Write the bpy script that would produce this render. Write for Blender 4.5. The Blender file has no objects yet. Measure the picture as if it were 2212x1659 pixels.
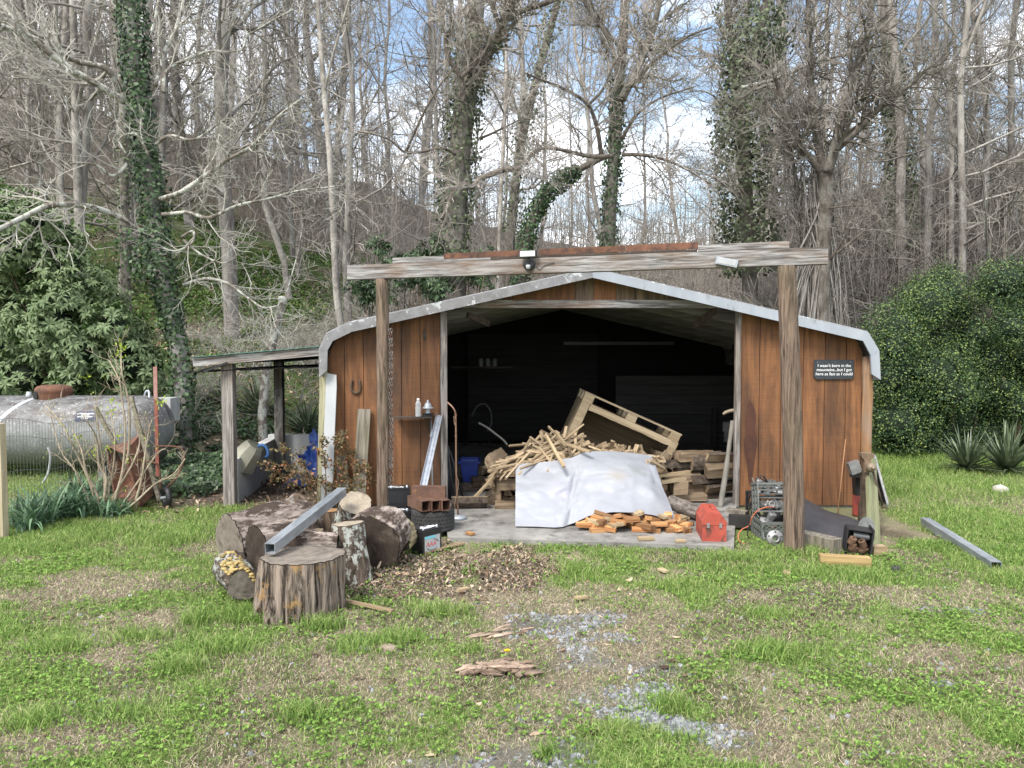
import bpy, math, random
import numpy as np
from mathutils import Vector, Matrix
R = np.random.default_rng(7)
random.seed(7)
S = bpy.context.scene
COL = S.collection
# ---------------------------------------------------------------- camera model (pixels of a 2212 x 1659 view)
F_, CX, CY, EYE = 1580.0, 1106.0, 829.5, 1.6
PITCH = math.atan((CY - 760) / F_)
cP, sP = math.cos(PITCH), math.sin(PITCH)
def ray(px, py):
    dx = (px - CX) / F_; dy = -(py - CY) / F_
    return np.array([dx, cP + dy * sP, -sP + dy * cP])
def at(px, py, Y):
    d = ray(px, py); return np.array([0, 0, EYE]) + d * (Y / d[1])
def gr(px, py, z=0.0):
    d = ray(px, py); return np.array([0, 0, EYE]) + d * ((z - EYE) / d[2])
def px_of(p):
    x, y, z = p[0], p[1], p[2] - EYE
    f = y * cP - z * sP; u = y * sP + z * cP
    return CX + F_ * x / f, CY - F_ * u / f
# crops of the photograph -> pixels
def K4(x, y): return x * .26667, 737.3 + y * .26667
def K5(x, y): return 405.5 + x * .26667, 663.6 + y * .26667
def K6(x, y): return 921.7 + x / 3, 626.7 + y / 3
def K7(x, y): return 1511.5 + x * .3556, 663.6 + y * .3556
def K8(x, y): return 405.5 + x * .26667, 1032.2 + y * .26667
def KE(x, y): return 1570.4 + x * .15667, 995.4 + y * .15667
def KL(x, y): return 833.1 + x * .2133, 847.9 + y * .2133
# ---------------------------------------------------------------- noise in numpy
def _hash(i, j, k, s):
    h = (i * 374761393 + j * 668265263 + k * 2147483647 + s * 1274126177) & 0xFFFFFFFF
    h = ((h ^ (h >> 13)) * 1274126177) & 0xFFFFFFFF
    return ((h ^ (h >> 16)) & 0xFFFFFF) / float(0xFFFFFF)
def vnoise(P, s=0):
    P = np.asarray(P, float); i = np.floor(P).astype(np.int64); f = P - i; f = f * f * (3 - 2 * f)
    if P.shape[-1] == 2:
        i = np.concatenate([i, np.zeros_like(i[..., :1])], -1); f = np.concatenate([f, np.zeros_like(f[..., :1])], -1)
    o = 0
    for a in (0, 1):
        for b in (0, 1):
            for c in (0, 1):
                w = (f[..., 0] if a else 1 - f[..., 0]) * (f[..., 1] if b else 1 - f[..., 1]) * (f[..., 2] if c else 1 - f[..., 2])
                o = o + w * _hash(i[..., 0] + a, i[..., 1] + b, i[..., 2] + c, s)
    return o
def fbm(P, s=0, o=4):
    P = np.asarray(P, float); r = 0; a = .5; t = 0
    for k in range(o):
        r = r + a * vnoise(P * 2 ** k + 17.3 * k, s + k); t += a; a *= .5
    return r / t
def sstep(a, b, x):
    t = np.clip((x - a) / (b - a), 0, 1); return t * t * (3 - 2 * t)
# ---------------------------------------------------------------- mesh builder
def nrm(v):
    v = np.asarray(v, float); return v / (np.linalg.norm(v) + 1e-12)
class MB:
    def __init__(s): s.V = []; s.F = []; s.n = 0
    def add(s, v, f, sm=False, m=0):
        v = np.asarray(v, float).reshape(-1, 3)
        s.V.append(v)
        if isinstance(f, np.ndarray): s.F.append((f + s.n, sm, m))
        else:
            by = {}
            for q in f: by.setdefault(len(q), []).append(q)
            for q in by.values(): s.F.append((np.array(q) + s.n, sm, m))
        s.n += len(v); return s
    def box(s, c, d, rot=None, m=0):
        c = np.asarray(c, float); d = np.asarray(d, float) / 2
        k = np.array([[-1,-1,-1],[1,-1,-1],[1,1,-1],[-1,1,-1],[-1,-1,1],[1,-1,1],[1,1,1],[-1,1,1]], float) * d
        if rot is not None: k = k @ np.asarray(rot).T
        return s.add(k + c, np.array([[0,3,2,1],[4,5,6,7],[0,1,5,4],[1,2,6,5],[2,3,7,6],[3,0,4,7]]), m=m)
    def bar(s, a, b, w, h, up=(0,0,1), m=0, ext=0):
        a = np.asarray(a, float); b = np.asarray(b, float); x = nrm(b - a); L = np.linalg.norm(b - a) + ext
        y = nrm(np.cross(up, x)); z = np.cross(x, y)
        return s.box((a + b) / 2, (L, w, h), np.stack([x, y, z], 1), m=m)
    def tube(s, P, r, k=8, caps=True, m=0, sm=True, jag=0):
        P = np.asarray(P, float); n = len(P); r = np.broadcast_to(np.asarray(r, float), (n,))
        T = np.gradient(P, axis=0); T /= np.linalg.norm(T, axis=1)[:, None] + 1e-12
        u = nrm(np.cross(T[0], [0.31, .17, .94])) if abs(T[0] @ nrm([.31,.17,.94])) < .95 else nrm(np.cross(T[0], [1, 0, 0]))
        vs = []; a = np.arange(k) * 2 * math.pi / k
        for i in range(n):
            u = nrm(u - T[i] * (u @ T[i])); w = np.cross(T[i], u)
            rr = r[i] * (1 + jag * (R.random(k) - .5))
            vs.append(P[i] + (np.cos(a) * rr)[:, None] * u + (np.sin(a) * rr)[:, None] * w)
        i = np.arange(n - 1)[:, None] * k; j = np.arange(k)[None]; j2 = (j + 1) % k
        q = np.stack([i + j, i + j2, i + k + j2, i + k + j], -1).reshape(-1, 4)
        b = s.n; s.add(np.concatenate(vs), q, sm, m)
        if caps:
            s.F.append((np.array([[b + t for t in range(k)][::-1]]), False, m))
            s.F.append((np.array([[b + (n - 1) * k + t for t in range(k)]]), False, m))
        return s
    def lathe(s, prof, k=24, M=None, m=0, sm=True):
        pr = np.asarray(prof, float); n = len(pr); a = np.arange(k) * 2 * math.pi / k
        v = np.stack([pr[:, None, 0] * np.cos(a), pr[:, None, 0] * np.sin(a), np.broadcast_to(pr[:, None, 1], (n, k))], -1).reshape(-1, 3)
        if M is not None: v = xf(M, v)
        i = np.arange(n - 1)[:, None] * k; j = np.arange(k)[None]; j2 = (j + 1) % k
        return s.add(v, np.stack([i + j, i + j2, i + k + j2, i + k + j], -1).reshape(-1, 4), sm, m)
    def grid(s, G, sm=True, m=0):
        G = np.asarray(G, float); a, b = G.shape[:2]
        i = np.arange(a - 1)[:, None] * b; j = np.arange(b - 1)[None]
        return s.add(G.reshape(-1, 3), np.stack([i + j, i + j + 1, i + b + j + 1, i + b + j], -1).reshape(-1, 4), sm, m)
    def slab(s, G, th, sm=True, m=0):                      # a grid with thickness
        G = np.asarray(G, float); a, b = G.shape[:2]
        du = np.gradient(G, axis=0); dv = np.gradient(G, axis=1); n = np.cross(du, dv); n /= np.linalg.norm(n, axis=2)[..., None] + 1e-12
        H = G + n * th; s.grid(G[::-1], sm, m); s.grid(H, sm, m)
        def edge(p, q):
            v = np.concatenate([p, q]); k = len(p); i = np.arange(k - 1)
            s.add(v, np.stack([i, i + 1, i + k + 1, i + k], -1), False, m)
        edge(G[0], H[0]); edge(H[-1], G[-1]); edge(H[:, 0], G[:, 0]); edge(G[:, -1], H[:, -1])
        return s
    def prism(s, poly, a, b, M=None, m=0):                 # polygon (x, z) pushed from y=a to y=b
        p = np.asarray(poly, float); n = len(p)
        v = np.concatenate([np.stack([p[:, 0], np.full(n, a), p[:, 1]], 1), np.stack([p[:, 0], np.full(n, b), p[:, 1]], 1)])
        if M is not None: v = xf(M, v)
        f = [list(range(n)), list(range(2 * n - 1, n - 1, -1))] + [[(i + 1) % n, i, n + i, n + (i + 1) % n] for i in range(n)]
        return s.add(v, f, m=m)
    def verts(s): return np.concatenate(s.V)
    def mesh(s, name, mats, off=None):
        V = np.concatenate(s.V) if s.V else np.zeros((0, 3))
        if off is not None: V = V - np.asarray(off)
        me = bpy.data.meshes.new(name)
        me.vertices.add(len(V)); me.vertices.foreach_set('co', V.astype(np.float32).ravel())
        tot = sum(len(f) for f, _, _ in s.F); loops = np.concatenate([f.ravel() for f, _, _ in s.F]).astype(np.int32)
        lt = np.concatenate([np.full(len(f), f.shape[1]) for f, _, _ in s.F]).astype(np.int32)
        ls = np.concatenate([[0], np.cumsum(lt)[:-1]]).astype(np.int32)
        me.loops.add(len(loops)); me.loops.foreach_set('vertex_index', loops)
        me.polygons.add(tot); me.polygons.foreach_set('loop_start', ls)
        me.polygons.foreach_set('use_smooth', np.concatenate([np.full(len(f), sm) for f, sm, _ in s.F]))
        for x in (mats if isinstance(mats, (list, tuple)) else [mats]): me.materials.append(x)
        me.polygons.foreach_set('material_index', np.concatenate([np.full(len(f), m) for f, _, m in s.F]).astype(np.int32))
        me.update(calc_edges=True); return me
def xf(M, v):
    M = np.array(M); return np.asarray(v) @ M[:3, :3].T + M[:3, 3]
def frame(o, x, y):                                        # 4x4 from origin, x axis, approximate y axis
    x = nrm(x); z = nrm(np.cross(x, y)); y = np.cross(z, x); M = np.eye(4); M[:3, 0] = x; M[:3, 1] = y; M[:3, 2] = z; M[:3, 3] = o; return M
def axis_frame(o, z, hint=(0, 0, 1)):
    z = nrm(z); x = np.cross(hint, z)
    x = nrm(x) if np.linalg.norm(x) > 1e-3 else np.array([1., 0, 0]); y = np.cross(z, x)
    M = np.eye(4); M[:3, 0] = x; M[:3, 1] = y; M[:3, 2] = z; M[:3, 3] = o; return M
def rz(a, o=(0, 0, 0)):
    M = np.eye(4); M[0, 0] = M[1, 1] = math.cos(a); M[0, 1] = -math.sin(a); M[1, 0] = math.sin(a); M[:3, 3] = o; return M
def tag(o, label=None, cat=None, group=None, kind=None):
    if label: o['label'] = label
    if cat: o['category'] = cat
    if group: o['group'] = group
    if kind: o['kind'] = kind
    return o
def thing(name, label, cat, loc=(0, 0, 0), group=None):
    o = bpy.data.objects.new(name, None); COL.objects.link(o); o.location = [float(a) for a in loc]; o.empty_display_size = .1
    return tag(o, label, cat, group)
def part(name, mb, mats, root):                            # built in world coordinates, child of root
    base = np.array(root.location)
    p = root.parent
    while p is not None: base = base + np.array(p.location); p = p.parent
    o = bpy.data.objects.new(name, mb.mesh(name, mats, base)); COL.objects.link(o); o.parent = root; return o
def solo(name, mb, mats, label, cat, group=None, loc=None):
    V = mb.verts()
    if loc is None: loc = np.array([V[:, 0].mean(), V[:, 1].mean(), V[:, 2].min()])
    o = bpy.data.objects.new(name, mb.mesh(name, mats, loc)); COL.objects.link(o); o.location = [float(a) for a in loc]
    return tag(o, label, cat, group)
def place(name, me, M, label, cat, group=None):            # an object from shared mesh data with its own transform
    o = bpy.data.objects.new(name, me); COL.objects.link(o); o.matrix_world = Matrix(np.array(M).tolist()); return tag(o, label, cat, group)
# ---------------------------------------------------------------- materials
def newmat(name):
    m = bpy.data.materials.new(name); m.use_nodes = True; nt = m.node_tree; nt.nodes.clear()
    out = nt.nodes.new('ShaderNodeOutputMaterial'); b = nt.nodes.new('ShaderNodeBsdfPrincipled'); nt.links.new(b.outputs[0], out.inputs[0])
    return m, nt, b, out
def N(nt, t, **k):
    n = nt.nodes.new(t)
    for a, v in k.items(): setattr(n, a, v)
    return n
def coords(nt, sc=(1, 1, 1), off=True, kind='Object'):
    t = N(nt, 'ShaderNodeTexCoord'); mp = N(nt, 'ShaderNodeMapping'); mp.inputs['Scale'].default_value = sc
    nt.links.new(t.outputs[kind], mp.inputs['Vector'])
    if off:
        oi = N(nt, 'ShaderNodeObjectInfo'); ml = N(nt, 'ShaderNodeMath', operation='MULTIPLY'); ml.inputs[1].default_value = 37.0
        nt.links.new(oi.outputs['Random'], ml.inputs[0]); cb = N(nt, 'ShaderNodeCombineXYZ')
        for i in range(3): nt.links.new(ml.outputs[0], cb.inputs[i])
        nt.links.new(cb.outputs[0], mp.inputs['Location'])
    return mp.outputs[0]
def noise(nt, vec, scale, detail=5, rough=.6, dist=0):
    n = N(nt, 'ShaderNodeTexNoise'); n.inputs['Scale'].default_value = scale; n.inputs['Detail'].default_value = detail
    n.inputs['Roughness'].default_value = rough; n.inputs['Distortion'].default_value = dist; nt.links.new(vec, n.inputs['Vector']); return n.outputs['Fac']
def ramp(nt, fac, stops):
    r = N(nt, 'ShaderNodeValToRGB'); el = r.color_ramp.elements
    while len(el) < len(stops): el.new(.5)
    for e, (p, c) in zip(el, stops): e.position = p; e.color = (*c, 1) if len(c) == 3 else c
    nt.links.new(fac, r.inputs[0]); return r.outputs[0]
def mix(nt, fac, a, b, mode='MIX'):
    m = N(nt, 'ShaderNodeMix', data_type='RGBA', blend_type=mode)
    for s, v in ((m.inputs[0], fac), (m.inputs[6], a), (m.inputs[7], b)):
        if isinstance(v, (int, float)): s.default_value = v
        elif isinstance(v, tuple): s.default_value = (*v, 1)
        else: nt.links.new(v, s)
    return m.outputs[2]
def mth(nt, op, a, b=None, clamp=False):
    m = N(nt, 'ShaderNodeMath', operation=op, use_clamp=clamp)
    for s, v in zip(m.inputs, (a, b)):
        if v is None: continue
        if isinstance(v, (int, float)): s.default_value = v
        else: nt.links.new(v, s)
    return m.outputs[0]
def g3(v): return (v, v, v)
def bump(nt, b, fac, strength=.3, dist=.01):
    n = N(nt, 'ShaderNodeBump'); n.inputs['Strength'].default_value = strength; n.inputs['Distance'].default_value = dist
    nt.links.new(fac, n.inputs['Height']); nt.links.new(n.outputs[0], b.inputs['Normal'])
def island(nt, col, amt, obj=0):
    g = N(nt, 'ShaderNodeNewGeometry'); f = g.outputs['Random Per Island']
    if obj:
        oi = N(nt, 'ShaderNodeObjectInfo'); f = oi.outputs['Random']
    k = mth(nt, 'MULTIPLY_ADD', f, 2 * amt); k.node.inputs[2].default_value = 1 - amt
    return mix(nt, 1.0, col, k, 'MULTIPLY')
def wood(name, dark, light, axis=2, rough=.8, isl=.2, obj=0, bmp=.5, sc=1.0, stain=None, samt=.5, ssc=3.0, lo=.38, hi=.62, saw=0, bd=.006):
    m, nt, b, _ = newmat(name)
    s = [26 * sc] * 3; s[axis] = 1.6 * sc
    v = coords(nt, tuple(s)); f = noise(nt, v, 1.0, 7, .65, .6)
    c = ramp(nt, f, [(lo, dark), (hi, light)])
    if stain:
        s2 = [ssc] * 3; s2[axis] = ssc * .35
        f2 = noise(nt, coords(nt, tuple(s2)), 1.0, 6, .7, .3)
        k = ramp(nt, f2, [(.5 - .02, g3(0)), (.68, g3(samt))]); c = mix(nt, k, c, stain)
    if saw:
        w = [2.0] * 3; w[axis] = 160
        f3 = noise(nt, coords(nt, tuple(w)), 1.0, 3, .6); k3 = ramp(nt, f3, [(.35, g3(1 - saw)), (.6, g3(1))]); c = mix(nt, 1.0, c, k3, 'MULTIPLY')
    if isl: c = island(nt, c, isl)
    if obj: c = island(nt, c, obj, 1)
    nt.links.new(c, b.inputs['Base Color']); b.inputs['Roughness'].default_value = rough
    bump(nt, b, f, bmp, bd); return m
def plain(name, c1, c2=None, scale=8, rough=.7, metal=0, bmp=.15, isl=0, obj=0, spots=None, sp=(.6, .7), ssc=20, stretch=(1, 1, 1), det=5, spec=None, bd=.004):
    m, nt, b, _ = newmat(name); v = coords(nt, stretch); f = noise(nt, v, scale, det, .65)
    c = ramp(nt, f, [(.32, c1), (.68, c2 or tuple(a * .8 for a in c1))])
    if spots:
        f2 = noise(nt, v, ssc, 6, .7); c = mix(nt, ramp(nt, f2, [(sp[0], g3(0)), (sp[1], g3(1))]), c, spots)
    if isl: c = island(nt, c, isl)
    if obj: c = island(nt, c, obj, 1)
    nt.links.new(c, b.inputs['Base Color']); b.inputs['Roughness'].default_value = rough; b.inputs['Metallic'].default_value = metal
    if spec is not None: b.inputs['Specular IOR Level'].default_value = spec
    if bmp: bump(nt, b, f, bmp, bd)
    return m
def leafmat(name, c1, c2, rough=.5, trans=.25, back=None, scale=.8, isl=.35, hue=None, spec=.4):
    m, nt, b, out = newmat(name); g = N(nt, 'ShaderNodeNewGeometry')
    f = noise(nt, coords(nt), scale, 3); k = mth(nt, 'ADD', mth(nt, 'MULTIPLY', g.outputs['Random Per Island'], .7), mth(nt, 'MULTIPLY', f, .6))
    c = ramp(nt, k, [(.3, c1), (.85, c2)] if hue is None else [(.3, c1), (.8, c2), (.93, hue)])
    if isl: c = island(nt, c, isl)
    if back: c = mix(nt, g.outputs['Backfacing'], c, back)
    nt.links.new(c, b.inputs['Base Color']); b.inputs['Roughness'].default_value = rough; b.inputs['Specular IOR Level'].default_value = spec
    if trans:
        t = N(nt, 'ShaderNodeBsdfTranslucent'); nt.links.new(c, t.inputs[0]); x = N(nt, 'ShaderNodeMixShader'); x.inputs[0].default_value = trans
        nt.links.new(b.outputs[0], x.inputs[1]); nt.links.new(t.outputs[0], x.inputs[2]); nt.links.new(x.outputs[0], out.inputs[0])
    return m
def barkmat(name, c1, c2, c3=None, samt=.6, scale=9, st=.3, obj=.2, bmp=.6, th=(.48, .6), lo=.36, hi=.64):
    m, nt, b, _ = newmat(name); f = noise(nt, coords(nt, (1, 1, st)), scale, 6, .7, .4)
    c = ramp(nt, f, [(lo, c1), (hi, c2)])
    if c3:
        f2 = noise(nt, coords(nt, (1, 1, .7)), scale * .35, 6, .75); c = mix(nt, ramp(nt, f2, [(th[0], g3(0)), (th[1], g3(samt))]), c, c3)
    if obj: c = island(nt, c, obj, 1)
    nt.links.new(c, b.inputs['Base Color']); b.inputs['Roughness'].default_value = .9; b.inputs['Specular IOR Level'].default_value = .2
    bump(nt, b, f, bmp, .02); return m
M = {}
# ---------------------------------------------------------------- camera, world, light
cam = bpy.data.cameras.new('camera'); co = bpy.data.objects.new('camera', cam); COL.objects.link(co); S.camera = co
cam.sensor_width = 36; cam.lens = 36 * F_ / 2212; cam.clip_end = 1500; cam.clip_start = .05
co.location = (0, 0, EYE); co.rotation_euler = (math.pi / 2 - PITCH, 0, 0)
SUN_EL, SUN_AZ = math.radians(52), math.radians(215)      # azimuth clockwise from +Y: behind and to the left of the camera
w = bpy.data.worlds.new('World'); S.world = w; w.use_nodes = True; nt = w.node_tree; nt.nodes.clear()
wo = N(nt, 'ShaderNodeOutputWorld'); bg = N(nt, 'ShaderNodeBackground'); sk = N(nt, 'ShaderNodeTexSky', sky_type='NISHITA', sun_disc=False)
sk.sun_elevation = SUN_EL; sk.sun_rotation = SUN_AZ; sk.air_density = 1.3; sk.dust_density = 2.0; sk.ozone_density = 1.0
tc = N(nt, 'ShaderNodeTexCoord'); mp = N(nt, 'ShaderNodeMapping'); mp.inputs['Scale'].default_value = (1, 1, 2.2); mp.inputs['Location'].default_value = (.35, .2, .1)
nt.links.new(tc.outputs['Generated'], mp.inputs[0])
cl = ramp(nt, noise(nt, mp.outputs[0], 3.2, 7, .55, .3), [(.40, g3(0)), (.56, g3(1))])
nt.links.new(mix(nt, cl, sk.outputs[0], (8.0, 8.2, 8.6)), bg.inputs[0]); bg.inputs[1].default_value = .13; nt.links.new(bg.outputs[0], wo.inputs[0])
ld = bpy.data.lights.new('sun', 'SUN'); ld.energy = 2.2; ld.angle = math.radians(18); ld.color = (1, .95, .87)
lo = bpy.data.objects.new('sun', ld); COL.objects.link(lo)
lo.rotation_euler = Vector((math.sin(SUN_AZ) * math.cos(SUN_EL), math.cos(SUN_AZ) * math.cos(SUN_EL), math.sin(SUN_EL))).to_track_quat('Z', 'Y').to_euler()
S.view_settings.view_transform = 'Standard'; S.view_settings.look = 'None'; S.view_settings.exposure = 1.12; S.view_settings.gamma = 1
# ================================================================ ground
_T = [-1.1, -.72, -.6, -.45, -.26, -.13, 0, .12, .25, .38, .5, .7, 1.1]
_E = [.37, .35, .335, .31, .25, .21, .165, .135, .135, .175, .225, .28, .32]
_Y0 = [9.6, 10.0, 10.2, 10.6, 12, 13, 14, 14, 14, 13.5, 13, 12.5, 12.5]
def hill(x, y):
    x = np.asarray(x, float); y = np.asarray(y, float)
    t = x / np.maximum(y, 3.0); e = np.interp(t, _T, _E); y0 = np.interp(t, _T, _Y0); Yc = 42.0
    s = np.clip((y - y0) / (Yc - y0), 0, 1)
    h = (e * Yc + EYE) * (.38 * s + .62 * s ** 1.5) * sstep(0, .06, s)
    h = h - np.clip(y - Yc, 0, 300) * .06
    n = fbm(np.stack([x, y], -1) * .25, 3, 3) - .5
    h = h + n * np.clip(s * 3, 0, 1) * 1.2
    m = (fbm(np.stack([x, y], -1) * 1.3, 9, 3) - .5) * .05 * sstep(2.0, 3.5, y)
    return h + m * (1 - sstep(5.4, 6.1, y) * (1 - sstep(7, 9, np.abs(x - .8) * 2.3)) ) - .012
def dens(P, lst):                                          # soft patches given by picture-plane ellipses laid on the lawn
    r = np.zeros(len(P)); wob = (fbm(P * 3.4, 5, 5) - .5) * 2.4
    for cx, cy, rx, ry, a in lst:
        c = gr(cx, cy); ax = abs(gr(cx + rx, cy)[0] - c[0]); ay = abs(gr(cx, cy - ry)[1] - gr(cx, cy + ry)[1]) / 2
        d = np.sqrt(((P[:, 0] - c[0]) / ax) ** 2 + ((P[:, 1] - c[1]) / ay) ** 2) + wob
        r = np.maximum(r, a * (1 - sstep(.55, 1.15, d)))
    return r
GRAVEL = [(1240,1345,110,26,.8),(1330,1375,90,22,.75),(1310,1425,110,30,.9),(1400,1440,70,25,.7),(1420,1480,60,18,.8),(1330,1495,90,20,.6),(1470,1555,110,26,1),(1380,1530,60,18,.8),(1560,1580,60,16,.6),
  (1180,1640,170,38,.9),(1010,1650,120,24,.8),(1250,1600,60,16,.7),(1170,1545,40,10,.6),(2035,1470,50,20,1),(2010,1315,40,8,.4),(1580,1600,40,10,.6),(1160,1330,60,14,.5),(1110,1370,60,12,.35),(2110,1315,30,8,.4),(1870,1625,30,8,.4),(1120,1590,50,14,.5)]
DIRT = [(985,1245,230,75,1),(860,1285,110,40,.9),(1130,1215,130,35,.9),(1930,1150,70,16,.9),(1900,1135,40,14,.9),(700,1500,120,26,.8),(520,1510,130,22,.7),(320,1270,170,14,.75),(190,1250,90,10,.7),(120,1330,110,18,.6),(300,1335,60,14,.7),(1060,1440,120,26,.85),
  (760,1260,60,40,.7),(540,1340,90,16,.5),(1440,1200,110,14,.7),(1270,1210,70,20,.7),(1020,1370,90,18,.6),(800,1410,130,28,.6),(640,1420,90,20,.6),(470,1440,80,20,.5),(900,1480,150,28,.6),(1080,1590,90,30,.5),(830,1560,90,25,.5),(430,1560,60,14,.4),(1600,1180,60,12,.6),(620,1120,120,40,.8),(560,1085,60,20,.8)]
STRAW = [(1640,1290,110,18,.9),(1590,1265,60,12,.7),(1750,1255,60,12,.6),(1965,1345,70,20,.9),(1870,1350,60,12,.6),(2090,1300,70,20,.7),(2160,1350,80,26,.8),(2060,1400,60,16,.7),(1960,1410,60,16,.7),(1890,1390,60,12,.5),(2040,1440,50,12,.8),(2190,1420,60,18,.7),(1690,1640,100,22,.8),(1540,1625,90,18,.8),(1600,1560,100,24,.6),
  (60,1410,90,18,.7),(180,1590,120,20,.5),(700,1475,90,20,.7),(850,1450,120,26,.6),(560,1480,60,14,.6),(1450,1610,80,16,.6),(1740,1610,110,22,.6),(1900,1560,70,14,.5),(90,1520,80,14,.4),(1230,1320,90,16,.5),(1480,1330,60,12,.5),(2180,1610,60,14,.6)]
def masks(P):
    n2 = fbm(P * 2.3, 31, 4)
    gv = dens(P, GRAVEL); dt = dens(P, DIRT); st = dens(P, STRAW)
    near = 1 - sstep(6.5, 9.5, P[:, 1])
    st = np.maximum(st, sstep(.49, .60, n2) * .85 * near); dt = np.maximum(dt, sstep(.52, .63, fbm(P * 1.9, 91, 5)) * .75 * near)
    lit = sstep(0, 1.2, hill(P[:, 0], P[:, 1]))
    left = (1 - sstep(-3.6, -3.2, P[:, 0])) * sstep(7.6, 8.6, P[:, 1]) * sstep(-5.6, -4.9, P[:, 0])
    shed = sstep(5.9, 6.3, P[:, 1]) * (1 - sstep(2.75, 2.95, np.abs(P[:, 0] - .85)))
    lean = sstep(7.3, 7.9, P[:, 1]) * (1 - sstep(-1.9, -1.8, P[:, 0])) * sstep(-3.9, -3.4, P[:, 0])
    lit = np.maximum(np.maximum(lit, lean), left * .8)
    return gv, dt, st, lit, shed
def axis_pts(a, b, d, lo_, hi_, g=1.25):
    p = list(np.arange(a, b + d / 2, d)); s = d; x = b
    while x < hi_: s *= g; x += s; p.append(x)
    s = d; x = a; q = []
    while x > lo_: s *= g; x -= s; q.append(x)
    return np.array(q[::-1] + p)
xs = axis_pts(-7, 7.5, .07, -160, 160, 1.12); ys = axis_pts(1.2, 12, .07, -60, 230, 1.10)
GX, GY = np.meshgrid(xs, ys, indexing='ij'); GP = np.stack([GX.ravel(), GY.ravel()], 1)
GZ = hill(GX, GY)
gb = MB().grid(np.stack([GX, GY, GZ], -1)); gm_ = gb.mesh('ground', [])
mk = masks(GP)
for nm, a in zip(('gravel', 'dirt', 'straw', 'litter', 'shed'), mk):
    at_ = gm_.attributes.new(nm, 'FLOAT', 'POINT'); at_.data.foreach_set('value', np.asarray(a, np.float32))
m, nt, b, _ = newmat('ground_soil')
A = {k: N(nt, 'ShaderNodeAttribute', attribute_name=k).outputs['Fac'] for k in ('gravel', 'dirt', 'straw', 'litter')}
v = coords(nt, off=False); fn = noise(nt, v, 55, 6, .75); f2 = noise(nt, v, 9, 5, .7); f3 = noise(nt, v, 160, 3, .8)
soil = ramp(nt, fn, [(.3, (.045, .034, .024)), (.52, (.105, .082, .06)), (.72, (.24, .195, .145))])
thatch = ramp(nt, fn, [(.3, (.055, .08, .022)), (.5, (.13, .18, .05)), (.72, (.25, .27, .12))])
c = mix(nt, mth(nt, 'MULTIPLY', A['dirt'], 1.0), thatch, soil)
c = mix(nt, mth(nt, 'MULTIPLY', A['straw'], .85), c, ramp(nt, fn, [(.3, (.13, .105, .075)), (.7, (.33, .275, .20))]))
vo = N(nt, 'ShaderNodeTexVoronoi', feature='F1'); vo.inputs['Scale'].default_value = 38; nt.links.new(v, vo.inputs['Vector'])
gvc = mix(nt, ramp(nt, vo.outputs['Distance'], [(.1, g3(1)), (.55, g3(.25))]), (.09, .085, .075), ramp(nt, vo.outputs['Color'], [(.2, (.13, .138, .15)), (.8, (.24, .252, .27))]))
c = mix(nt, mth(nt, 'MULTIPLY', A['gravel'], .7), c, gvc)
lf = ramp(nt, noise(nt, v, 14, 6, .8), [(.3, (.06, .047, .037)), (.5, (.135, .108, .086)), (.7, (.24, .198, .162))])
gn = ramp(nt, noise(nt, v, 22, 5, .8), [(.3, (.02, .035, .012)), (.7, (.10, .15, .045))])
gy = N(nt, 'ShaderNodeSeparateXYZ'); nt.links.new(v, gy.inputs[0])
band = mth(nt, 'MULTIPLY', ramp(nt, mth(nt, 'MULTIPLY', gy.outputs[1], .02), [(.24, g3(0)), (.28, g3(1)), (.52, g3(1)), (.62, g3(0))]), ramp(nt, noise(nt, v, .45, 5, .6), [(.38, g3(0)), (.5, g3(1))]))
c = mix(nt, A['litter'], c, mix(nt, band, lf, gn))
nt.links.new(c, b.inputs['Base Color']); b.inputs['Roughness'].default_value = .95; b.inputs['Specular IOR Level'].default_value = .15
bump(nt, b, mth(nt, 'ADD', fn, mth(nt, 'MULTIPLY', f2, .6)), .8, .02)
gm_.materials.append(m)
go = bpy.data.objects.new('ground', gm_); COL.objects.link(go); tag(go, 'patchy lawn running back into a leaf strewn hillside', 'ground', kind='structure')
# ---------------------------------------------------------------- scattered ground cover
def scatter(n, y0, y1, xw=.78, pw=1.0):                    # points spread so that nearer strips are as dense as needed
    y = (y0 ** pw + R.random(n) * (y1 ** pw - y0 ** pw)) ** (1 / pw); x = (R.random(n) * 2 - 1) * xw * y
    return np.stack([x, y], 1)
def blades(P, H, W, lean, col=None):
    n = len(P); z = hill(P[:, 0], P[:, 1]); a = R.random(n) * 2 * math.pi; b_ = R.random(n) * 2 * math.pi
    base = np.stack([P[:, 0], P[:, 1], z], 1); side = np.stack([np.cos(a), np.sin(a), 0 * a], 1) * (W / 2)[:, None]
    ld_ = np.stack([np.cos(b_), np.sin(b_), 0 * a], 1) * (lean * H)[:, None]; up = np.stack([0 * a, 0 * a, H], 1)
    mid = base + up * .6 + ld_ * .35; tip = base + up * (1 - .35 * lean ** 2)[:, None] + ld_
    V = np.stack([base - side, base + side, mid + side * .8, mid - side * .8, tip], 1).reshape(-1, 3)
    k = np.arange(n)[:, None] * 5
    return V, k + np.array([[0, 1, 2, 3]]), k + np.array([[3, 2, 4]])
M['grass'] = leafmat('grass_blades', (.115, .21, .042), (.27, .405, .105), .65, .4, scale=1.5, isl=.35, hue=(.36, .40, .17), spec=.2)
M['dry'] = leafmat('dry_straw', (.20, .165, .12), (.44, .375, .275), .8, .2, scale=2, isl=.4, spec=.1)
M['clover'] = leafmat('clover_leaves', (.095, .185, .032), (.21, .335, .075), .65, .35, scale=2, isl=.3, spec=.15)
def stuff(name, mb, mat, label, cat): 
    o = solo(name, mb, mat, label, cat, loc=(0, 0, 0)); o['kind'] = 'stuff'; return o
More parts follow.
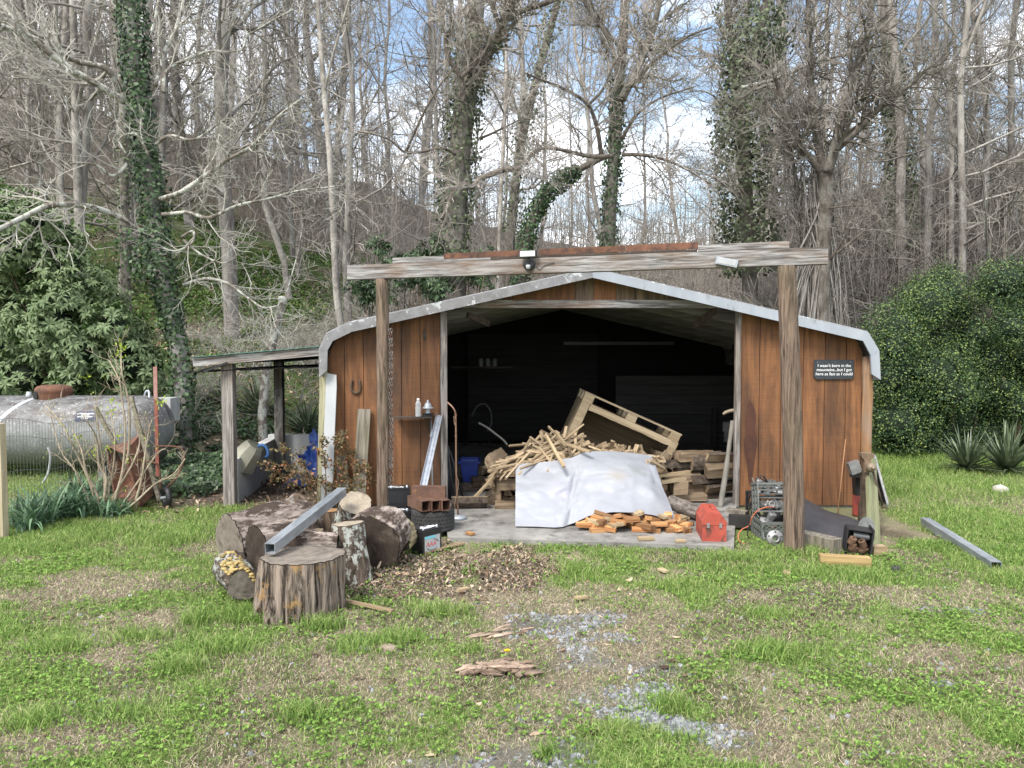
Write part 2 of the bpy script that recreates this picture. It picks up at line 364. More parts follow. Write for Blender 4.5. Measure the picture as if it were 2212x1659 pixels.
P = np.concatenate([scatter(330000, 2.5, 7.5, .76, .9), scatter(230000, 6.0, 13.5, .76, 1.2)])
gv, dt, st, lit, sh = masks(P)
keep = (1 - gv * .80) * (1 - dt * .95) * (1 - st * .84) * (1 - np.clip(lit * 2, 0, 1)) * (1 - sh)
tuft = fbm(P * 1.1, 77, 3); lush = sstep(.44, .62, tuft) * (1 - dt) * (1 - gv) * (1 - st)
k = R.random(len(P)) < keep * (.55 + .45 * lush); P = P[k]; lush = lush[k]
H = (.018 + .022 * R.random(len(P)) + lush * .036 * R.random(len(P))) * (1 + .5 * sstep(7, 10, P[:, 1])); W = (.0022 + .002 * R.random(len(P))) * (.7 + P[:, 1] * .12)
mb = MB()
def addbl(mb, P, H, W, L):
    V, q, t = blades(P, H, W, L); b0 = mb.n; mb.add(V, q, False); mb.F.append((t + b0, False, 0))
addbl(mb, P, H, W, .3 + .9 * R.random(len(P)))
# taller tufts where the photograph has them
TUFT = [(160,1160,120,22),(70,1185,80,20),(420,1340,40,14),(300,1370,90,18),(480,1395,90,20),(390,1440,80,16),(120,1400,90,18),(280,1540,150,30),(60,1560,80,24),(770,1400,70,24),(560,1320,110,14),(1250,1235,50,20),(1470,1265,60,14),(1660,1330,70,16),(1670,1410,90,22),(1445,1525,55,16),(2120,1180,120,40),(2190,1250,90,40),(2060,1120,100,30),(1600,1205,120,14),(1790,1230,110,20),(1870,1240,90,16),
  (860,1385,60,20),(650,1545,60,20),(950,1320,80,14),(1330,1575,30,12),(1180,1625,25,10),(1020,1410,30,12),(360,1165,110,20),(230,1140,160,22),(470,1105,90,14),(700,1355,60,10),(590,1335,140,8),(1730,1195,80,10),(1860,1215,40,8),(1960,1060,200,30),(2120,1050,120,40)]
TP = []; TH = []
for cx, cy, rx, ry in TUFT:
    c = gr(cx, cy); ax = rx / F_ * c[1]; ay = (gr(cx, cy - ry)[1] - c[1]); n = int(1700 * min(1.2, ax * 4) * min(1, max(ay, .1) * 4)) 
    q = R.normal(size=(n, 2)) * .45; TP.append(np.stack([c[0] + q[:, 0] * ax, c[1] + q[:, 1] * ay], 1)); TH.append(np.full(n, .045 + .045 * R.random()))
TP = np.concatenate(TP); TH = np.concatenate(TH) * (.5 + .8 * R.random(len(TP)))
sh = masks(TP)[4]; k = R.random(len(TP)) > sh * 1.4; TP = TP[k]; TH = TH[k]
addbl(mb, TP, TH, (.0025 + .002 * R.random(len(TP))) * (.7 + TP[:, 1] * .1), .3 + .7 * R.random(len(TP)))
stuff('grass', mb, M['grass'], 'short green lawn grass with longer tufts', 'grass')
P = scatter(260000, 2.5, 9.5, .76, .9); gv, dt, st, lit, sh = masks(P)
k = R.random(len(P)) < (np.maximum(st, dt * .8) * .95 + .15) * (1 - gv * .8) * (1 - lit) * (1 - sh); P = P[k]
mb = MB(); addbl(mb, P, .008 + .016 * R.random(len(P)), (.0018 + .0018 * R.random(len(P))) * (.7 + P[:, 1] * .12), 1.2 + 3.0 * R.random(len(P)))
stuff('dry_grass', mb, M['dry'], 'dry tan grass and straw lying on bare patches', 'dry grass')
# clover: three small round leaflets
P = scatter(62000, 2.5, 7.0, .76, .8); gv, dt, st, lit, sh = masks(P); cn = .12 + .6 * sstep(.42, .62, fbm(P * 2.6, 55, 4))
k = R.random(len(P)) < cn * (1 - gv * .8) * (1 - dt * .8) * (1 - st * .6) * (1 - sh) * (1 - lit); P = P[k]
n = len(P); z = hill(P[:, 0], P[:, 1]) + .012 + .022 * R.random(n); an = np.arange(6) * math.pi / 3
mb = MB(); rr = (.0035 + .0035 * R.random(n)) * (.8 + P[:, 1] * .08)
for q in range(3):
    a = q * 2.09 + R.random(n) * .5; cx = P[:, 0] + np.cos(a) * rr * 1.1; cy = P[:, 1] + np.sin(a) * rr * 1.1; tl = R.normal(size=(n, 2)) * .35
    ox = np.cos(an)[None] * rr[:, None]; oy = np.sin(an)[None] * rr[:, None]
    V = np.stack([cx[:, None] + ox, cy[:, None] + oy, z[:, None] + ox * tl[:, :1] + oy * tl[:, 1:]], -1).reshape(-1, 3)
    mb.add(V, np.arange(n * 6).reshape(n, 6))
stuff('clover', mb, M['clover'], 'low clover and small weeds among the lawn grass', 'clover')
# gravel stones
def rock_mesh_verts():
    g = (1 + 5 ** .5) / 2
    v = np.array([[-1,g,0],[1,g,0],[-1,-g,0],[1,-g,0],[0,-1,g],[0,1,g],[0,-1,-g],[0,1,-g],[g,0,-1],[g,0,1],[-g,0,-1],[-g,0,1]]) / 1.9
    f = np.array([[0,11,5],[0,5,1],[0,1,7],[0,7,10],[0,10,11],[1,5,9],[5,11,4],[11,10,2],[10,7,6],[7,1,8],[3,9,4],[3,4,2],[3,2,6],[3,6,8],[3,8,9],[4,9,5],[2,4,11],[6,2,10],[8,6,7],[9,8,1]])
    return v, f
RV, RF = rock_mesh_verts()
def stones(P, s, sink=.58, jag=.6):
    n = len(P); V = RV[None] * (1 + jag * (R.random((n, 12, 1)) - .5)) * (s[:, None, None] * (.6 + .7 * R.random((n, 1, 3)) * np.array([1, 1, .7])))
    a = R.random(n) * 6.3; c, s_ = np.cos(a)[:, None], np.sin(a)[:, None]
    X = V[..., 0] * c - V[..., 1] * s_; Y = V[..., 0] * s_ + V[..., 1] * c
    Z = hill(P[:, 0], P[:, 1])[:, None] + V[..., 2] + (s * (.5 - sink))[:, None]
    V = np.stack([X + P[:, :1], Y + P[:, 1:], Z], -1).reshape(-1, 3)
    return V, (np.arange(n)[:, None, None] * 12 + RF[None]).reshape(-1, 3)
P = scatter(150000, 2.5, 5.6, .7, .7); gv, dt, st, lit, sh = masks(P)
k = R.random(len(P)) < gv * .85 * sstep(.36, .62, fbm(P * 4, 71, 4)) + .006; P = P[k]
mb = MB(); mb.add(*stones(P, .004 + .013 * R.random(len(P)) ** 2))
M['stone'] = plain('grey_gravel_stone', (.135, .14, .15), (.245, .252, .262), 30, .9, isl=.5, bmp=.2)
stuff('gravel', mb, M['stone'], 'blue grey crushed gravel showing through the worn lawn', 'gravel')
# leaf litter, bark chips
def flat_leaves(P, s, lift=.01, tilt=.5, rag=0.):
    n = len(P); k_ = 8; an = np.arange(k_) * 2 * math.pi / k_; rad = np.array([1, .62, .5, .6, .95, .6, .5, .62])[None] * (1 + rag * (R.random((n, k_)) - .5))
    ox = np.cos(an) * rad; oy = np.sin(an) * rad * .75; curl = (ox ** 2) * .35 * R.random((n, 1)); a = R.random(n) * 6.3; t = R.normal(size=(n, 2)) * tilt
    X = (ox * np.cos(a)[:, None] - oy * np.sin(a)[:, None]) * s[:, None]; Y = (ox * np.sin(a)[:, None] + oy * np.cos(a)[:, None]) * s[:, None]
    Z = curl * s[:, None] + X * t[:, :1] + Y * t[:, 1:]; Z -= Z.min(1, keepdims=True)
    z = hill(P[:, 0], P[:, 1]) + lift * R.random(n)
    return np.stack([P[:, :1] + X, P[:, 1:] + Y, z[:, None] + Z], -1).reshape(-1, 3), np.arange(n * k_).reshape(n, k_)
M['litter'] = leafmat('dead_leaves', (.075, .05, .034), (.23, .16, .105), .85, .1, scale=1, isl=.45, hue=(.36, .28, .20), spec=.15)
mb = MB()
P = scatter(12000, 4.6, 6.6, .4, 1); k = dens(P, [(985,1245,240,80,1),(830,1285,110,40,1),(1130,1215,130,35,.8)]) > R.random(len(P)) * 1.1; P = P[k]
mb.add(*flat_leaves(P, .006 + .022 * R.random(len(P)) ** 3, .02, .5, .7))
P = scatter(900, 2.6, 8, .7, 1); k = masks(P)[4] < .2; P = P[k]; mb.add(*flat_leaves(P, .010 + .028 * R.random(len(P)) ** 2, .012, .12, .6))
P = np.stack([-1.95 - R.random(2600) * 2.6, 7.2 + R.random(2600) * 3.6], 1); mb.add(*flat_leaves(P, .012 + .022 * R.random(len(P)), .03, .5, .6))
P = scatter(60000, 9.8, 26, .8, 1.3); k = (hill(P[:, 0], P[:, 1]) > .06) & ((P[:, 0] < -1.5) | (P[:, 0] > 4)); P = P[k]
mb.add(*flat_leaves(P, .022 + .03 * R.random(len(P)), .05, .5, .6))
stuff('fallen_leaves', mb, M['litter'], 'brown fallen leaves and bark flakes around the log pile and up the bank', 'leaves')
mb = MB(); n = 3200; P = scatter(n * 3, 4.7, 6.4, .35, 1); k = dens(P, [(1000,1240,230,70,1)]) > R.random(len(P)); P = P[k]
n = len(P); L = .008 + .05 * R.random(n) ** 3; a = R.random(n) * 6.3; d = np.stack([np.cos(a), np.sin(a)], 1); pp = np.stack([-d[:, 1], d[:, 0]], 1) * (.002 + .004 * R.random(n))[:, None]
z = hill(P[:, 0], P[:, 1]) + .006 + .014 * R.random(n); e = R.normal(size=n) * .006
V = np.stack([np.c_[P + d * L[:, None] / 2 + pp, z + e], np.c_[P + d * L[:, None] / 2 - pp, z + e + .002], np.c_[P - d * L[:, None] / 2 - pp, z - e + .002], np.c_[P - d * L[:, None] / 2 + pp, z - e]], 1).reshape(-1, 3)
mb.add(V, np.arange(4 * n).reshape(n, 4)); M['chip'] = leafmat('wood_chips', (.09, .068, .052), (.32, .255, .19), .85, 0, isl=.45, spec=.1)
stuff('wood_chips', mb, M['chip'], 'splintered wood and bark chips strewn beside the log pile', 'wood chips')
# ================================================================ shed
M['cedar'] = wood('cedar_siding', (.098, .040, .016), (.245, .108, .042), 2, .8, .2, 0, .35, .8, stain=(.042, .024, .016), samt=.85, ssc=2.2, saw=.17, lo=.32, hi=.68)
M['cedar_grey'] = wood('weathered_siding', (.07, .05, .035), (.23, .155, .10), 2, .85, .3, 0, .4, .7, stain=(.16, .07, .03), samt=.7, ssc=2)
M['greyz'] = wood('grey_weathered_upright', (.085, .072, .064), (.29, .265, .245), 2, .9, .1, .1, .8, 1.8, stain=(.14, .09, .055), samt=.5)
M['greyx'] = wood('grey_weathered_beam', (.085, .075, .068), (.37, .36, .355), 0, .9, .1, .1, 1, 1.9, stain=(.17, .095, .05), samt=.9, ssc=2.2)
M['postz'] = wood('brown_round_post', (.045, .030, .021), (.25, .178, .13), 2, .9, 0, .1, 1, 1.9, stain=(.075, .07, .034), samt=.8, ssc=1.8, bd=.02)
M['galv'] = plain('galvanised_metal', (.30, .33, .37), (.46, .49, .54), 14, .45, .5, .05, spots=(.52, .54, .56), sp=(.58, .72), ssc=30)
M['trim_old'] = plain('peeling_grey_trim', (.15, .15, .155), (.25, .25, .26), 9, .7, .0, .1, spots=(.46, .48, .5), sp=(.57, .61), ssc=7)
M['trim_new'] = plain('pale_metal_trim', (.27, .30, .34), (.35, .38, .42), 6, .55, .0, .05, spots=(.22, .23, .24), sp=(.60, .66), ssc=14, stretch=(1, 1, .35))
M['rust'] = plain('rusty_steel', (.095, .044, .028), (.19, .085, .05), 14, .85, .1, .3, spots=(.055, .032, .025), sp=(.5, .62), ssc=9, obj=.15)
M['rusty_tube'] = plain('brown_rusty_tube', (.075, .042, .030), (.17, .090, .060), 12, .7, .2, .2, spots=(.30, .135, .05), sp=(.6, .7), ssc=16)
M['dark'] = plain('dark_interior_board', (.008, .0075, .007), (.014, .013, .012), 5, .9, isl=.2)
M['siding'] = wood('shade_toned_inner_boards', (.018, .0175, .017), (.034, .033, .032), 0, .85, .15, 0, .3)  # near-black: interior shade is put into the colour of white boards
M['darkwood'] = wood('dark_old_timber', (.03, .022, .016), (.085, .065, .05), 0, .9, .2)
M['rafter'] = wood('pale_rafter', (.15, .15, .14), (.26, .255, .24), 0, .85, .15)
M['concrete'] = plain('stained_concrete', (.15, .143, .13), (.30, .29, .27), 3, .9, 0, .4, spots=(.065, .058, .048), sp=(.50, .68), ssc=3.2)
M['concrete_wall'] = plain('pale_concrete_wall', (.34, .345, .345), (.52, .525, .52), 3, .9, 0, .3, spots=(.12, .12, .11), sp=(.55, .7), ssc=4, stretch=(1, 1, .4))
M['black'] = plain('black_plastic', (.012, .012, .013), (.022, .022, .024), 10, .5, bmp=.05)
M['black_metal'] = plain('black_painted_metal', (.018, .018, .02), (.04, .04, .042), 12, .45, .3, .1)
M['white'] = plain('white_paint', (.34, .355, .37), (.43, .44, .445), 5, .6, bmp=.05, spots=(.30, .27, .19), sp=(.60, .70), ssc=5, stretch=(1, 1, .3))
M['lens'] = plain('pale_lamp_lens', (.55, .58, .58), (.62, .65, .65), 5, .25, bmp=0)
M['grey_plastic'] = plain('grey_green_plastic', (.10, .11, .10), (.15, .16, .15), 5, .5, bmp=.03)
M['steel'] = plain('dull_bare_steel', (.20, .20, .20), (.36, .36, .36), 18, .5, .6, .1, spots=(.16, .08, .04), sp=(.62, .7), ssc=12)
M['iron'] = plain('old_brown_iron', (.05, .035, .025), (.12, .085, .06), 18, .8, .2, .3)
M['teal'] = plain('green_roof_edge', (.05, .17, .14), (.10, .25, .21), 6, .6, .1, .05)
M['void'] = plain('dim_back_of_shed', (.02, .02, .02), (.03, .03, .03), 5, .95, bmp=0)

YW, YT = 7.5, 7.34
OUT = [(692, 813), (691, 754), (707, 720), (755, 697), (1280, 580.5), (1874, 717), (1898, 758), (1901, 820)]
prof = np.array([at(px, py, YT)[[0, 2]] for px, py in OUT])
INN = [(707, 800), (708, 757), (719, 737), (760, 717), (1280, 600), (1863.5, 736.5), (1879.6, 767), (1882, 808)]
inn = np.array([at(px, py, YT)[[0, 2]] for px, py in INN])
def roofz(x, p=inn): return np.interp(x, p[:, 0], p[:, 1])
def wx(px, Y=YW): return at(px, 800, Y)[0]
def wz(py, Y=YW): return at(CX, py, Y)[2]
XL, XR = wx(699), wx(1884); YB = 12.6
shed = thing('shed', 'low rust brown board shed with an open front full of firewood', 'shed', (.875, YW, 0))
def planks(mb, pxs, z0f, z1f, y=YW, th=.018, gap=.007):
    X = [wx(p) for p in pxs]
    for a, b in zip(X[:-1], X[1:]):
        a2, b2 = a + gap / 2, b - gap / 2
        za, zb = z1f(a2), z1f(b2); xm = [a2, b2]; zt = [za, zb]
        pk = [x for x in inn[1:-1, 0] if a2 + .01 < x < b2 - .01]
        top = [(b2, zb)] + [(x, z1f(x)) for x in pk[::-1]] + [(a2, za)]
        mb.prism([(a2, z0f(a2)), (b2, z0f(b2))] + top, y + R.random() * .003, y + th)
    mb.box(((X[0] + X[-1]) / 2, y + th + .004, (z0f(X[0]) + min(z1f(X[0]), z1f(X[-1]))) / 2), (X[-1] - X[0], .006, min(z1f(X[0]), z1f(X[-1])) - z0f(X[0])))
mb = MB(); planks(mb, [701, 744, 785, 826, 867, 908, 951], lambda x: .015, lambda x: roofz(x) + .03); part('front_wall', mb, M['cedar'], shed)
mb = MB(); planks(mb, [1599, 1641, 1688, 1735.5, 1782, 1828, 1863], lambda x: .015, lambda x: roofz(x) + .03); part('front_wall', mb, M['cedar'], shed)
mb = MB(); zh = wz(648)
gp = [1000, 1028, 1053, 1085, 1105, 1145, 1187, 1242, 1282, 1330, 1372, 1411, 1433, 1478, 1530, 1570]
X = [wx(p) for p in gp]
for i, (a, b) in enumerate(zip(X[:-1], X[1:])):
    if min(roofz(a), roofz(b)) + .03 <= zh + .01: 
        hi_ = max(roofz(a), roofz(b)) + .03
        if hi_ < zh + .02: continue
    tp = [(b - .003, max(roofz(b) + .03, zh + .003))] + ([(inn[4, 0], inn[4, 1] + .03)] if a < inn[4, 0] < b else []) + [(a + .003, max(roofz(a) + .03, zh + .003))]
    mb.prism([(a + .003, zh), (b - .003, zh)] + tp, YW + .002 * (i % 3), YW + .02, m=1 if i in (7, 9, 10, 11, 12, 13, 0, 1) else 0)
part('gable', mb, [M['cedar'], M['cedar_grey']], shed)
mb = MB(); mb.box(((wx(960) + wx(1588)) / 2, YW - .012, (wz(648) + wz(666)) / 2), (wx(1588) - wx(960), .045, wz(648) - wz(666) - .004)); part('header_beam', mb, M['greyx'], shed)
mb = MB(); mb.box((wx(959), YW - .005, wz(668) / 2), (wx(966) - wx(952), .05, wz(668))); part('door_jamb', mb, M['greyz'], shed)
mb = MB(); mb.box((wx(1593), YW - .005, wz(668) / 2), (wx(1599) - wx(1588), .05, wz(668))); part('door_jamb', mb, M['greyz'], shed)
mb = MB(); zc = np.linspace(0, wz(770), 9); mb.tube(np.stack([wx(1874) + .004 * R.normal(size=9), np.full(9, YW - .005), zc], 1), .052, 12, jag=.08); part('corner_post', mb, wood('orange_grey_corner_post', (.15, .08, .04), (.36, .20, .10), 2, .85, stain=(.22, .19, .16), samt=.9, ssc=1.6), shed)
for X_, s in ((XL - .02, 1), (XR - .01, -1)):
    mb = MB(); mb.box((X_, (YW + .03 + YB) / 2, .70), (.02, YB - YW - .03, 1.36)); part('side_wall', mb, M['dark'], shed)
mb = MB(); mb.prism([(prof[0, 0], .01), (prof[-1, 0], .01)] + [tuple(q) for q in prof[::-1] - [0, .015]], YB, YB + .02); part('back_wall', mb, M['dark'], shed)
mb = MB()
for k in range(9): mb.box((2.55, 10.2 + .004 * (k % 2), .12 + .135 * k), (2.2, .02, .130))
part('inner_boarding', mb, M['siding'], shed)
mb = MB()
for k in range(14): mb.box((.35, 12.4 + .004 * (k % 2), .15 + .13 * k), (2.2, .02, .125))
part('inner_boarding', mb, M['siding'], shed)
def wall_mark(name, pts, mat, root, y=YW - .0025):
    p = np.array([at(*q, y)[[0, 2]] for q in pts]); mb = MB(); mb.prism(p, y, y + .002); return part(name, mb, mat, root)
M['drip'] = plain('dark_drip_stain', (.050, .018, .010), (.085, .030, .015), 9, .75)
dl = [(1658, 861), (1654, 872), (1648, 905), (1650, 935), (1645, 955), (1648, 985), (1653, 1010), (1655, 1040), (1660, 1050), (1663, 1030), (1667, 1000), (1671, 975), (1674, 950), (1669, 925), (1671, 895), (1667, 880), (1662, 870)]
dl = [(x - 38, y) for x, y in dl]
wall_mark('drip_stain', dl, M['drip'], shed); wall_mark('knot_hole', [(913, 715), (917, 710), (921, 718), (921, 730), (918, 738), (914, 730)], M['darkwood'], shed)
# roof: ribbed metal
pp = []
for (a, b), n_ in zip(zip(prof[:-1], prof[1:]), (2, 2, 2, 8, 8, 2, 2)):
    for t in np.arange(n_) / n_: pp.append(a + (b - a) * t)
pp.append(prof[-1]); pp = np.array(pp)
ty = np.gradient(pp, axis=0); nn = np.stack([-ty[:, 1], ty[:, 0]], 1); nn /= np.linalg.norm(nn, axis=1)[:, None]
yy = np.arange(YT + .012, YB + .15, .045); rib = (np.arange(len(yy)) % 5 == 0) * .016
G = np.stack([pp[:, None, 0] + nn[:, None, 0] * rib, np.broadcast_to(yy, (len(pp), len(yy))), pp[:, None, 1] + nn[:, None, 1] * rib - .004], -1)
mb = MB(); mb.slab(G, -.012, False); part('roof', mb, M['trim_old'], shed)
def trim(lo_i, hi_i, mat, inner=None):
    mb = MB(); o_ = prof[lo_i:hi_i + 1]; i_ = inn[lo_i:hi_i + 1]
    for k in range(len(o_) - 1):
        q = [i_[k], i_[k + 1], o_[k + 1], o_[k]]
        e = .0015 * (k % 2); mb.prism(q, YT - .012 - e, YT + .010 - e)
    part('roof_trim', mb, mat, shed)
trim(0, 4, M['trim_old']); trim(4, 7, M['trim_new'])
for y in (7.95, 8.8, 9.7, 10.7, 11.7):
    for a, b in ((3, 4), (4, 5)):
        p0 = np.array([inn[a, 0] * (1 if a == 3 else 1), y, inn[a, 1] - .02]); p1 = np.array([inn[b, 0], y, inn[b, 1] - .02])
        mb = MB(); mb.bar(p0, p1, .04, .09, (0, 0, 1)); part('rafter', mb, M['rafter'], shed)
mb = MB()
for f in (.25, .5, .75):
    for a, b in ((3, 4), (4, 5)):
        p = inn[a] + (inn[b] - inn[a]) * f; mb.box((p[0], (YW + YB) / 2, p[1] + .032), (.07, YB - YW - .3, .025))
part('purlin_slat', mb, M['rafter'], shed)
mb = MB(); mb.bar(at(1055, 700, 7.8), at(1010, 680, 7.6), .04, .06); part('brace', mb, M['darkwood'], shed)
mb = MB(); mb.bar(at(1500, 705, 7.9), at(1545, 670, 7.55), .04, .06); part('brace', mb, M['darkwood'], shed)
# slab
mb = MB(); f0 = gr(968, 1168); f1 = gr(1585, 1187)
v = [(f0[0], f0[1]), (f1[0], f1[1]), (wx(1597), 7.53), (XR, 7.53), (XR, YB), (XL, YB), (XL, 7.53), (f0[0] - .2, 7.53), (f0[0] - .1, 6.9)]
vv = np.array([(x, y, z) for z in (-.12, .028) for x, y in v]); n = len(v)
mb.add(vv, [list(range(n))[::-1], list(range(n, 2 * n))] + [[i, (i + 1) % n, n + (i + 1) % n, n + i] for i in range(n)])
o = solo('concrete_slab', mb, M['concrete'], 'stained concrete floor slab running out in front of the shed', 'floor slab'); o['kind'] = 'structure'
FL = .028
# ---------------------------------------------------------------- timber gateway in front
gw = thing('timber_gateway', 'weathered timber beam carried on two round posts before the shed', 'timber frame', (.5, 6.3, 0))
pA, pB = np.array([-1.21, 6.85]), np.array([2.2, 5.8])
def on_line(px):
    t = (px - CX) / F_; d = pB - pA; k_ = 1.0 / (1 + 0)  # px ratio on the beam line
    s = (t * pA[1] - pA[0]) / (d[0] - t * d[1]); return pA + d * s
eL, eR = on_line(757), on_line(1783)
zt = (at(757, 570, eL[1])[2] + at(1783, 540, eR[1])[2]) / 2; zb = (at(757, 600, eL[1])[2] + at(1783, 576, eR[1])[2]) / 2
mb = MB(); hgt = zt - zb; d3 = nrm(np.r_[eR - eL, 0]); Lb = np.linalg.norm(eR - eL)
xs_ = np.linspace(0, Lb, 40); side = np.array([-d3[1], d3[0], 0])
sec = [(-.045, 0), (-.045, hgt / 2), (-.045, hgt), (0, hgt), (.045, hgt), (.045, 0), (0, 0)]
rough_ = (fbm(np.stack([xs_ * 3, xs_ * 0], -1), 2) - .5) * .008
G = np.array([[np.array([0, 0, zb]) + np.r_[eL, 0] + d3 * x + side * a + np.array([0, 0, 1]) * (c + (rough_[i] if c > 0 else 0)) for a, c in sec + sec[:1]] for i, x in enumerate(xs_)])
Lmat = frame((0, 0, 0), d3, (0, 0, 1))
def local_part(name, mb, mat, root, M4):                  # mesh stored in its own frame so that the grain runs along it
    Mi = np.linalg.inv(M4); mb.V = [xf(Mi, v) for v in mb.V]
    o = bpy.data.objects.new(name, mb.mesh(name, mat)); COL.objects.link(o); o.parent = root
    base = np.array(root.location); Mx = np.array(M4, float).copy(); Mx[:3, 3] -= base; o.matrix_local = Matrix(Mx.tolist()); return o
bo = np.eye(4); bo[:3, :3] = frame((0, 0, 0), d3, side)[:3, :3]; bo[:3, 3] = np.r_[eL, zb]
mb = MB().grid(G, False); mb.add(G[0, :-1], [list(range(7))]); mb.add(G[-1, :-1], [list(range(7))[::-1]])
local_part('beam', mb, M['greyx'], gw, bo)
def bdir(px, z=0): return np.r_[on_line(px), z]
for px_t, px_b, Y, wpx, bend in ((825, 829, 6.85, 14.5, .006), (1698, 1717, 5.8, 21, .012)):
    top = at(px_t, 590, Y); top[2] = zb - .003; bot = at(px_b, 1150, Y); bot[2] = -.05
    t = np.linspace(0, 1, 26); C_ = bot + (top - bot) * t[:, None]; C_[:, 0] += bend * np.sin(t * 3.1)
    r = wpx * Y / F_ * (1.04 - .12 * t)
    mb = MB(); mb.tube(C_, r, 22, jag=.07); part('post', mb, M['postz'], gw)
def strip(name, px0, px1, h0, h, th, mat, off=0):
    a, b2 = bdir(px0, zt + h0 + h / 2) + side * off, bdir(px1, zt + h0 + h / 2) + side * off
    mb = MB(); mb.bar(a, b2, th, h); local_part(name, mb, mat, gw, bo)
strip('cap_board', 852, 1062, .006, .05, .05, M['greyx']); strip('cap_board', 1505, 1700, .006, .052, .05, M['greyx'])
strip('cap_board', 1064, 1503, .006, .016, .06, M['darkwood'])
strip('metal_strip', 962, 1128, .026, .05, .014, M['rust'], -.02); strip('metal_strip', 1166, 1350, .026, .052, .014, M['rust'], -.02); strip('metal_strip', 1351, 1505, .026, .055, .014, M['rust'], -.02)
# ---------------------------------------------------------------- floodlights on the beam
fl = thing('floodlight', 'black floodlight with a white motion sensor at the middle of the beam', 'floodlight', bdir(1147, zb) - side * .06)
c = bdir(1147, 0) - side * .048; zc = at(1147, 572, c[1])[2]
mb = MB(); mb.lathe([(0, .0), (.05, .0), (.052, .012), (.03, .022), (0, .022)], 20, axis_frame(np.r_[c[:2], zc], -side)); part('mount', mb, M['black_metal'], fl)
z2 = at(1147, 550, c[1])[2]; q = np.r_[c[:2], z2] - side * .05
mb = MB(); mb.bar(q + d3 * -.075, q + d3 * .075, .035, .058); mb.bar(np.r_[c[:2], zc] - side * .03, q, .018, .018, d3); part('housing', mb, M['black_metal'], fl)
mb = MB(); mb.bar(q + d3 * -.066 - side * .019, q + d3 * .066 - side * .019, .004, .046); part('lens', mb, M['lens'], fl)
s_ = np.r_[c[:2], at(1149, 578, c[1])[2]] - side * .045
mb = MB(); mb.lathe([(0, -.02), (.016, -.018), (.02, 0), (.018, .018), (0, .02)], 14, axis_frame(s_, (0, 0, 1))); part('sensor', mb, M['white'], fl)
fr = thing('floodlight', 'flat white floodlight hanging crooked near the end of the beam', 'floodlight', bdir(1570, zb) - side * .06)
c = bdir(1567, 0) - side * .075; Pq = [np.r_[c[:2], at(1567, 566, c[1])[2]]]; ax = nrm(d3 * 1 - np.array([0, 0, .24]))
mb = MB(); mb.bar(Pq[0] - ax * .085, Pq[0] + ax * .085, .03, .058); part('housing', mb, M['galv'], fr)
mb = MB(); mb.bar(Pq[0] - ax * .073 - side * .017, Pq[0] + ax * .073 - side * .017, .005, .04); part('lens', mb, M['white'], fr)
mb = MB(); mb.bar(Pq[0] + side * .01 + ax * .02, Pq[0] + side * .035 + ax * .02, .05, .03, (0, 0, 1)); part('bracket', mb, M['galv'], fr)
# cable drooping between
cbl = [bdir(1160, at(1160, 580, 6.5)[2]) - side * .05] + [bdir(p, at(p, y, 6.4)[2]) - side * .052 for p, y in ((1168, 584), (1180, 575), (1200, 570))]
mb = MB(); mb.tube(cbl, .003, 5); solo('cable', mb, M['black'], 'thin black cable looping from the floodlight along the beam', 'cable')
# ---------------------------------------------------------------- chain on the post
M['chain'] = plain('dull_galvanised_chain', (.12, .10, .09), (.26, .24, .22), 30, .6, .5, .1, spots=(.12, .055, .03), sp=(.5, .6), ssc=25)
mb = MB(); yk = 6.80; za, zbt = at(846, 715, yk)[2], at(846, 1065, yk)[2]; z = za; i = 0
while z > zbt:
    for dx in (-.006, .010):
        a = np.linspace(0, 2 * math.pi, 11); ex = np.cos(a) * .011; ez = np.sin(a) * .021
        ph = i * 1.57 + (.5 if dx > 0 else 0)
        cx = at(844.5, 900, yk)[0] + dx + .004 * math.sin(z * 9); P_ = np.stack([cx + ex * math.cos(ph), yk + ex * math.sin(ph), z + ez + dx * .4], 1)
        mb.tube(P_, .0042, 4, False)
    z -= .031; i += 1
solo('chain', mb, M['chain'], 'long rusty link chain hanging down beside the thinner post', 'chain')
# ---------------------------------------------------------------- lean-to on the left side
lt = thing('lean_to', 'sagging lean-to roof with a green edge on the shed side', 'lean-to', (-2.6, 8.2, 0))
Yp = 7.55
p0, p1 = at(418, 775, 7.45), at(692, 752, 7.45)
mb = MB(); mb.bar(p0 + [0, 0, -.035], p1 + [0, 0, -.035], .04, .085); local_part('fascia', mb, M['greyx'], lt, frame(p0, p1 - p0, (0, 1, 0)))
G = []
for y in np.linspace(7.40, 10.4, 24):
    row = []
    for t in np.linspace(0, 1, 40):
        q = p0 + (p1 - p0) * t; row.append((q[0], y, q[2] + .018 + .0025 * math.sin(t * 90) - (y - 7.4) * .03))
    G.append(row)
mb = MB(); mb.slab(np.array(G), .005, True); part('roof', mb, M['teal'], lt)
mb = MB()
for t in (.1, .4, .7, .95):
    q = p0 + (p1 - p0) * t; mb.box((q[0], 8.9, q[2] - .03), (.045, 2.9, .075))
part('joist', mb, M['darkwood'], lt)
mb = MB(); q0 = at(440, 800, 8.0); q1 = at(690, 790, 8.0); G = [[(x, y, z - .008 * math.sin(x * 40)) for x, z in zip(np.linspace(q0[0], q1[0], 20), np.linspace(q0[2] - .0, q1[2], 20))] for y in (7.5, 10.3)]
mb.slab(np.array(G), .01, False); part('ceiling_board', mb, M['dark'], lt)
mb = MB(); mb.bar(at(440, 803, 7.42), at(492, 783, 7.44), .03, .02); mb.bar(at(437, 800, 7.6), at(492, 786, 7.6), .12, .015); part('broken_edge', mb, M['black'], lt)
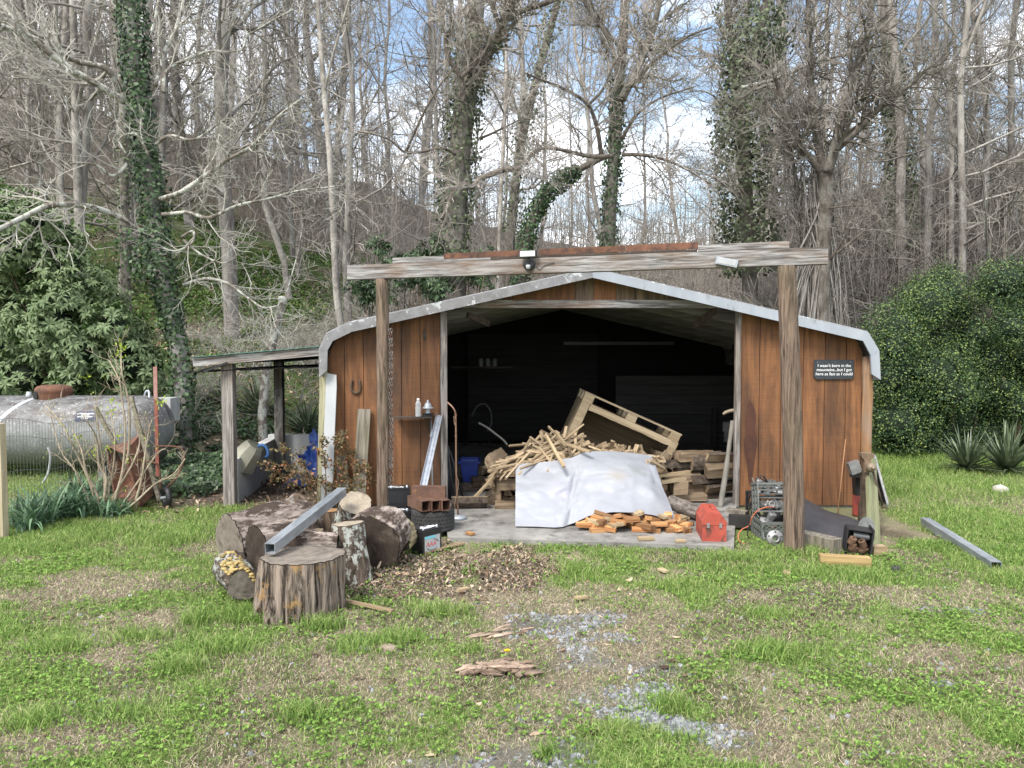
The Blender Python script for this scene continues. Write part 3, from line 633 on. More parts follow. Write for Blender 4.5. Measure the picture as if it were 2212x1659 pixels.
b0 = gr(490, 1097); mb = MB(); zt_ = at(490, 786, Yp)[2]; mb.box((b0[0], Yp, zt_ / 2 - .03), (.115, .10, zt_ + .06)); part('post', mb, M['greyz'], lt)
b0 = at(604, 900, 9.6); z1 = p0[2] - .02; mb = MB(); mb.box((b0[0], 9.6, z1 / 2), (.11, .1, z1)); part('post', mb, wood('peeling_dark_post', (.03, .025, .02), (.08, .07, .06), 2, .85, stain=(.4, .4, .38), samt=.8, ssc=4), lt)
# concrete wall below, tub, hose, tarp
mb = MB(); a0 = gr(502, 1085); a1 = gr(588, 1020); b1 = gr(693, 1020)
def wallseg(a, b, h, t=.12):
    d = nrm(np.array([b[0] - a[0], b[1] - a[1], 0])); mb.bar(np.array([a[0], a[1], h / 2 - .03]), np.array([b[0], b[1], h / 2 - .03]), t, h + .06)
wallseg(a0, a1, .46); wallseg([a1[0] - .05, a1[1] + .06], [b1[0] + .1, b1[1] + .06], .5)
solo('concrete_trough', mb, M['concrete_wall'], 'pale low concrete wall making a trough under the lean-to', 'concrete wall')
M['tub'] = plain('dirty_cream_plastic', (.20, .195, .15), (.30, .29, .23), 4, .7, bmp=.05, spots=(.16, .16, .10), sp=(.55, .7), ssc=5)
tc_ = at(527, 1000, 8.0); mb = MB()
ring = lambda w, d, z, n=6: [np.array([w * math.cos(a), d * math.sin(a), z]) for a in (np.arange(8) + .5) * math.pi / 4]
Mt = frame(tc_ + np.array([.03, .05, .085]), (.80, .2, -.62), (0, 1, 0)) 
rings = [ring(.16, .2, -.13), ring(.18, .22, -.135), ring(.13, .17, .08), ring(.10, .12, .135)]
G = np.array([xf(Mt, np.array(r + r[:1])) for r in rings]); mb.grid(G, False); mb.add(G[-1, :-1], [list(range(8))])
solo('plastic_tub', mb, M['tub'], 'dirty cream plastic tub tipped over on the trough wall', 'tub')
M['blue'] = plain('faded_blue_hose', (.05, .16, .42), (.08, .22, .5), 8, .5, bmp=.05)
hp = [at(*K5(*q), 8.0) for q in ((570, 1125), (600, 1115), (630, 1125), (648, 1160), (650, 1200), (632, 1215))]
mb = MB(); mb.tube(hp, .016, 8); solo('hose', mb, M['blue'], 'short bent blue hose over the edge of the trough', 'hose')
M['tarp'] = plain('dark_blue_tarp', (.015, .05, .22), (.03, .08, .32), 6, .5, bmp=.3)
def sheet(name, corners, nu, nv, amp, th, mat, label, cat, seed=1, fq=4, smooth=True):
    c = [np.array(k) for k in corners]; G = np.zeros((nu, nv, 3))
    for i, u in enumerate(np.linspace(0, 1, nu)):
        for j, v_ in enumerate(np.linspace(0, 1, nv)): G[i, j] = (c[0] * (1 - u) + c[1] * u) * (1 - v_) + (c[3] * (1 - u) + c[2] * u) * v_
    n_ = nrm(np.cross(c[1] - c[0], c[3] - c[0])); k = fbm(np.stack(np.meshgrid(np.linspace(0, fq, nu), np.linspace(0, fq, nv), indexing='ij'), -1), seed, 3) - .5
    G += n_ * (k * amp)[..., None]; mb = MB(); mb.slab(G, th, smooth); return solo(name, mb, mat, label, cat)
sheet('blue_tarp', [at(645, 990, 8.6), at(680, 930, 8.9), at(690, 945, 8.3), at(690, 1040, 8.3)], 14, 14, .25, .004, M['tarp'], 'crumpled blue tarp draped behind the white corner board', 'tarp', 3)
sheet('blue_tarp', [gr(608, 1048, .05), gr(640, 1025, .10), gr(672, 1030, .12), gr(668, 1048, .04)], 12, 12, .16, .004, M['tarp'], 'small scrap of blue tarp on the ground by the rose bush', 'tarp', 5)
# boards leaning on the left wall
def leaner(name, a, b, w, th, mat, label, cat, up=(0, -1, 0)):
    M4 = axis_frame(a, np.asarray(b) - a, (0, 1, 0)); L = np.linalg.norm(np.asarray(b) - a); mb = MB(); mb.box((0, 0, L / 2), (w, th, L))
    return place(name, mb.mesh(name, mat), M4, label, cat)
a = gr(698, 1095); mb = MB(); wt = .125
Mw = axis_frame(np.array([wx(701, 7.2), 7.22, -.02]), np.array([wx(714, 7.42) - wx(701, 7.2), .2, at(714, 808, 7.42)[2]]), (0, 1, 0)); L = 1.42
mb.add([(-.06, .005, 0), (.055, 0, 0), (.066, 0, L * .92), (.06, 0, L - .01), (-.03, .005, L), (-.045, .005, L)], [[0, 1, 2, 3, 4, 5]]); mb2 = MB()
mb2.prism([(-.062, 0), (.05, 0), (.058, L * .5), (.066, L * .9), (.06, L - .02), (-.04, L)], -.012, .012)
place('white_board', mb2.mesh('white_board', M['white']), Mw, 'peeling white painted board leaning at the shed corner', 'board')
leaner('corner_plank', np.array([wx(693, 7.4), 7.33, -.02]), np.array([wx(699, 7.44), 7.44, at(699, 800, 7.4)[2]]), .07, .03, wood('yellow_green_plank', (.18, .17, .10), (.38, .36, .24), 2, .85, stain=(.1, .1, .05)), 'yellowish mossy plank behind the white corner board', 'board')
M['oldplank'] = wood('mossy_grey_plank', (.09, .08, .06), (.24, .21, .17), 2, .9, 0, .1, .5, 1, stain=(.09, .10, .035), samt=.9, ssc=3)
leaner('plank', np.array([wx(768, 7.2), 7.25, -.02]), np.array([wx(786, 7.45), 7.46, at(786, 884, 7.45)[2]]), .13, .03, M['oldplank'], 'mossy grey plank leaning on the wall under the horseshoe', 'board')
leaner('plank', np.array([wx(742, 7.3), 7.32, -.02]), np.array([wx(735, 7.45), 7.46, at(735, 985, 7.45)[2]]), .11, .03, M['oldplank'], 'shorter grey plank leaning low between white board and rose bush', 'board')
mb = MB(); mb.tube([gr(686, 1055), at(688, 970, 7.2)], .012, 8); solo('broom_handle', mb, plain('orange_stained_handle', (.30, .13, .035), (.4, .19, .06), 10, .6), 'orange wooden handle standing by the white board', 'handle')
# horseshoe
hs = [at(*K5(*q), YW - .012) for q in ((1332, 588), (1322, 640), (1330, 680), (1360, 702), (1390, 685), (1400, 640), (1388, 588))]
mb = MB(); 
tt = np.linspace(0, 6, 25); hp = np.array([[np.interp(t, range(7), [h[i] for h in hs]) for i in range(3)] for t in tt]); mb.tube(hp, .011, 8); solo('horseshoe', mb, M['iron'], 'rusty horseshoe nailed to the brown wall', 'horseshoe')
# wall sign
sg = thing('sign', 'black slate sign with white lettering on the shed wall', 'sign', at(1800, 818, YW - .01))
x0, x1 = wx(1757), wx(1843); z0, z1 = wz(819), wz(777); ch = .022
mb = MB(); mb.prism([(x0 + ch, z0), (x1 - ch, z0), (x1, z0 + ch), (x1, z1 - ch * .5), (x1 - ch * .5, z1), (x0 + ch * .5, z1), (x0, z1 - ch * .5), (x0, z0 + ch)], YW - .018, YW - .004)
part('board', mb, plain('slate_board', (.022, .027, .033), (.035, .042, .05), 20, .7), sg)
def text_mesh(name, lines, size, mat, M4, root, spacing=1.0, shear=0, depth=.0008, bold=0.0):
    cu = bpy.data.curves.new(name, 'FONT'); cu.body = lines; cu.size = size; cu.align_x = 'CENTER'; cu.align_y = 'CENTER'; cu.space_line = spacing; cu.extrude = depth; cu.shear = shear; cu.offset = bold
    t = bpy.data.objects.new(name, cu); COL.objects.link(t); bpy.context.view_layer.update()
    me = bpy.data.meshes.new_from_object(t.evaluated_get(bpy.context.evaluated_depsgraph_get())); bpy.data.objects.remove(t)
    me.materials.clear(); me.materials.append(mat); o = bpy.data.objects.new(name, me); COL.objects.link(o); o.parent = root
    Mx = np.array(M4, float).copy(); Mx[:3, 3] -= np.array(root.location); o.matrix_local = Matrix(Mx.tolist()); return o
M['paint'] = plain('white_lettering', (.8, .8, .8), (.82, .82, .82), 5, .6, bmp=0)
text_mesh('lettering', "I wasn't born in the\nmountains...but I got\nhere as fast as I could", .0435, M['paint'], frame(((x0 + x1) / 2, YW - .020, (z0 + z1) / 2 - .004), (1, 0, 0), (0, 0, 1)), sg, .98, .08, bold=.0001)
for px in (1764, 1836):
    mb = MB(); mb.lathe([(0, .003), (.004, .001), (.004, 0)], 8, axis_frame(np.array([wx(px), YW - .018, wz(782)]), (0, -1, 0))); part('nail', mb, M['galv'], sg)
# ================================================================ log pile
M['endgrain_dark'] = None
def endmat(name, c1, c2, spot=None, th=(.55, .65)):
    m, nt, b, _ = newmat(name); v = coords(nt, (1, 1, 1), False); wv = N(nt, 'ShaderNodeTexWave', wave_type='RINGS', rings_direction='Z'); wv.inputs['Scale'].default_value = 26
    wv.inputs['Distortion'].default_value = 4.5; wv.inputs['Detail'].default_value = 4; wv.inputs['Detail Scale'].default_value = 2.5; nt.links.new(v, wv.inputs['Vector'])
    f = noise(nt, v, 14, 6, .7); k = mth(nt, 'ADD', mth(nt, 'MULTIPLY', wv.outputs['Fac'], .11), mth(nt, 'MULTIPLY', f, .92)); c = ramp(nt, k, [(.3, c1), (.72, c2)])
    if spot: c = mix(nt, ramp(nt, noise(nt, v, 5, 6, .7), [(th[0], g3(0)), (th[1], g3(1))]), c, spot)
    nt.links.new(c, b.inputs['Base Color']); b.inputs['Roughness'].default_value = .9; b.inputs['Specular IOR Level'].default_value = .2; bump(nt, b, k, .5, .008); return m
M['end_dark'] = endmat('dark_log_cut', (.020, .015, .012), (.075, .057, .045), (.12, .095, .075))  # darkest of the cut tones, on three log ends
M['end_grey'] = endmat('grey_weathered_cut', (.10, .085, .07), (.25, .215, .18), (.06, .048, .04))
M['end_pale'] = endmat('pale_cut', (.17, .14, .105), (.38, .325, .25), (.10, .08, .06))
M['end_orange'] = endmat('orange_cut', (.14, .07, .03), (.38, .23, .11), (.05, .035, .025))
M['bark_pink'] = barkmat('flaking_pale_bark', (.075, .055, .045), (.40, .34, .30), (.055, .04, .032), 1, 22, .35, bmp=1, th=(.46, .54))
M['bark_dark'] = barkmat('dark_rotting_bark', (.03, .022, .016), (.20, .145, .105), (.34, .31, .27), .9, 26, .2, bmp=1, th=(.55, .62))
M['bark_lichen'] = barkmat('lichen_bark', (.03, .023, .018), (.15, .115, .09), (.40, .41, .37), 1, 34, .4, bmp=1, th=(.52, .56))
M['bark_stump'] = barkmat('streaked_stump_bark', (.022, .016, .012), (.34, .275, .225), (.36, .22, .09), .85, 24, .09, bmp=1.0, th=(.57, .62), lo=.42, hi=.60)
M['moss_yellow'] = plain('yellow_fungus', (.20, .14, .05), (.40, .30, .12), 30, .9, isl=.4)
def log(name, p0, p1, r0, r1, bark, cut0, cut1, label, cat='log', group=None, ncut=2, rough=.05, seed=1, squash=1.0, ring=84, hint=(0, 0, 1)):
    p0 = np.array(p0, float); p1 = np.array(p1, float); L = np.linalg.norm(p1 - p0); M4 = axis_frame(p0, p1 - p0, hint)
    nz = max(6, int(L / .02)); a = np.arange(ring) * 2 * math.pi / ring; Z = np.linspace(0, L, nz)
    P3 = np.stack([np.cos(a)[None] * 1.2 + 0 * Z[:, None], np.sin(a)[None] * 1.2 + 0 * Z[:, None], np.broadcast_to(Z[:, None] * 2.5, (nz, ring))], -1)
    big = fbm(P3, seed, 2) - .5; fine = fbm(P3 * np.array([8, 8, 1.0]), seed + 5, 3) - .5
    r = (r0 + (r1 - r0) * Z / L)[:, None] * (1 + big * .42 + fine * rough * 4.5)
    G = np.stack([np.cos(a) * r, np.sin(a) * r * squash, np.broadcast_to(Z[:, None], (nz, ring))], -1); G = np.concatenate([G, G[:, :1]], 1)
    root = thing(name, label, cat, (p0 + p1) / 2 * [1, 1, 0] + [0, 0, min(p0[2], p1[2]) - max(r0, r1) * 0])
    mb = MB().grid(G[:, ::-1]); local_part('bark', mb, bark, root, np.eye(4)) if False else None
    def lp(nm, mb, mt):
        o = bpy.data.objects.new(nm, mb.mesh(nm, mt)); COL.objects.link(o); o.parent = root; Mx = M4.copy(); Mx[:3, 3] -= np.array(root.location); o.matrix_local = Matrix(Mx.tolist()); return o
    lp('bark', mb, bark)
    for e, cm in ((0, cut0), (-1, cut1)):
        if cm is None: continue
        ringp = G[e, :-1]; mb = MB(); rad = np.linspace(.985, 0, 9)
        H = np.array([[q * [s, s, 1] + [0, 0, (.004 if e else -.004) + (.012 * (fbm(np.array([[q[0] * s * 14, q[1] * s * 14]]), seed + 9, 3)[0] - .5)) * (1 if s < .97 else 0)] for q in list(ringp) + [ringp[0]]] for s in rad])
        mb.grid(H[::-1] if e == 0 else H); lp('cut_face', mb, cm)
    return root
def dir3(az, el=0): return np.array([math.sin(az) * math.cos(el), math.cos(az) * math.cos(el), math.sin(el)])
# chopping stump in front
b0 = gr(644, 1318); b0[1] += .02
log('stump', [b0[0], b0[1] + .07, -.03], [b0[0] - .006, b0[1] + .085, .315], .272, .255, M['bark_stump'], None, M['end_grey'], 'upright chopping stump with streaked bark, its flat top carrying a metal tube', 'stump', seed=3, rough=.05, ring=160)
# small log with yellow fungus
e = at(527, 1279, 4.62)
lg = log('log', [e[0] - .24, e[1] + .42, .10], [e[0], e[1], .105], .115, .105, M['bark_lichen'], None, M['end_grey'], 'short lichen covered log topped with yellow fungus beside the stump', 'log', seed=8, rough=.06)
mb = MB(); n = 170
for i in range(n):
    t = R.random(); c = np.array([e[0] - .24 * t, e[1] + .42 * t - .02, 0]); a = (R.random() - .5) * 1.9 + .2; p = c + np.array([math.sin(a) * .115, -.06 * abs(math.sin(a)), .105 + math.cos(a) * .112]); s = .008 + .010 * R.random()
    if R.random() < .55: mb.add(RV * s * (1 + .5 * (R.random((12, 1)) - .5)) * [1.3, 1.3, .7] + p, RF, True)
    if t > .75 and R.random() < .5: continue
part('fungus', mb, M['moss_yellow'], lg)
# two big rounds at the left
c1 = at(497, 1178, 5.30); c1[2] = .205
log('log', c1, c1 + np.array([.42, .46, .04]), .212, .18, M['bark_pink'], M['end_grey'], None, 'long thick log with pale flaking bark and a broad grey cut end facing the camera', 'log', seed=11, rough=.05, ring=110)
c2 = at(557, 1190, 5.02); c2[2] = .195
log('log', c2, c2 + np.array([.30, .30, .03]), .192, .18, M['bark_pink'], M['end_dark'], None, 'thick log with a dark cut end and whitish top bark, half behind the stump', 'log', seed=15, rough=.06, ring=110)
# rotten broken stub
c3 = np.array([at(639, 1090, 5.75)[0], 5.75, 0]); mb = MB(); a = np.arange(37) * 2 * math.pi / 36; zt = at(639, 1066, 5.75)[2]
G = []
for z in np.linspace(-.02, 1, 14):
    G.append([[c3[0] + math.cos(q) * (.105 + .02 * math.sin(3 * q + 5 * z)) * (1 - .12 * z) - .02 * z, c3[1] + math.sin(q) * .11, z * (zt - .05 * (1 + math.sin(q * 2.0 + 1)) - .05 * fbm(np.array([[q * 2.6, .5]]), 4)[0])] for q in a[:-1]] ); G[-1].append(G[-1][0])
G = np.array(G); mb.slab(G, -.035, True); solo('stump', mb, M['bark_dark'], 'hollow broken stump with ragged rotten rim at the back of the log pile', 'stump')
# upright tilted round C
c4 = gr(752, 1264); t4 = at(748, 1136, c4[1] + .10)
log('log', c4 + [0, .13, -.02], t4 + [0, .06, 0], .13, .115, M['bark_lichen'], None, M['end_pale'], 'upright log with lichen on its bark and a pale tilted top cut', 'log', seed=21, rough=.06, hint=(1, 0, 0))
# big dark disc D and the thin round E behind it
c5 = at(800, 1178, 5.32); c5[2] = .205
log('log', c5, c5 + np.array([.06, .27, .03]), .205, .20, M['bark_pink'], M['end_dark'], None, 'large round log slice standing on edge with a dark face and orange patch', 'log slice', seed=25, rough=.04, ring=110)
mb = MB(); Mq = axis_frame(c5 - nrm([.06, .27, .03]) * .016, [-.06, -.27, -.03]); a = np.arange(24) * math.pi / 12; rr = .052 * (1 + .5 * (R.random(24) - .5))
pp = np.stack([-.055 + np.cos(a) * rr * .75, -.04 + np.sin(a) * rr * 1.3, 0 * a], 1); mb.add(xf(Mq, pp), [list(range(24))])
root = [o for o in COL.objects if o.get('label', '').startswith('large round log slice')][0]
part('orange_patch', mb, plain('orange_rot', (.16, .085, .03), (.28, .16, .07), 40, .9), root)
c6 = at(846, 1176, 5.58); c6[2] = .155
log('log', c6, c6 + np.array([.04, .18, .0]), .155, .145, barkmat('yellowish_bark', (.17, .13, .07), (.42, .36, .22), (.08, .06, .04), .8, 14, .4), M['end_dark'], None, 'yellow barked round log slice next to the battery', 'log slice', seed=31, rough=.05)
c7 = at(764, 1086, 5.85)
log('log', [c7[0] - .05, c7[1] + .15, .12], c7 + [.02, -.02, .0], .15, .13, M['bark_lichen'], None, M['end_pale'], 'log with white lichen and a pale slanting top at the back of the pile', 'log', seed=35, hint=(1, 0, 0))
c8 = gr(690, 1185); t8 = at(692, 1112, c8[1] + .1)
log('log', [c8[0], c8[1] + .22, 0], t8 + [0, .14, 0], .15, .14, M['bark_dark'], None, M['end_orange'], 'dark barked log with an orange split top in the middle of the pile', 'log', seed=41, hint=(1, 0, 0))
q0, q1 = at(606, 1192, 4.95), at(706, 1188, 4.9); q0[2] = .30; q1[2] = .27
log('log', q0, q1 + [.05, .1, 0], .085, .075, M['bark_pink'], None, None, 'peeled pale log lying between the stump and the lichen log', 'log', seed=47)
# galvanised square tube across the pile
def sqtube(name, a, b, w, th, mat, label, cat, up=(0, 0, 1), group=None, h=None):
    M4 = frame(a, np.asarray(b) - a, np.cross(up, np.asarray(b) - a)); L = np.linalg.norm(np.asarray(b) - a); h = h or w
    mb = MB(); mb.box((L / 2, 0, h / 2 - th / 2), (L, w, th)); mb.box((L / 2, 0, -h / 2 + th / 2), (L, w, th))
    mb.box((L / 2, w / 2 - th / 2, 0), (L - .0004, th, h - 2 * th)); mb.box((L / 2, -w / 2 + th / 2, 0), (L - .0004, th, h - 2 * th))
    return place(name, mb.mesh(name, mat), M4, label, cat, group)
M['galv_tube'] = plain('streaky_galvanised_tube', (.17, .19, .21), (.36, .385, .41), 9, .5, .4, .05, spots=(.46, .45, .43), sp=(.6, .72), ssc=12, stretch=(.35, 1, 1))
a = at(583, 1187, 4.50); b = at(739, 1062, 5.72); a[2] += .005
sqtube('metal_tube', a, b, .066, .004, M['galv_tube'], 'long galvanised square tube lying across the log pile onto the stump', 'metal tube')
M['newwood'] = wood('fresh_cut_pine', (.22, .155, .085), (.40, .31, .19), 0, .8, .12, .2, .3)
def stick(name, a, b, w, h, mat, label, cat, group=None, up=(0, 0, 1)):
    a = np.asarray(a, float); b = np.asarray(b, float); M4 = frame(a, b - a, np.cross(up, b - a)); L = np.linalg.norm(b - a); mb = MB(); mb.box((L / 2, 0, 0), (L, w, h)); return place(name, mb.mesh(name, mat), M4, label, cat, group)
stick('lath', gr(738, 1300) + [0, 0, .015], gr(848, 1324) + [0, 0, .012], .03, .014, M['newwood'], 'thin pine lath lying in the grass right beside the chopping stump', 'lath')
stick('lath', at(675, 1170, 5.1), at(692, 1143, 5.2), .05, .016, M['newwood'], 'short pine offcut sticking up among the logs', 'offcut')
stick('lath', gr(922, 1193) + [0, 0, .012], gr(1000, 1176) + [0, 0, .012], .055, .014, M['newwood'], 'pale flat lath on the ground in front of the battery', 'lath')
# ================================================================ batteries, tyre, tubes
def battery(M4, w, d, h, label, front=True):
    t = thing('car_battery', label, 'car battery', M4[:3, 3])
    def lp(nm, mb, mt):
        mb.V = [xf(M4, v) for v in mb.V]; return part(nm, mb, mt, t)
    mb = MB(); mb.box((0, 0, h * .44), (w, d, h * .88)); lp('case', mb, M['black'])
    mb = MB(); mb.box((0, 0, h * .90), (w + .008, d + .008, h * .035)); mb.box((0, 0, h * .955), (w - .004, d - .004, h * .07)); l = lp('lid', mb, M['black'])
    mb = MB()
    for i in range(7): mb.box((w * .3 * (R.random() - .5) * 2, d * .22 * (R.random() - .5) * 2, h * .9915), (.05 + .04 * R.random(), .014 + .01 * R.random(), .003))
    lp('white_crust', mb, M['paint'])
    for s in (-1, 1):
        mb = MB(); mb.lathe([(.009, 0), (.008, .02), (0, .021)], 12, np.block([[np.eye(3), np.array([[s * w * .36], [-d * .33], [h * .988]])], [np.zeros((1, 3)), np.ones((1, 1))]])); lp('terminal', mb, M['galv'])
    if front:
        y = -d / 2 - .002
        mb = MB(); mb.box((.0, y, h * .40), (w * .80, .002, h * .66)); lb = lp('paper_label', mb, M['white'])
        mb = MB(); mb.box((-w * .12, y - .0014, h * .68), (w * .56, .001, h * .10)); lp('blue_band', mb, plain('cyan_band', (.16, .48, .60), (.2, .55, .66), 5, .5, bmp=0))
        mb = MB(); mb.box((0, y - .0014, h * .09), (w * .78, .001, h * .03)); lp('red_band', mb, plain('red_band', (.55, .07, .06), (.6, .1, .08), 5, .5, bmp=0))
        text_mesh('lettering', 'AAA', h * .27, plain('red_letters', (.55, .08, .07), (.6, .1, .09), 5, .5, bmp=0), M4 @ frame((-w * .07, y - .0022, h * .40), (1, 0, 0), (0, 0, 1)), t, shear=.15)
        mb = MB(); aa = np.linspace(.25, 1.5, 9); pts = np.stack([w * .03 + np.cos(aa) * w * .29, 0 * aa + y - .002, h * .38 + np.sin(aa) * h * .20], 1); mb.tube(pts, .0026, 5); lp('swoosh', mb, M['black'])
        mb = MB(); aa = np.linspace(3.6, 5.6, 11); pts = np.stack([w * .0 + np.cos(aa) * w * .33, 0 * aa + y - .002, h * .36 + np.sin(aa) * h * .21], 1); mb.tube(pts, .0022, 5); lp('swoosh', mb, M['black'])
    return t
c = gr(911, 1197)
bt = battery(rz(.83, c + np.array([.02, .11, -.01])), .20, .155, .20, 'black car battery with white crust and a red lettered paper label, in the grass')
cable = [at(*KL(*q), y) for q, y in (((300, 1520), 5.70), ((300, 1420), 5.72), ((330, 1355), 5.78), ((400, 1335), 5.86), ((440, 1360), 5.92), ((455, 1385), 5.95))]
def smooth(P, n=6):
    P = np.array(P, float); t = np.arange(len(P)); tt = np.linspace(0, len(P) - 1, (len(P) - 1) * n + 1); Q = np.zeros((len(tt), 3))
    for i, u in enumerate(tt):
        k = int(min(u, len(P) - 2)); f = u - k; p0, p1, p2, p3 = P[max(k - 1, 0)], P[k], P[k + 1], P[min(k + 2, len(P) - 1)]
        Q[i] = .5 * ((2 * p1) + (p2 - p0) * f + (2 * p0 - 5 * p1 + 4 * p2 - p3) * f * f + (3 * p1 - p0 - 3 * p2 + p3) * f ** 3)
    return Q
mb = MB(); mb.tube(smooth(cable), .0045, 6); part('carry_strap', mb, M['black'], bt)
c = gr(878, 1150); battery(rz(.5, np.array([at(858, 1150, 6.5)[0], 6.42, .0])), .24, .17, .20, 'old black battery behind the yellow barked log slice', False)
c = np.array([at(862, 1115, 6.75)[0], 6.75, 0]); battery(rz(.2, c + [0, 0, .20]), .20, .15, .15, 'black battery with loose cables topmost behind the log slices', False)
battery(rz(.2, c), .22, .16, .20, 'black battery carrying another battery behind the log slices', False)
ty = thing('tyre', 'worn black tyre lying flat on the slab edge under the rusty tubes', 'tyre', gr(935, 1140)); cy = np.array([at(935, 1140, 6.45)[0], 6.45, .02])
mb = MB(); prof_t = [(.10, .02), (.13, 0), (.165, .004), (.186, .025), (.188, .1), (.186, .175), (.165, .196), (.13, .2), (.10, .18), (.11, .1), (.10, .02)]
mb.lathe(prof_t, 48, np.block([[np.eye(3), cy[:, None]], [np.zeros((1, 3)), np.ones((1, 1))]])); part('casing', mb, plain('tyre_rubber', (.02, .02, .02), (.045, .043, .04), 9, .85, bmp=.2), ty)
mb = MB()
for k in range(5):
    for i in range(64):
        a = i * 2 * math.pi / 64 + (k % 2) * .05; zc = .035 + k * .0325; mb.box(cy + [math.cos(a) * .189, math.sin(a) * .189, zc + .003 * ((i % 2) * 2 - 1)], (.008, .0168, .026), rz(a)[:3, :3])
part('tread', mb, plain('tread_rubber', (.03, .03, .03), (.06, .058, .055), 20, .9), ty)
zt = .225
o0 = at(*KL(455, 1215), 6.22); d = nrm(np.array([-.62, .70, 0])); sdir = np.array([.70, .62, 0]) * .0 + np.array([.98, .17, 0])
for i, px in enumerate((925.5, 951, 976)):
    a = np.array([at((408 + 104 * i) * .2133 + 833.1, 1140, 6.25 + .02 * i)[0], 6.25 + .015 * i, zt + .046]); b = a + np.array([-.16, .26, 0])
    sqtube('steel_tube', a, b, .076, .004, M['rusty_tube'], ['rusty square tube on the tyre, farthest from the doorway, in a row of three', 'rusty square tube on the tyre, middle of the row of three', 'rusty square tube on the tyre, nearest the doorway in the row of three'][i], 'steel tube', h=.092)
a = at(*KL(272, 1075), 6.42); b = at(*KL(610, 1062), 6.40); a[2] = b[2] = zt + .092 + .05
sqtube('steel_tube', a, b, .075, .004, M['rusty_tube'], 'longer rusty square tube lying across the row of three tubes', 'steel tube', h=.10)
# galvanised channel leaning, thin conduit, shelf with bottle
M4a = axis_frame(at(*KL(372, 1005), 6.55), at(*KL(545, 232), 7.47) - at(*KL(372, 1005), 6.55), (0, 1, 0)); L = np.linalg.norm(at(*KL(545, 232), 7.47) - at(*KL(372, 1005), 6.55))
mb = MB(); mb.prism([(-.030, 0), (.030, 0), (.030, L), (-.030, L)], 0, .003); mb.box((-.0315, -.012, L / 2), (.003, .03, L)); mb.box((.0315, -.012, L / 2), (.003, .03, L)); mb.box((0, -.004, L / 2), (.012, .008, L - .002))
place('steel_channel', mb.mesh('steel_channel', M['galv']), M4a, 'shiny galvanised channel leaning against the shed doorway', 'steel channel')
mb = MB(); mb.tube([at(*KL(475, 1010), 7.2), at(*KL(460, 255), 7.46)], .008, 8); mb.lathe([(.013, -.015), (.013, .015)], 10, axis_frame(at(*KL(459, 436), 7.42), (0, .02, 1))); solo('conduit', mb, M['galv'], 'thin grey conduit standing under the wall shelf', 'pipe')
sh_ = thing('wall_shelf', 'small dark shelf bracketed to the brown wall', 'shelf', at(*KL(280, 252), 7.42))
a, b = at(*KL(95, 254), 7.40), at(*KL(475, 248), 7.40); mb = MB(); mb.bar(a, b, .15, .012); part('board', mb, M['darkwood'], sh_)
a = at(*KL(395, 265), 7.42); mb = MB(); mb.bar(a, at(*KL(440, 370), 7.48), .012, .012); mb.bar(at(*KL(432, 262), 7.48), at(*KL(440, 400), 7.485), .014, .01, (0, 1, 0)); part('bracket', mb, M['iron'], sh_)
zs = at(*KL(330, 244), 7.40)[2] + .003
c = at(*KL(330, 240), 7.38); c[2] = zs; Mt = np.eye(4); Mt[:3, 3] = c
bo_ = thing('bottle', 'clear ribbed plastic bottle with a white cap on the wall shelf', 'bottle', c)
m, nt, b, out = newmat('clear_plastic'); b.inputs['Base Color'].default_value = (.72, .74, .74, 1); b.inputs['Roughness'].default_value = .15; b.inputs['Transmission Weight'].default_value = .55; b.inputs['IOR'].default_value = 1.2; M['clear'] = m
pf = [(0, 0), (.028, 0), (.030, .006)] + [(.030 - .0025 * (i % 2), .012 + i * .008) for i in range(9)] + [(.029, .092), (.024, .10), (.028, .115), (.029, .13), (.022, .15), (.013, .163), (.012, .17)]
mb = MB(); mb.lathe(pf, 20, Mt); part('body', mb, M['clear'], bo_)
mb = MB(); mb.lathe([(.0135, .168), (.0135, .183), (0, .184)], 14, Mt); part('cap', mb, M['paint'], bo_)
c = at(*KL(427, 225), 7.40); c[2] = zs; Mt = np.eye(4); Mt[:3, 3] = c
ins = thing('insulator', 'white ribbed insulator standing on two black discs on the wall shelf', 'insulator', c)
mb = MB(); mb.lathe([(0, 0), (.058, 0), (.060, .008), (.05, .012), (.03, .014), (.03, .018), (.05, .02), (.058, .026), (.055, .032), (0, .034)], 24, Mt); part('disc', mb, M['black'], ins)
mb = MB(); mb.lathe([(.024, .034), (.024, .072), (.026, .078), (.060, .082), (.058, .09), (.040, .098), (.032, .125), (.024, .138), (0, .14)], 24, Mt); part('body', mb, M['galv'], ins)
mb = MB(); mb.lathe([(.013, .138), (.013, .152), (.009, .154), (.009, .166), (0, .167)], 14, Mt); part('cap', mb, M['galv'], ins)
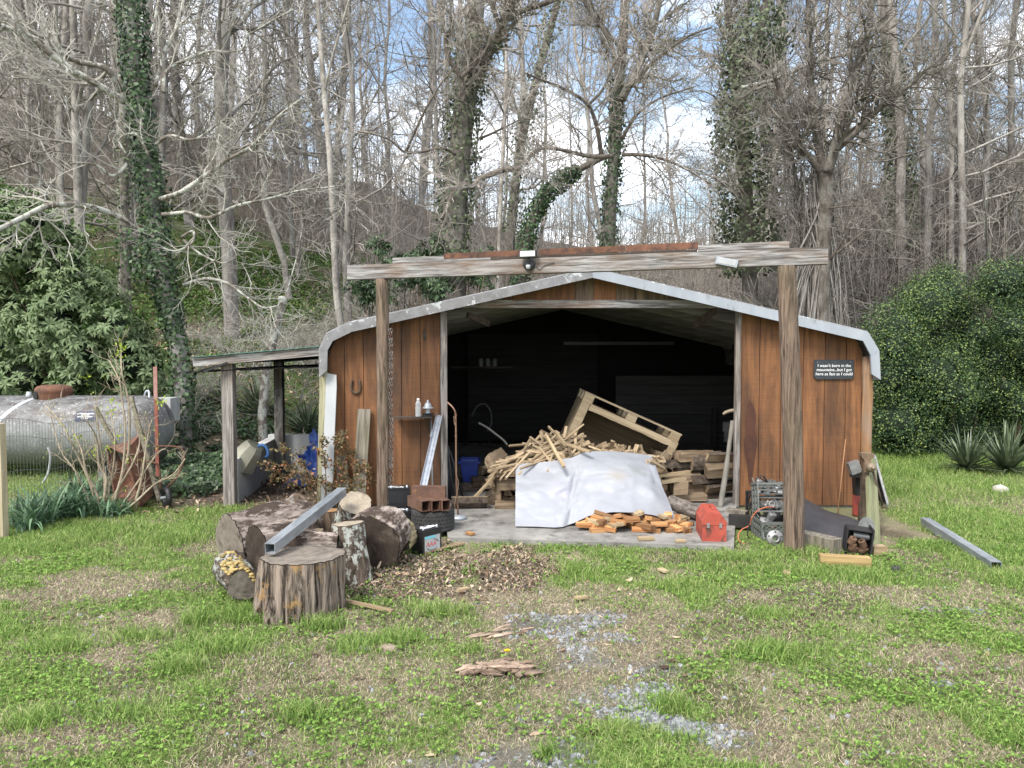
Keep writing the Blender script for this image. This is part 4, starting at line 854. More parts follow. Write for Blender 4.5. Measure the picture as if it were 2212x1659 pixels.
# copper pipe lamp stand
M['copper'] = plain('aged_copper_pipe', (.12, .065, .04), (.24, .14, .09), 9, .5, .4, .1, spots=(.32, .30, .26), sp=(.62, .7), ssc=14)
lp_ = thing('lamp_stand', 'bent copper pipe stand with a round silver base at the doorway', 'lamp stand', gr(990, 1125, FL)); bx = gr(990, 1121, FL)
mb = MB(); Mt = np.eye(4); Mt[:3, 3] = bx; mb.lathe([(0, 0), (.078, 0), (.078, .022), (.07, .03), (.02, .04), (0, .04)], 28, Mt); part('base', mb, M['galv'], lp_)
yb = bx[1]; pl = [bx + [0, 0, .03]] + [at(*KL(*q), yb) for q in ((716, 900), (712, 440), (709, 230))] ; mb = MB(); mb.tube(smooth(pl, 3), .0085, 10); part('pole', mb, M['copper'], lp_)
mb = MB(); mb.tube(smooth([at(*KL(*q), yb + e) for q, e in (((709, 232), 0), ((700, 185), .0), ((670, 140), .02), ((625, 100), .06))]), .0085, 10); mb.lathe([(.012, -.008), (.012, .008)], 12, axis_frame(at(*KL(711, 440), yb), (0, 0, 1))); mb.lathe([(.012, -.012), (.012, .012)], 12, axis_frame(at(*KL(709, 225), yb), (0, 0, 1))); part('bent_arm', mb, M['copper'], lp_)
mb = MB(); mb.tube(smooth([at(*KL(*q), yb - .02) for q in ((690, 240), (698, 330), (712, 345), (715, 800), (735, 900), (728, 1000), (700, 1120), (705, 1180))]), .003, 5); part('cord', mb, plain('brown_cord', (.2, .13, .08), (.26, .18, .12), 5, .6), lp_)
# ================================================================ inside the shed
M['split'] = wood('split_firewood_face', (.12, .082, .05), (.32, .24, .155), 0, .85, .1, .35, .7, .8, stain=(.10, .065, .04), samt=.6, ssc=4)
M['fbark'] = barkmat('firewood_bark', (.04, .03, .024), (.14, .11, .085), None, .5, 20, 1, obj=.3)
def firewood_mesh(seed, L, r, cut=120):
    g = np.random.default_rng(seed); an = math.radians(cut); k = 7
    a = np.linspace(-an / 2, an / 2, k); arc = np.stack([np.cos(a) * r * (1 + .12 * (g.random(k) - .5)), np.sin(a) * r], 1); poly = np.concatenate([[[0., 0.]], arc]); poly -= poly.mean(0)
    xs = np.linspace(0, L, 7); V = []; n = len(poly)
    for i, x in enumerate(xs):
        w = 1 + .10 * (g.random((n, 1)) - .5); V.append(np.c_[np.full(n, x), poly * w])
    V = np.array(V); mb = MB(); V = V.reshape(-1, 3)
    for i in range(6):
        for j in range(n):
            j2 = (j + 1) % n; mb.F.append((np.array([[i * n + j, i * n + j2, (i + 1) * n + j2, (i + 1) * n + j]]), False, 1 if 1 <= j < n - 1 else 0))
    mb.V.append(V); mb.n = len(V); mb.F.append((np.array([list(range(n))[::-1]]), False, 0)); mb.F.append((np.array([[6 * n + j for j in range(n)]]), False, 0))
    return mb.mesh('firewood', [M['split'], M['fbark']])
FW = [firewood_mesh(i, .36 + .05 * (i % 3), .085 + .012 * (i % 4), (95, 130, 160, 80)[i % 4]) for i in range(8)]
def fire(p, az, roll, i, label, group, el=0):
    x = dir3(az, el); M4 = frame(p, x, (0, 0, 1)) @ np.array(Matrix.Rotation(roll, 4, 'X')); return place('firewood', FW[i % 8], M4, label, 'firewood', group)
def stackwall(x0, x1, y, z1f, az, label, group, seed, dx=.125, dz=.088):
    g = np.random.default_rng(seed); z = FL + .05; row = 0
    while True:
        xs_ = np.arange(x0 + (row % 2) * dx * .5, x1, dx); any_ = False
        for x in xs_:
            if z > z1f(x): continue
            any_ = True; fire(np.array([x, y + .06 * (g.random() - .5), z + .015 * (g.random() - .5)]), az + .35 * (g.random() - .5), g.random() * 6.3, g.integers(8), label, group, .12 * (g.random() - .5))
        if not any_: break
        z += dz; row += 1
a = at(1060, 1100, 7.7)[0]; b = at(1125, 1100, 7.7)[0]
stackwall(a, b + .1, 7.45, lambda x: at(0, 1005, 7.45)[2], .15, 'split log in the stack between white sheet and copper stand', 'firewood stacked beside the copper stand', 1)
stackwall(b + .1, at(1380, 1100, 7.9)[0], 7.62, lambda x: at(0, 985, 7.7)[2], .1, 'split log in the firewood stack behind the white sheet', 'firewood stacked behind the sheet', 2, .14, .1)
a = at(1425, 1100, 7.9)[0]; b = at(1530, 1100, 7.9)[0]
stackwall(a, b, 7.75, lambda x: at(0, 985, 7.75)[2], 1.25, 'split log in the firewood stack beneath the tilted crate corner', 'firewood stacked under the crate corner', 3, .3, .082)
stackwall(a + .1, b + .12, 8.05, lambda x: at(0, 990, 8.05)[2], -.2, 'split log in the firewood stack beneath the tilted crate corner', 'firewood stacked under the crate corner', 13, .13, .082)
a = at(1000, 1100, 8.3)[0]; b = at(1065, 1100, 8.3)[0]
stackwall(a, b, 8.2, lambda x: .10 + .34 * (x - a) / (b - a), 1.2, 'split log in the low dim heap beside the blue bin', 'firewood heaped by the blue bin', 4, .22, .09)
fire(np.array([at(975, 1090, 7.25)[0], 7.25, FL + .06]), 1.5, 2.2, 3, 'split log with pale bark on the slab behind the copper stand', None)
# front block ends (clear large ones)
def block(px0, py0, px1, py1, Y, label, dep=.3, mat=None, tilt=0):
    p0, p1 = at(px0, py1, Y), at(px1, py0, Y); w = p1[0] - p0[0]; h = p1[2] - p0[2]; mb = MB(); mb.prism([(-w / 2, -h / 2), (w / 2 * .98, -h / 2 * .9), (w / 2, h / 2), (-w / 2 * .96, h / 2 * .93)], 0, dep)
    M4 = np.eye(4); c_, s_ = math.cos(tilt), math.sin(tilt); M4[:3, :3] = [[c_, 0, s_], [0, 1, 0], [-s_, 0, c_]]; M4[:3, 3] = (p0 + p1) / 2; return place('firewood', mb.mesh('firewood', mat or M['split']), M4, label, 'firewood')
block(1067, 1009, 1115, 1031, 7.25, 'squared pale log laid on top of the stack at the corner of the white sheet')
block(1074, 1034, 1114, 1060, 7.30, 'split log end just below the squared pale log by the white sheet')
block(1068, 1088, 1112, 1119, 7.25, 'lowest split log end at the foot of the white sheet')
block(1452, 1069, 1528, 1083, 7.55, 'long flat split board sticking out below the stack by the bark log')
block(1455, 1040, 1487, 1070, 7.50, 'fresh orange log end showing in the stack above the bark log')
stick('lath', at(1422, 1028, 7.5), at(1490, 1019, 7.6), .04, .03, M['newwood'], 'upper of two pale laths poking out of the stack under the crate', 'lath')
stick('lath', at(1426, 1042, 7.45), at(1480, 1034, 7.55), .05, .035, M['newwood'], 'lower of two pale laths poking out of the stack under the crate', 'lath')
# bark log and stuff at the right of the sheet
pa, pb = at(1447, 1090, 7.0), at(1512, 1122, 6.75); pa[2] = FL + .085 + .05; pb[2] = FL + .07
log('log', pa, pb, .065, .07, barkmat('grey_scaly_bark', (.05, .042, .036), (.20, .175, .155), None, .5, 26, .6, bmp=1), None, M['end_grey'], 'round grey barked log resting against the white sheet', 'log', seed=61)
# crate turned on its side, pallet uppermost
M['pallet'] = wood('pale_pallet_wood', (.25, .19, .115), (.42, .34, .225), 0, .75, .12, 0, .25, .8, stain=(.20, .14, .08), samt=.4, ssc=3)
M['crate_in'] = wood('brown_crate_inside', (.14, .10, .06), (.22, .165, .10), 0, .8, .06, 0, .2, .5)
YC = 8.15
A0 = at(*K6(1035, 660), YC); A1 = at(*K6(1650, 935), YC); U = A1 - A0; Lu = np.linalg.norm(U); Vd = np.array([-U[2], 0, U[0]]) * -1; Vd = nrm(Vd)
if Vd[2] > 0: Vd = -Vd
Mc = np.eye(4); Mc[:3, 0] = nrm(U); Mc[:3, 2] = -Vd; Mc[:3, 1] = np.cross(Mc[:3, 2], Mc[:3, 0]); Mc[:3, 3] = A0     # x along pallet, y into the shed, z up out of the crate
cr = thing('crate', 'plywood crate tipped on its side with its pallet base uppermost', 'crate', A0 + Vd * .7 + np.array([.3, .3, 0]))
def cpart(nm, mb, mt):
    mb.V = [xf(Mc, v) for v in mb.V]; return local_part(nm, mb, mt, cr, Mc)
HC, DC = .80, .75
mb = MB(); mb.box((.02, DC / 2, -HC / 2 - .1), (.035, DC, HC)); cpart('side_panel', mb, M['pallet'])
mb = MB(); mb.box((Lu - .02, DC / 2, -HC / 2 - .1), (.035, DC, HC)); cpart('side_panel', mb, M['pallet'])
mb = MB(); mb.box((Lu / 2, DC, -HC / 2 - .1), (Lu - .07, .02, HC)); cpart('back_panel', mb, M['crate_in'])
mb = MB(); mb.box((Lu / 2, DC / 2, -.108), (Lu - .01, DC, .018)); cpart('base_panel', mb, M['crate_in'])
mb = MB(); mb.box((.0485, DC / 2 - .005, -HC / 2 - .12), (.02, DC - .02, HC - .04)); mb.box((Lu - .0485, DC / 2 - .005, -HC / 2 - .12), (.02, DC - .02, HC - .04)); cpart('inner_lining', mb, M['crate_in'])
mb = MB()
def ragged(x0, x1, z0, z1, n=40):                           # torn plywood edge left on the frame
    xs_ = np.linspace(x0, x1, n); lo_ = z0 - .012 - .022 * fbm(np.stack([xs_ * 9, xs_ * 0], 1), 5, 3); return [(x, z1) for x in xs_[::-1]] + [(x, z) for x, z in zip(xs_, lo_)]
mb.prism(ragged(.10, Lu - .075, -.150, -.1005)[::-1], -.012, .006); cpart('torn_edge', mb, M['pallet'])
for i, x in enumerate((.045, Lu - .035)):
    mb = MB(); mb.box((x, -.004, -HC / 2 - .1015), (.095 if i == 0 else .085, .03, HC)); cpart('corner_board', mb, M['pallet'])
for y in (.05, DC / 2, DC - .05):
    for x in (.055, Lu / 2, Lu - .055):
        mb = MB(); mb.box((x, y, -.055), (.115, .095, .078)); cpart('block', mb, M['pallet'])
    mb = MB(); mb.box((Lu / 2, y, -.006), (Lu + .02, .10, .019)); cpart('runner', mb, M['pallet'])
for x in (.055, Lu / 2, Lu - .055):
    mb = MB(); mb.box((x, DC / 2, -.0966), (.11, DC + .02, .004)); cpart('cross_board', mb, M['pallet'])
# kindling heap
M['kind'] = wood('kindling_pine', (.20, .145, .085), (.42, .32, .205), 0, .85, .08, .3, .3, .9)
def stick_mesh(L, w, h, s): 
    mb = MB(); g = np.random.default_rng(s); q = np.array([[-1, -1], [1, -1], [1, 1], [-1, 1]]) * [w / 2, h / 2]; V = []
    for x in (0, L * .5, L): V.append(np.c_[np.full(4, x - L / 2) + .004 * (g.random(4) - .5), q * (1 + .15 * (g.random((4, 2)) - .5))])
    V = np.concatenate(V); f = [[3, 2, 1, 0], [8, 9, 10, 11]] + [[i * 4 + j, i * 4 + (j + 1) % 4, i * 4 + 4 + (j + 1) % 4, i * 4 + 4 + j] for i in (0, 1) for j in range(4)]
    mb.add(V, f); return mb.mesh('kindling_stick', M['kind'])
KS = [stick_mesh(.30 + .05 * i, .022 + .004 * (i % 3), .016 + .004 * (i % 2), i) for i in range(7)]; KO = [stick_mesh(.09 + .025 * i, .045 + .008 * (i % 3), .02 + .006 * (i % 2), 20 + i) for i in range(7)]
g = np.random.default_rng(5)
heap = lambda px: np.interp(px, [1090, 1110, 1140, 1180, 1240, 1300, 1360, 1420], [1000, 985, 960, 945, 950, 957, 965, 985])
for i in range(125):                                        # long sticks, left
    px = 1092 + 150 * g.random() ** .9; top = heap(px); py = top + (1003 - top) * (g.random() ** 1.2) + 3; Y = 7.25 + .55 * (1003 - py) / 60 + .25 * g.random()
    a_ = .75 + .28 * g.normal() if px < 1170 else g.choice([.8, 2.3, .4]) + .25 * g.normal(); el = .25 + .16 * g.normal()
    x = np.array([math.cos(a_) * math.cos(el) * .9, math.sin(a_) * math.cos(el) * .75, math.sin(el)]); M4 = frame(at(px, py, Y), x, (g.normal() * .5, 1, g.normal() * .5))
    place('kindling_stick', KS[i % 7], M4, 'long pine kindling stick in the heap on the firewood stack', 'kindling', 'kindling sticks heaped on the firewood')
for i in range(120):                                        # offcuts, right
    px = 1215 + 215 * g.random(); top = heap(px) + 2; py = top + (1000 - top) * g.random() ** 1.3 + 4; Y = 7.35 + .5 * (1003 - py) / 60 + .2 * g.random()
    x = g.normal(size=3) * [1, .8, .5]; M4 = frame(at(px, py, Y), x, g.normal(size=3))
    place('wood_offcut', KO[i % 7], M4, 'short pine offcut in the heap at the mouth of the crate', 'offcut', 'pine offcuts heaped at the crate')
for (q0, q1, y0, y1, w, lb) in (((835, 915), (895, 1000), 7.6, 7.2, .03, 'grey weathered stick standing out of the kindling heap'), ((775, 945), (890, 1145), 7.5, 6.95, .028, 'long pine stick sliding off the kindling heap onto the white sheet'), ((905, 885), (890, 960), 7.7, 7.6, .03, 'pine stick pointing straight up out of the kindling heap'), ((880, 990), (1060, 1045), 7.4, 7.15, .03, 'pale pine lath lying level across the top of the white sheet'), ((290, 1365), (528, 1112), 7.3, 7.45, .03, 'long pine lath leaning from the floor onto the firewood by the copper stand'), ((832, 1510), (925, 1330), 6.62, 6.98, .034, 'single pine stick lying on the white sheet')):
    stick('lath', at(*K6(*q0), y0), at(*K6(*q1), y1), w, .022, M['newwood'], lb, 'lath')
# the white sheet
M['sheet'] = plain('grubby_white_sheet', (.255, .266, .295), (.325, .337, .367), 2.2, .55, bmp=.25, spots=(.25, .25, .245), sp=(.58, .78), bd=.02, ssc=2.5)
topc = [(578, 1130), (700, 1122), (830, 1108), (950, 1085), (1000, 1058), (1080, 1046), (1200, 1046), (1320, 1056), (1440, 1072), (1452, 1068)]
botc = [(574, 1532), (700, 1534), (830, 1540), (880, 1536), (960, 1508), (1050, 1465), (1200, 1440), (1330, 1442), (1460, 1458), (1615, 1496)]
nu, nv = 84, 60; G = np.zeros((nu, nv, 3))
tu = np.linspace(0, 9, nu)
ty_ = np.interp(tu, range(10), [7.28, 7.28, 7.27, 7.26, 7.28, 7.31, 7.35, 7.40, 7.45, 7.45]); by_ = [gr(*K6(np.interp(t, range(10), [p[0] for p in botc]), np.interp(t, range(10), [p[1] for p in botc])), FL + .012 + np.interp(t, [3.5, 5, 6, 7, 8, 9], [0, .07, .12, .12, .08, 0])) for t in tu]
for i, t in enumerate(tu):
    T = at(*K6(np.interp(t, range(10), [p[0] for p in topc]), np.interp(t, range(10), [p[1] for p in topc])), ty_[i]); B = by_[i]
    for j, v_ in enumerate(np.linspace(0, 1, nv)):
        p = B * (1 - v_) + T * v_; u_ = i / (nu - 1)
        sag = math.sin(v_ * math.pi)
        bl = .075 * math.exp(-((u_ - .68) / .22) ** 2 - ((v_ - .66) / .32) ** 2) - .035 * math.exp(-((u_ - .42) / .09) ** 2 - ((v_ - .55) / .3) ** 2) - .05 * math.exp(-((u_ - .25) / .12) ** 2 - ((v_ - .42) / .14) ** 2) + .05 * math.exp(-((u_ - .12) / .15) ** 2 - ((v_ - .6) / .3) ** 2) + .05 * math.exp(-((u_ - .87) / .08) ** 2 - ((v_ - .3) / .25) ** 2)
        fold = .014 * math.exp(-((u_ - .33 - .22 * v_) / .022) ** 2) * sag
        p = p + np.array([0, -1, .35]) * (bl * sag + fold + .06 * (fbm(np.array([[u_ * 5, v_ * 4]]), 3, 3)[0] - .5) * sag - .055 * abs(fbm(np.array([[u_ * 5 + v_ * 2.5, v_ * 3 - u_ * 1.2]]), 8, 4)[0] - .5) * 2 * min(1, sag * 2)); G[i, j] = p
mb = MB(); mb.slab(G, .004); shw = solo('white_sheet', mb, M['sheet'], 'large grubby white plastic sheet draped over the firewood in the doorway', 'plastic sheet')
M['stain_g'] = plain('green_grey_stain', (.30, .33, .27), (.48, .50, .46), 6, .7, bmp=0); M['stain_b'] = plain('brown_stain', (.42, .38, .32), (.52, .48, .42), 6, .7, bmp=0)
# stains blend inside the sheet's own material
nt = M['sheet'].node_tree; bs = [n for n in nt.nodes if n.type == 'BSDF_PRINCIPLED'][0]; src = bs.inputs['Base Color'].links[0].from_socket
ov = N(nt, 'ShaderNodeTexCoord').outputs['Object']; c = src
for pxy, Y, rad, col in (((1390, 1110), 7.05, .13, (.17, .19, .145)), ((1230, 1235), 6.95, .12, (.31, .275, .225)), ((870, 1310), 6.9, .13, (.32, .315, .37)), ((1330, 1100), 7.0, .10, (.235, .25, .215))):
    q = at(*K6(*pxy), Y) - np.array(shw.location); vd = N(nt, 'ShaderNodeVectorMath', operation='DISTANCE'); nt.links.new(ov, vd.inputs[0]); vd.inputs[1].default_value = tuple(float(a) for a in q)
    k = mth(nt, 'ADD', vd.outputs['Value'], mth(nt, 'MULTIPLY', noise(nt, ov, 12, 5, .7), .16)); c = mix(nt, ramp(nt, mth(nt, 'MULTIPLY', k, 1.0), [(rad * .4 + .08, g3(.6)), (rad + .11, g3(0))]), c, col)
nt.links.new(c, bs.inputs['Base Color'])
# block heap on the slab
M['block'] = wood('orange_damp_offcut', (.22, .085, .026), (.43, .24, .10), 0, .75, .1, .5, .3, .8)
BL = []
for i in range(6):
    mb = MB(); L, w, h = .10 + .02 * i, .055 + .012 * (i % 4), .026 + .006 * (i % 3); q = np.array([[-1, -1], [1, -1], [1, 1], [-1, 1]]) * [w / 2, h / 2]; gg = np.random.default_rng(i)
    V = np.concatenate([np.c_[np.full(4, x) + .006 * (gg.random(4) - .5), q * (1 + .1 * (gg.random((4, 2)) - .5))] for x in (-L / 2, L / 2)]); mb.add(V, [[3, 2, 1, 0], [4, 5, 6, 7]] + [[j, (j + 1) % 4, 4 + (j + 1) % 4, 4 + j] for j in range(4)]); BL.append(mb.mesh('wood_block', M['block'] if i % 3 else M['newwood']))
g = np.random.default_rng(12)
for i in range(96):
    px = 1262 + 215 * g.random(); lay = g.random() ** 1.6; py = 1152 - 30 * g.random() - 2; p = gr(px, py, FL); 
    k = max(0, 1 - ((px - 1360) / 120) ** 2) * max(0, 1 - ((py - 1132) / 22) ** 2 * .6); z = FL + .016 + .125 * k * lay
    x = np.array([g.normal(), g.normal() * .7, .25 * g.normal() * lay]); M4 = frame([p[0], p[1], z], x, np.array([g.normal() * .5, 1 * g.choice([-1, 1]), .2 * g.normal()]))
    if abs(M4[2, 2]) < .8: M4 = frame([p[0], p[1], z], x * [1, 1, 0], (-x[1], x[0], 0))
    place('wood_block', BL[g.integers(6)], M4, 'sawn wood block in the orange heap on the slab before the white sheet', 'wood block', 'sawn blocks heaped on the slab')
for px, py, lb in ((1016, 1156, 'tiny wood cube lying alone on the slab by the tyre'), (1395, 1167, 'wood block lying apart at the slab edge below the orange heap'), (1470, 1172, 'dark flat wood chip on the slab edge toward the red toolbox')):
    p = gr(px, py, FL); M4 = rz(.5 * g.normal(), p + [0, 0, .016]); M4[:3, :3] *= .55 if px < 1100 else .8; place('wood_block', BL[px % 6], M4, lb, 'wood block')
# red toolbox
M['red'] = plain('worn_red_paint', (.30, .048, .032), (.40, .080, .052), 5, .55, .0, .1, spots=(.085, .038, .026), sp=(.52, .62), ssc=11)
tb = thing('toolbox', 'worn red metal toolbox with a peaked lid on the slab corner', 'toolbox', gr(1548, 1168, FL)); c = gr(1549, 1170, FL); c[1] += .2
Mt = rz(-.12, c)
def tp(nm, mb, mt):
    mb.V = [xf(Mt, v) for v in mb.V]; return part(nm, mb, mt, tb)
w = .098; mb = MB(); mb.prism([(-w, 0), (w, 0), (w, .135), (-w, .135)], -.2, .2); tp('body', mb, M['red'])
mb = MB(); mb.prism([(-w - .003, .137), (w + .003, .137), (w + .003, .165), (.05, .235), (-.05, .235), (-w - .003, .165)], -.203, .203); lid = tp('lid', mb, M['red'])
mb = MB(); mb.tube(smooth([np.array(p) for p in ((.0, -.07, .236), (0, -.065, .252), (0, 0, .258), (0, .065, .252), (0, .07, .236))]), .006, 8); mb.V = [xf(Mt, v) for v in mb.V]; part('handle', mb, M['red'], lid)
mb = MB(); mb.box((0, -.206, .10), (.0, .0, .0)) if False else None
for x in (-.05, .05):
    mb = MB(); mb.box((x, -.206, .135), (.022, .006, .04)); tp('latch', mb, M['steel'])
# blue bin, bundle of black pipes, hose, leaning pole
bn = thing('bin', 'dark blue plastic bin standing in the shade of the shed', 'bin', at(1012, 1051, 8.6)); y = 8.55
p0, p1 = at(*K6(238, 1270), y), at(*K6(320, 1270), y); q0, q1 = at(*K6(215, 1108), y), at(*K6(332, 1105), y)
mb = MB(); G = []
for z, (a, b), d in ((FL, (p0[0], p1[0]), .22), (q0[2] - .03, (q0[0], q1[0]), .32)): G.append([(a, y, z), (b, y, z), (b, y + d, z), (a, y + d, z), (a, y, z)])
mb.slab(np.array(G), .006, False); M['binblue'] = plain('dark_blue_plastic', (.012, .035, .22), (.02, .05, .30), 5, .4, bmp=0); part('body', mb, M['binblue'], bn)
mb = MB(); z = q0[2] - .015
for a, b in (((q0[0] - .01, y - .01), (q1[0] + .01, y - .01)), ((q0[0] - .01, y + .33), (q1[0] + .01, y + .33)), ((q0[0] - .01, y - .01), (q0[0] - .01, y + .33)), ((q1[0] + .01, y - .01), (q1[0] + .01, y + .33))): mb.bar((*a, z), (*b, z), .02, .03, ext=.015)
part('rim', mb, M['binblue'], bn)
M['pipe'] = plain('dull_black_pipe', (.02, .02, .022), (.05, .05, .055), 8, .5, .2)
for i, (t, b) in enumerate((((140, 1010), (160, 1430)), ((142, 1080), (185, 1440)), ((138, 1150), (150, 1420)), ((150, 1040), (240, 1360)))):
    mb = MB(); mb.tube([at(*K6(*b), 7.75), at(*K6(*t), 7.62 + .02 * i)], .011, 8); solo('black_pipe', mb, M['pipe'], 'dark pipe standing just inside the doorway behind the jamb', 'pipe', 'dark pipes leaning behind the jamb')
mb = MB(); mb.tube(smooth([at(*K6(*q), 8.3) for q in ((335, 860), (390, 890), (450, 935), (500, 975), (522, 1003))]), .013, 8); solo('hose', mb, plain('pale_grey_hose', (.14, .135, .125), (.2, .19, .17), 6, .6), 'pale stiff hose arching out of the dark above the firewood', 'hose')
mb = MB(); mb.tube(smooth([at(*K6(*q), 9.2) for q in ((290, 820), (330, 750), (380, 740), (415, 790), (420, 860), (390, 920))]), .012, 8); solo('metal_hoop', mb, M['pipe'], 'dim bare metal hoop hanging deep in the shed', 'hoop')
mb = MB(); pA_, pB_ = at(*K6(1900, 1420), 7.35), at(*K6(1982, 850), 7.75); mb.tube(smooth([pA_, (pA_ + pB_) / 2 + [.006, 0, 0], pB_]), [.028] * 7 + [.024] * 6, 12, jag=.04); solo('pole', mb, plain('grey_weathered_pole', (.14, .13, .11), (.25, .235, .205), 10, .8, stretch=(1, 1, .2)), 'grey pole leaning inside the doorway behind the red toolbox', 'pole')
mb = MB(); mb.tube(smooth([at(*K6(*q), 7.9) for q in ((1920, 805), (1945, 790), (1975, 782), (1990, 780))]), [.012, .013, .015, .017, .018, .019, .02, .02, .02, .02, .02, .02, .02, .02, .02, .02, .02, .02, .018], 8); solo('pick_handle', mb, plain('pale_wood_handle', (.3, .25, .18), (.4, .34, .26), 8, .7), 'pale wooden tool handle end hanging beside the jamb', 'tool handle')
mb = MB(); q = at(*K6(1950, 885), 7.85); mb.box(q, (.10, .03, .10)); mb.box(q + [-.01, -.005, -.10], (.05, .03, .12)); solo('clamp', mb, M['black_metal'], 'black clamp hooked on the grey leaning pole', 'clamp')
mb = MB(); mb.bar(at(*K6(1862, 760), 10.1), at(*K6(1860, 1110), 10.1), .05, .05, (0, 1, 0)); solo('dark_post', mb, M['black_metal'], 'dark upright post before the inner boarding inside the shed', 'post')
mb = MB(); mb.bar(at(*K6(890, 345), 11.5), at(*K6(1600, 345), 11.5), .09, .05); solo('strip_light', mb, plain('shade_toned_lamp_tube', (.06, .062, .062), (.1, .1, .1), 4, .5), 'unlit dark toned strip light hanging under the shed rafters', 'strip light')  # tube toned dark, the interior's shade put into its colour
for i, px in enumerate((350, 395, 440)):
    c = at(*K6(px, 495), 10.5); Mt = np.eye(4); Mt[:3, 3] = c; mb = MB(); mb.lathe([(0, 0), (.035, 0), (.037, .01), (.037, .08), (.03, .095), (.03, .115), (0, .116)], 14, Mt); solo('jar', mb, M['grey_plastic'], 'dark toned jar on the dim shelf at the back of the shed', 'jar', 'jars on the dim shelf')  # dark plastic tone stands in for the shade on the jars
mb = MB(); mb.bar(at(*K6(160, 500), 10.5), at(*K6(560, 500), 10.5), .25, .025); solo('back_shelf', mb, M['darkwood'], 'dim shelf board holding jars at the back of the shed', 'shelf')
# ================================================================ scrap by the stouter post
def boxat(px, py, Y, w, h, d, rot=None): return at(px, py, Y), (w, d, h)
def crate_mesh(w, d, h, th=.012, cell=.045):
    mb = MB()
    for x in (-w / 2, w / 2):
        for y in (-d / 2, d / 2): mb.box((x, y, h / 2), (.02, .02, h))
    for z in (.01, h - .012, h * .5):
        for s in (-1, 1): mb.box((0, s * d / 2, z), (w - .02, th, .024)); mb.box((s * w / 2, 0, z), (th, d - .02, .024))
    return mb
def lattice(mb, w, z0, z1, y, n=6):
    h = z1 - z0
    for i in range(n):
        x = -w / 2 + w * (i + .5) / n
        for s in (-1, 1): mb.bar((x - s * w / n, y, z0), (x + s * w / n, y + .001 * s, z1), .006, .008, (0, 1, 0))
def crate_thing(Mt, w, d, h, mat, label):
    t = thing('milk_crate', label, 'crate', Mt[:3, 3])
    def pt(nm, mb, mt): mb.V = [xf(Mt, v) for v in mb.V]; return part(nm, mb, mt, t)
    pt('frame', crate_mesh(w, d, h), mat); mb = MB(); lattice(mb, w - .02, .02, h * .5, -d / 2, 6); lattice(mb, w - .02, h * .5, h - .02, -d / 2, 6); pt('lattice', mb, mat)
    mb = MB(); lattice(mb, w - .02, .02, h - .02, 0, 5); V = mb.V; mb.V = [np.stack([v[:, 1] + .001 - w / 2, v[:, 0], v[:, 2]], 1) for v in V]; pt('lattice', mb, mat)
    mb = MB()
    for i in range(7): mb.box((0, -d / 2 + d * (i + .5) / 7, .006), (w - .02, .012, .01))
    pt('floor_grid', mb, mat); return t
zg = 0.0
c = at(1668, 1160, 6.33); crate_thing(rz(.0, [c[0] + .03, 6.33, -.01]), .32, .26, .155, M['grey_plastic'], 'grey milk crate underneath another one beside the stouter post')
Mt = rz(.06, [c[0] + .03, 6.42, .155]); Mt = Mt @ np.array(Matrix.Rotation(math.radians(72), 4, 'X')); Mt[:3, 3] += [0, .0, .0]
Mt = frame([c[0] + .03, 6.46, .27], (1, .05, 0), (0, .16, 1)); Mt = Mt @ np.array(Matrix.Translation((0, 0, 0)))
# opening faces the camera: local z -> towards the viewer
Mo = np.eye(4); zl = nrm([-.06, -1, .22]); xl = nrm(np.cross([0, 0, 1], zl)) * 1; yl = np.cross(zl, xl); Mo[:3, 0] = xl; Mo[:3, 1] = yl; Mo[:3, 2] = zl; Mo[:3, 3] = [c[0] + .035, 6.50, .295]
crate_thing(Mo, .31, .24, .20, M['grey_plastic'], 'grey milk crate lying open toward the viewer, full of engine scrap')
cb = at(1640, 1130, 6.85); crate_thing(rz(.1, [cb[0] + .08, 6.85, 0]), .30, .26, .27, M['black'], 'dark milk crate at the wall with a greasy carburettor on it')
M['alu'] = plain('dirty_cast_aluminium', (.10, .10, .098), (.27, .27, .265), 26, .5, .5, .3, spots=(.05, .045, .04), sp=(.52, .62), ssc=22)
# carburettor on top
cv = thing('carburettor', 'greasy grey carburettor with a black hose lying on the dark crate', 'engine part', [cb[0] + .10, 6.8, .275])
mb = MB(); g = np.random.default_rng(3)
for i in range(26):
    p = np.array([cb[0] - .02 + .30 * g.random(), 6.72 + .18 * g.random(), .285 + .10 * g.random()]); d = nrm(g.normal(size=3) * [1, 1.4, .6]); r = .008 + .022 * g.random() ** 1.5
    mb.tube([p - d * (.02 + .03 * g.random()), p + d * (.02 + .03 * g.random())], r, 10)
for i in range(14): mb.box((cb[0] - .02 + .30 * g.random(), 6.72 + .18 * g.random(), .29 + .08 * g.random()), .03 + .05 * g.random(3), np.array(Matrix.Rotation(g.random() * 3, 3, 'Z') @ Matrix.Rotation(g.random(), 3, 'X')))
part('body', mb, M['alu'], cv)
for x, y in ((430, 430), (555, 460)):
    q = at(*KE(x, y), 6.66); mb = MB(); mb.lathe([(0, 0), (.016, 0), (.02, .01), (.02, .03), (.012, .05), (.012, .06), (0, .06)], 16, axis_frame(q, (-.1, -1, .1))); part('throat', mb, M['steel'], cv)
mb = MB(); mb.tube(smooth([at(*KE(*q), 6.75) for q in ((640, 430), (590, 350), (545, 270), (500, 205))]), .0095, 8); part('hose', mb, M['black'], cv)
mb = MB(); mb.tube(smooth([at(*KE(*q), 6.76) for q in ((545, 290), (480, 250), (455, 225), (475, 200))]), .005, 6); part('wire', mb, M['black'], cv)
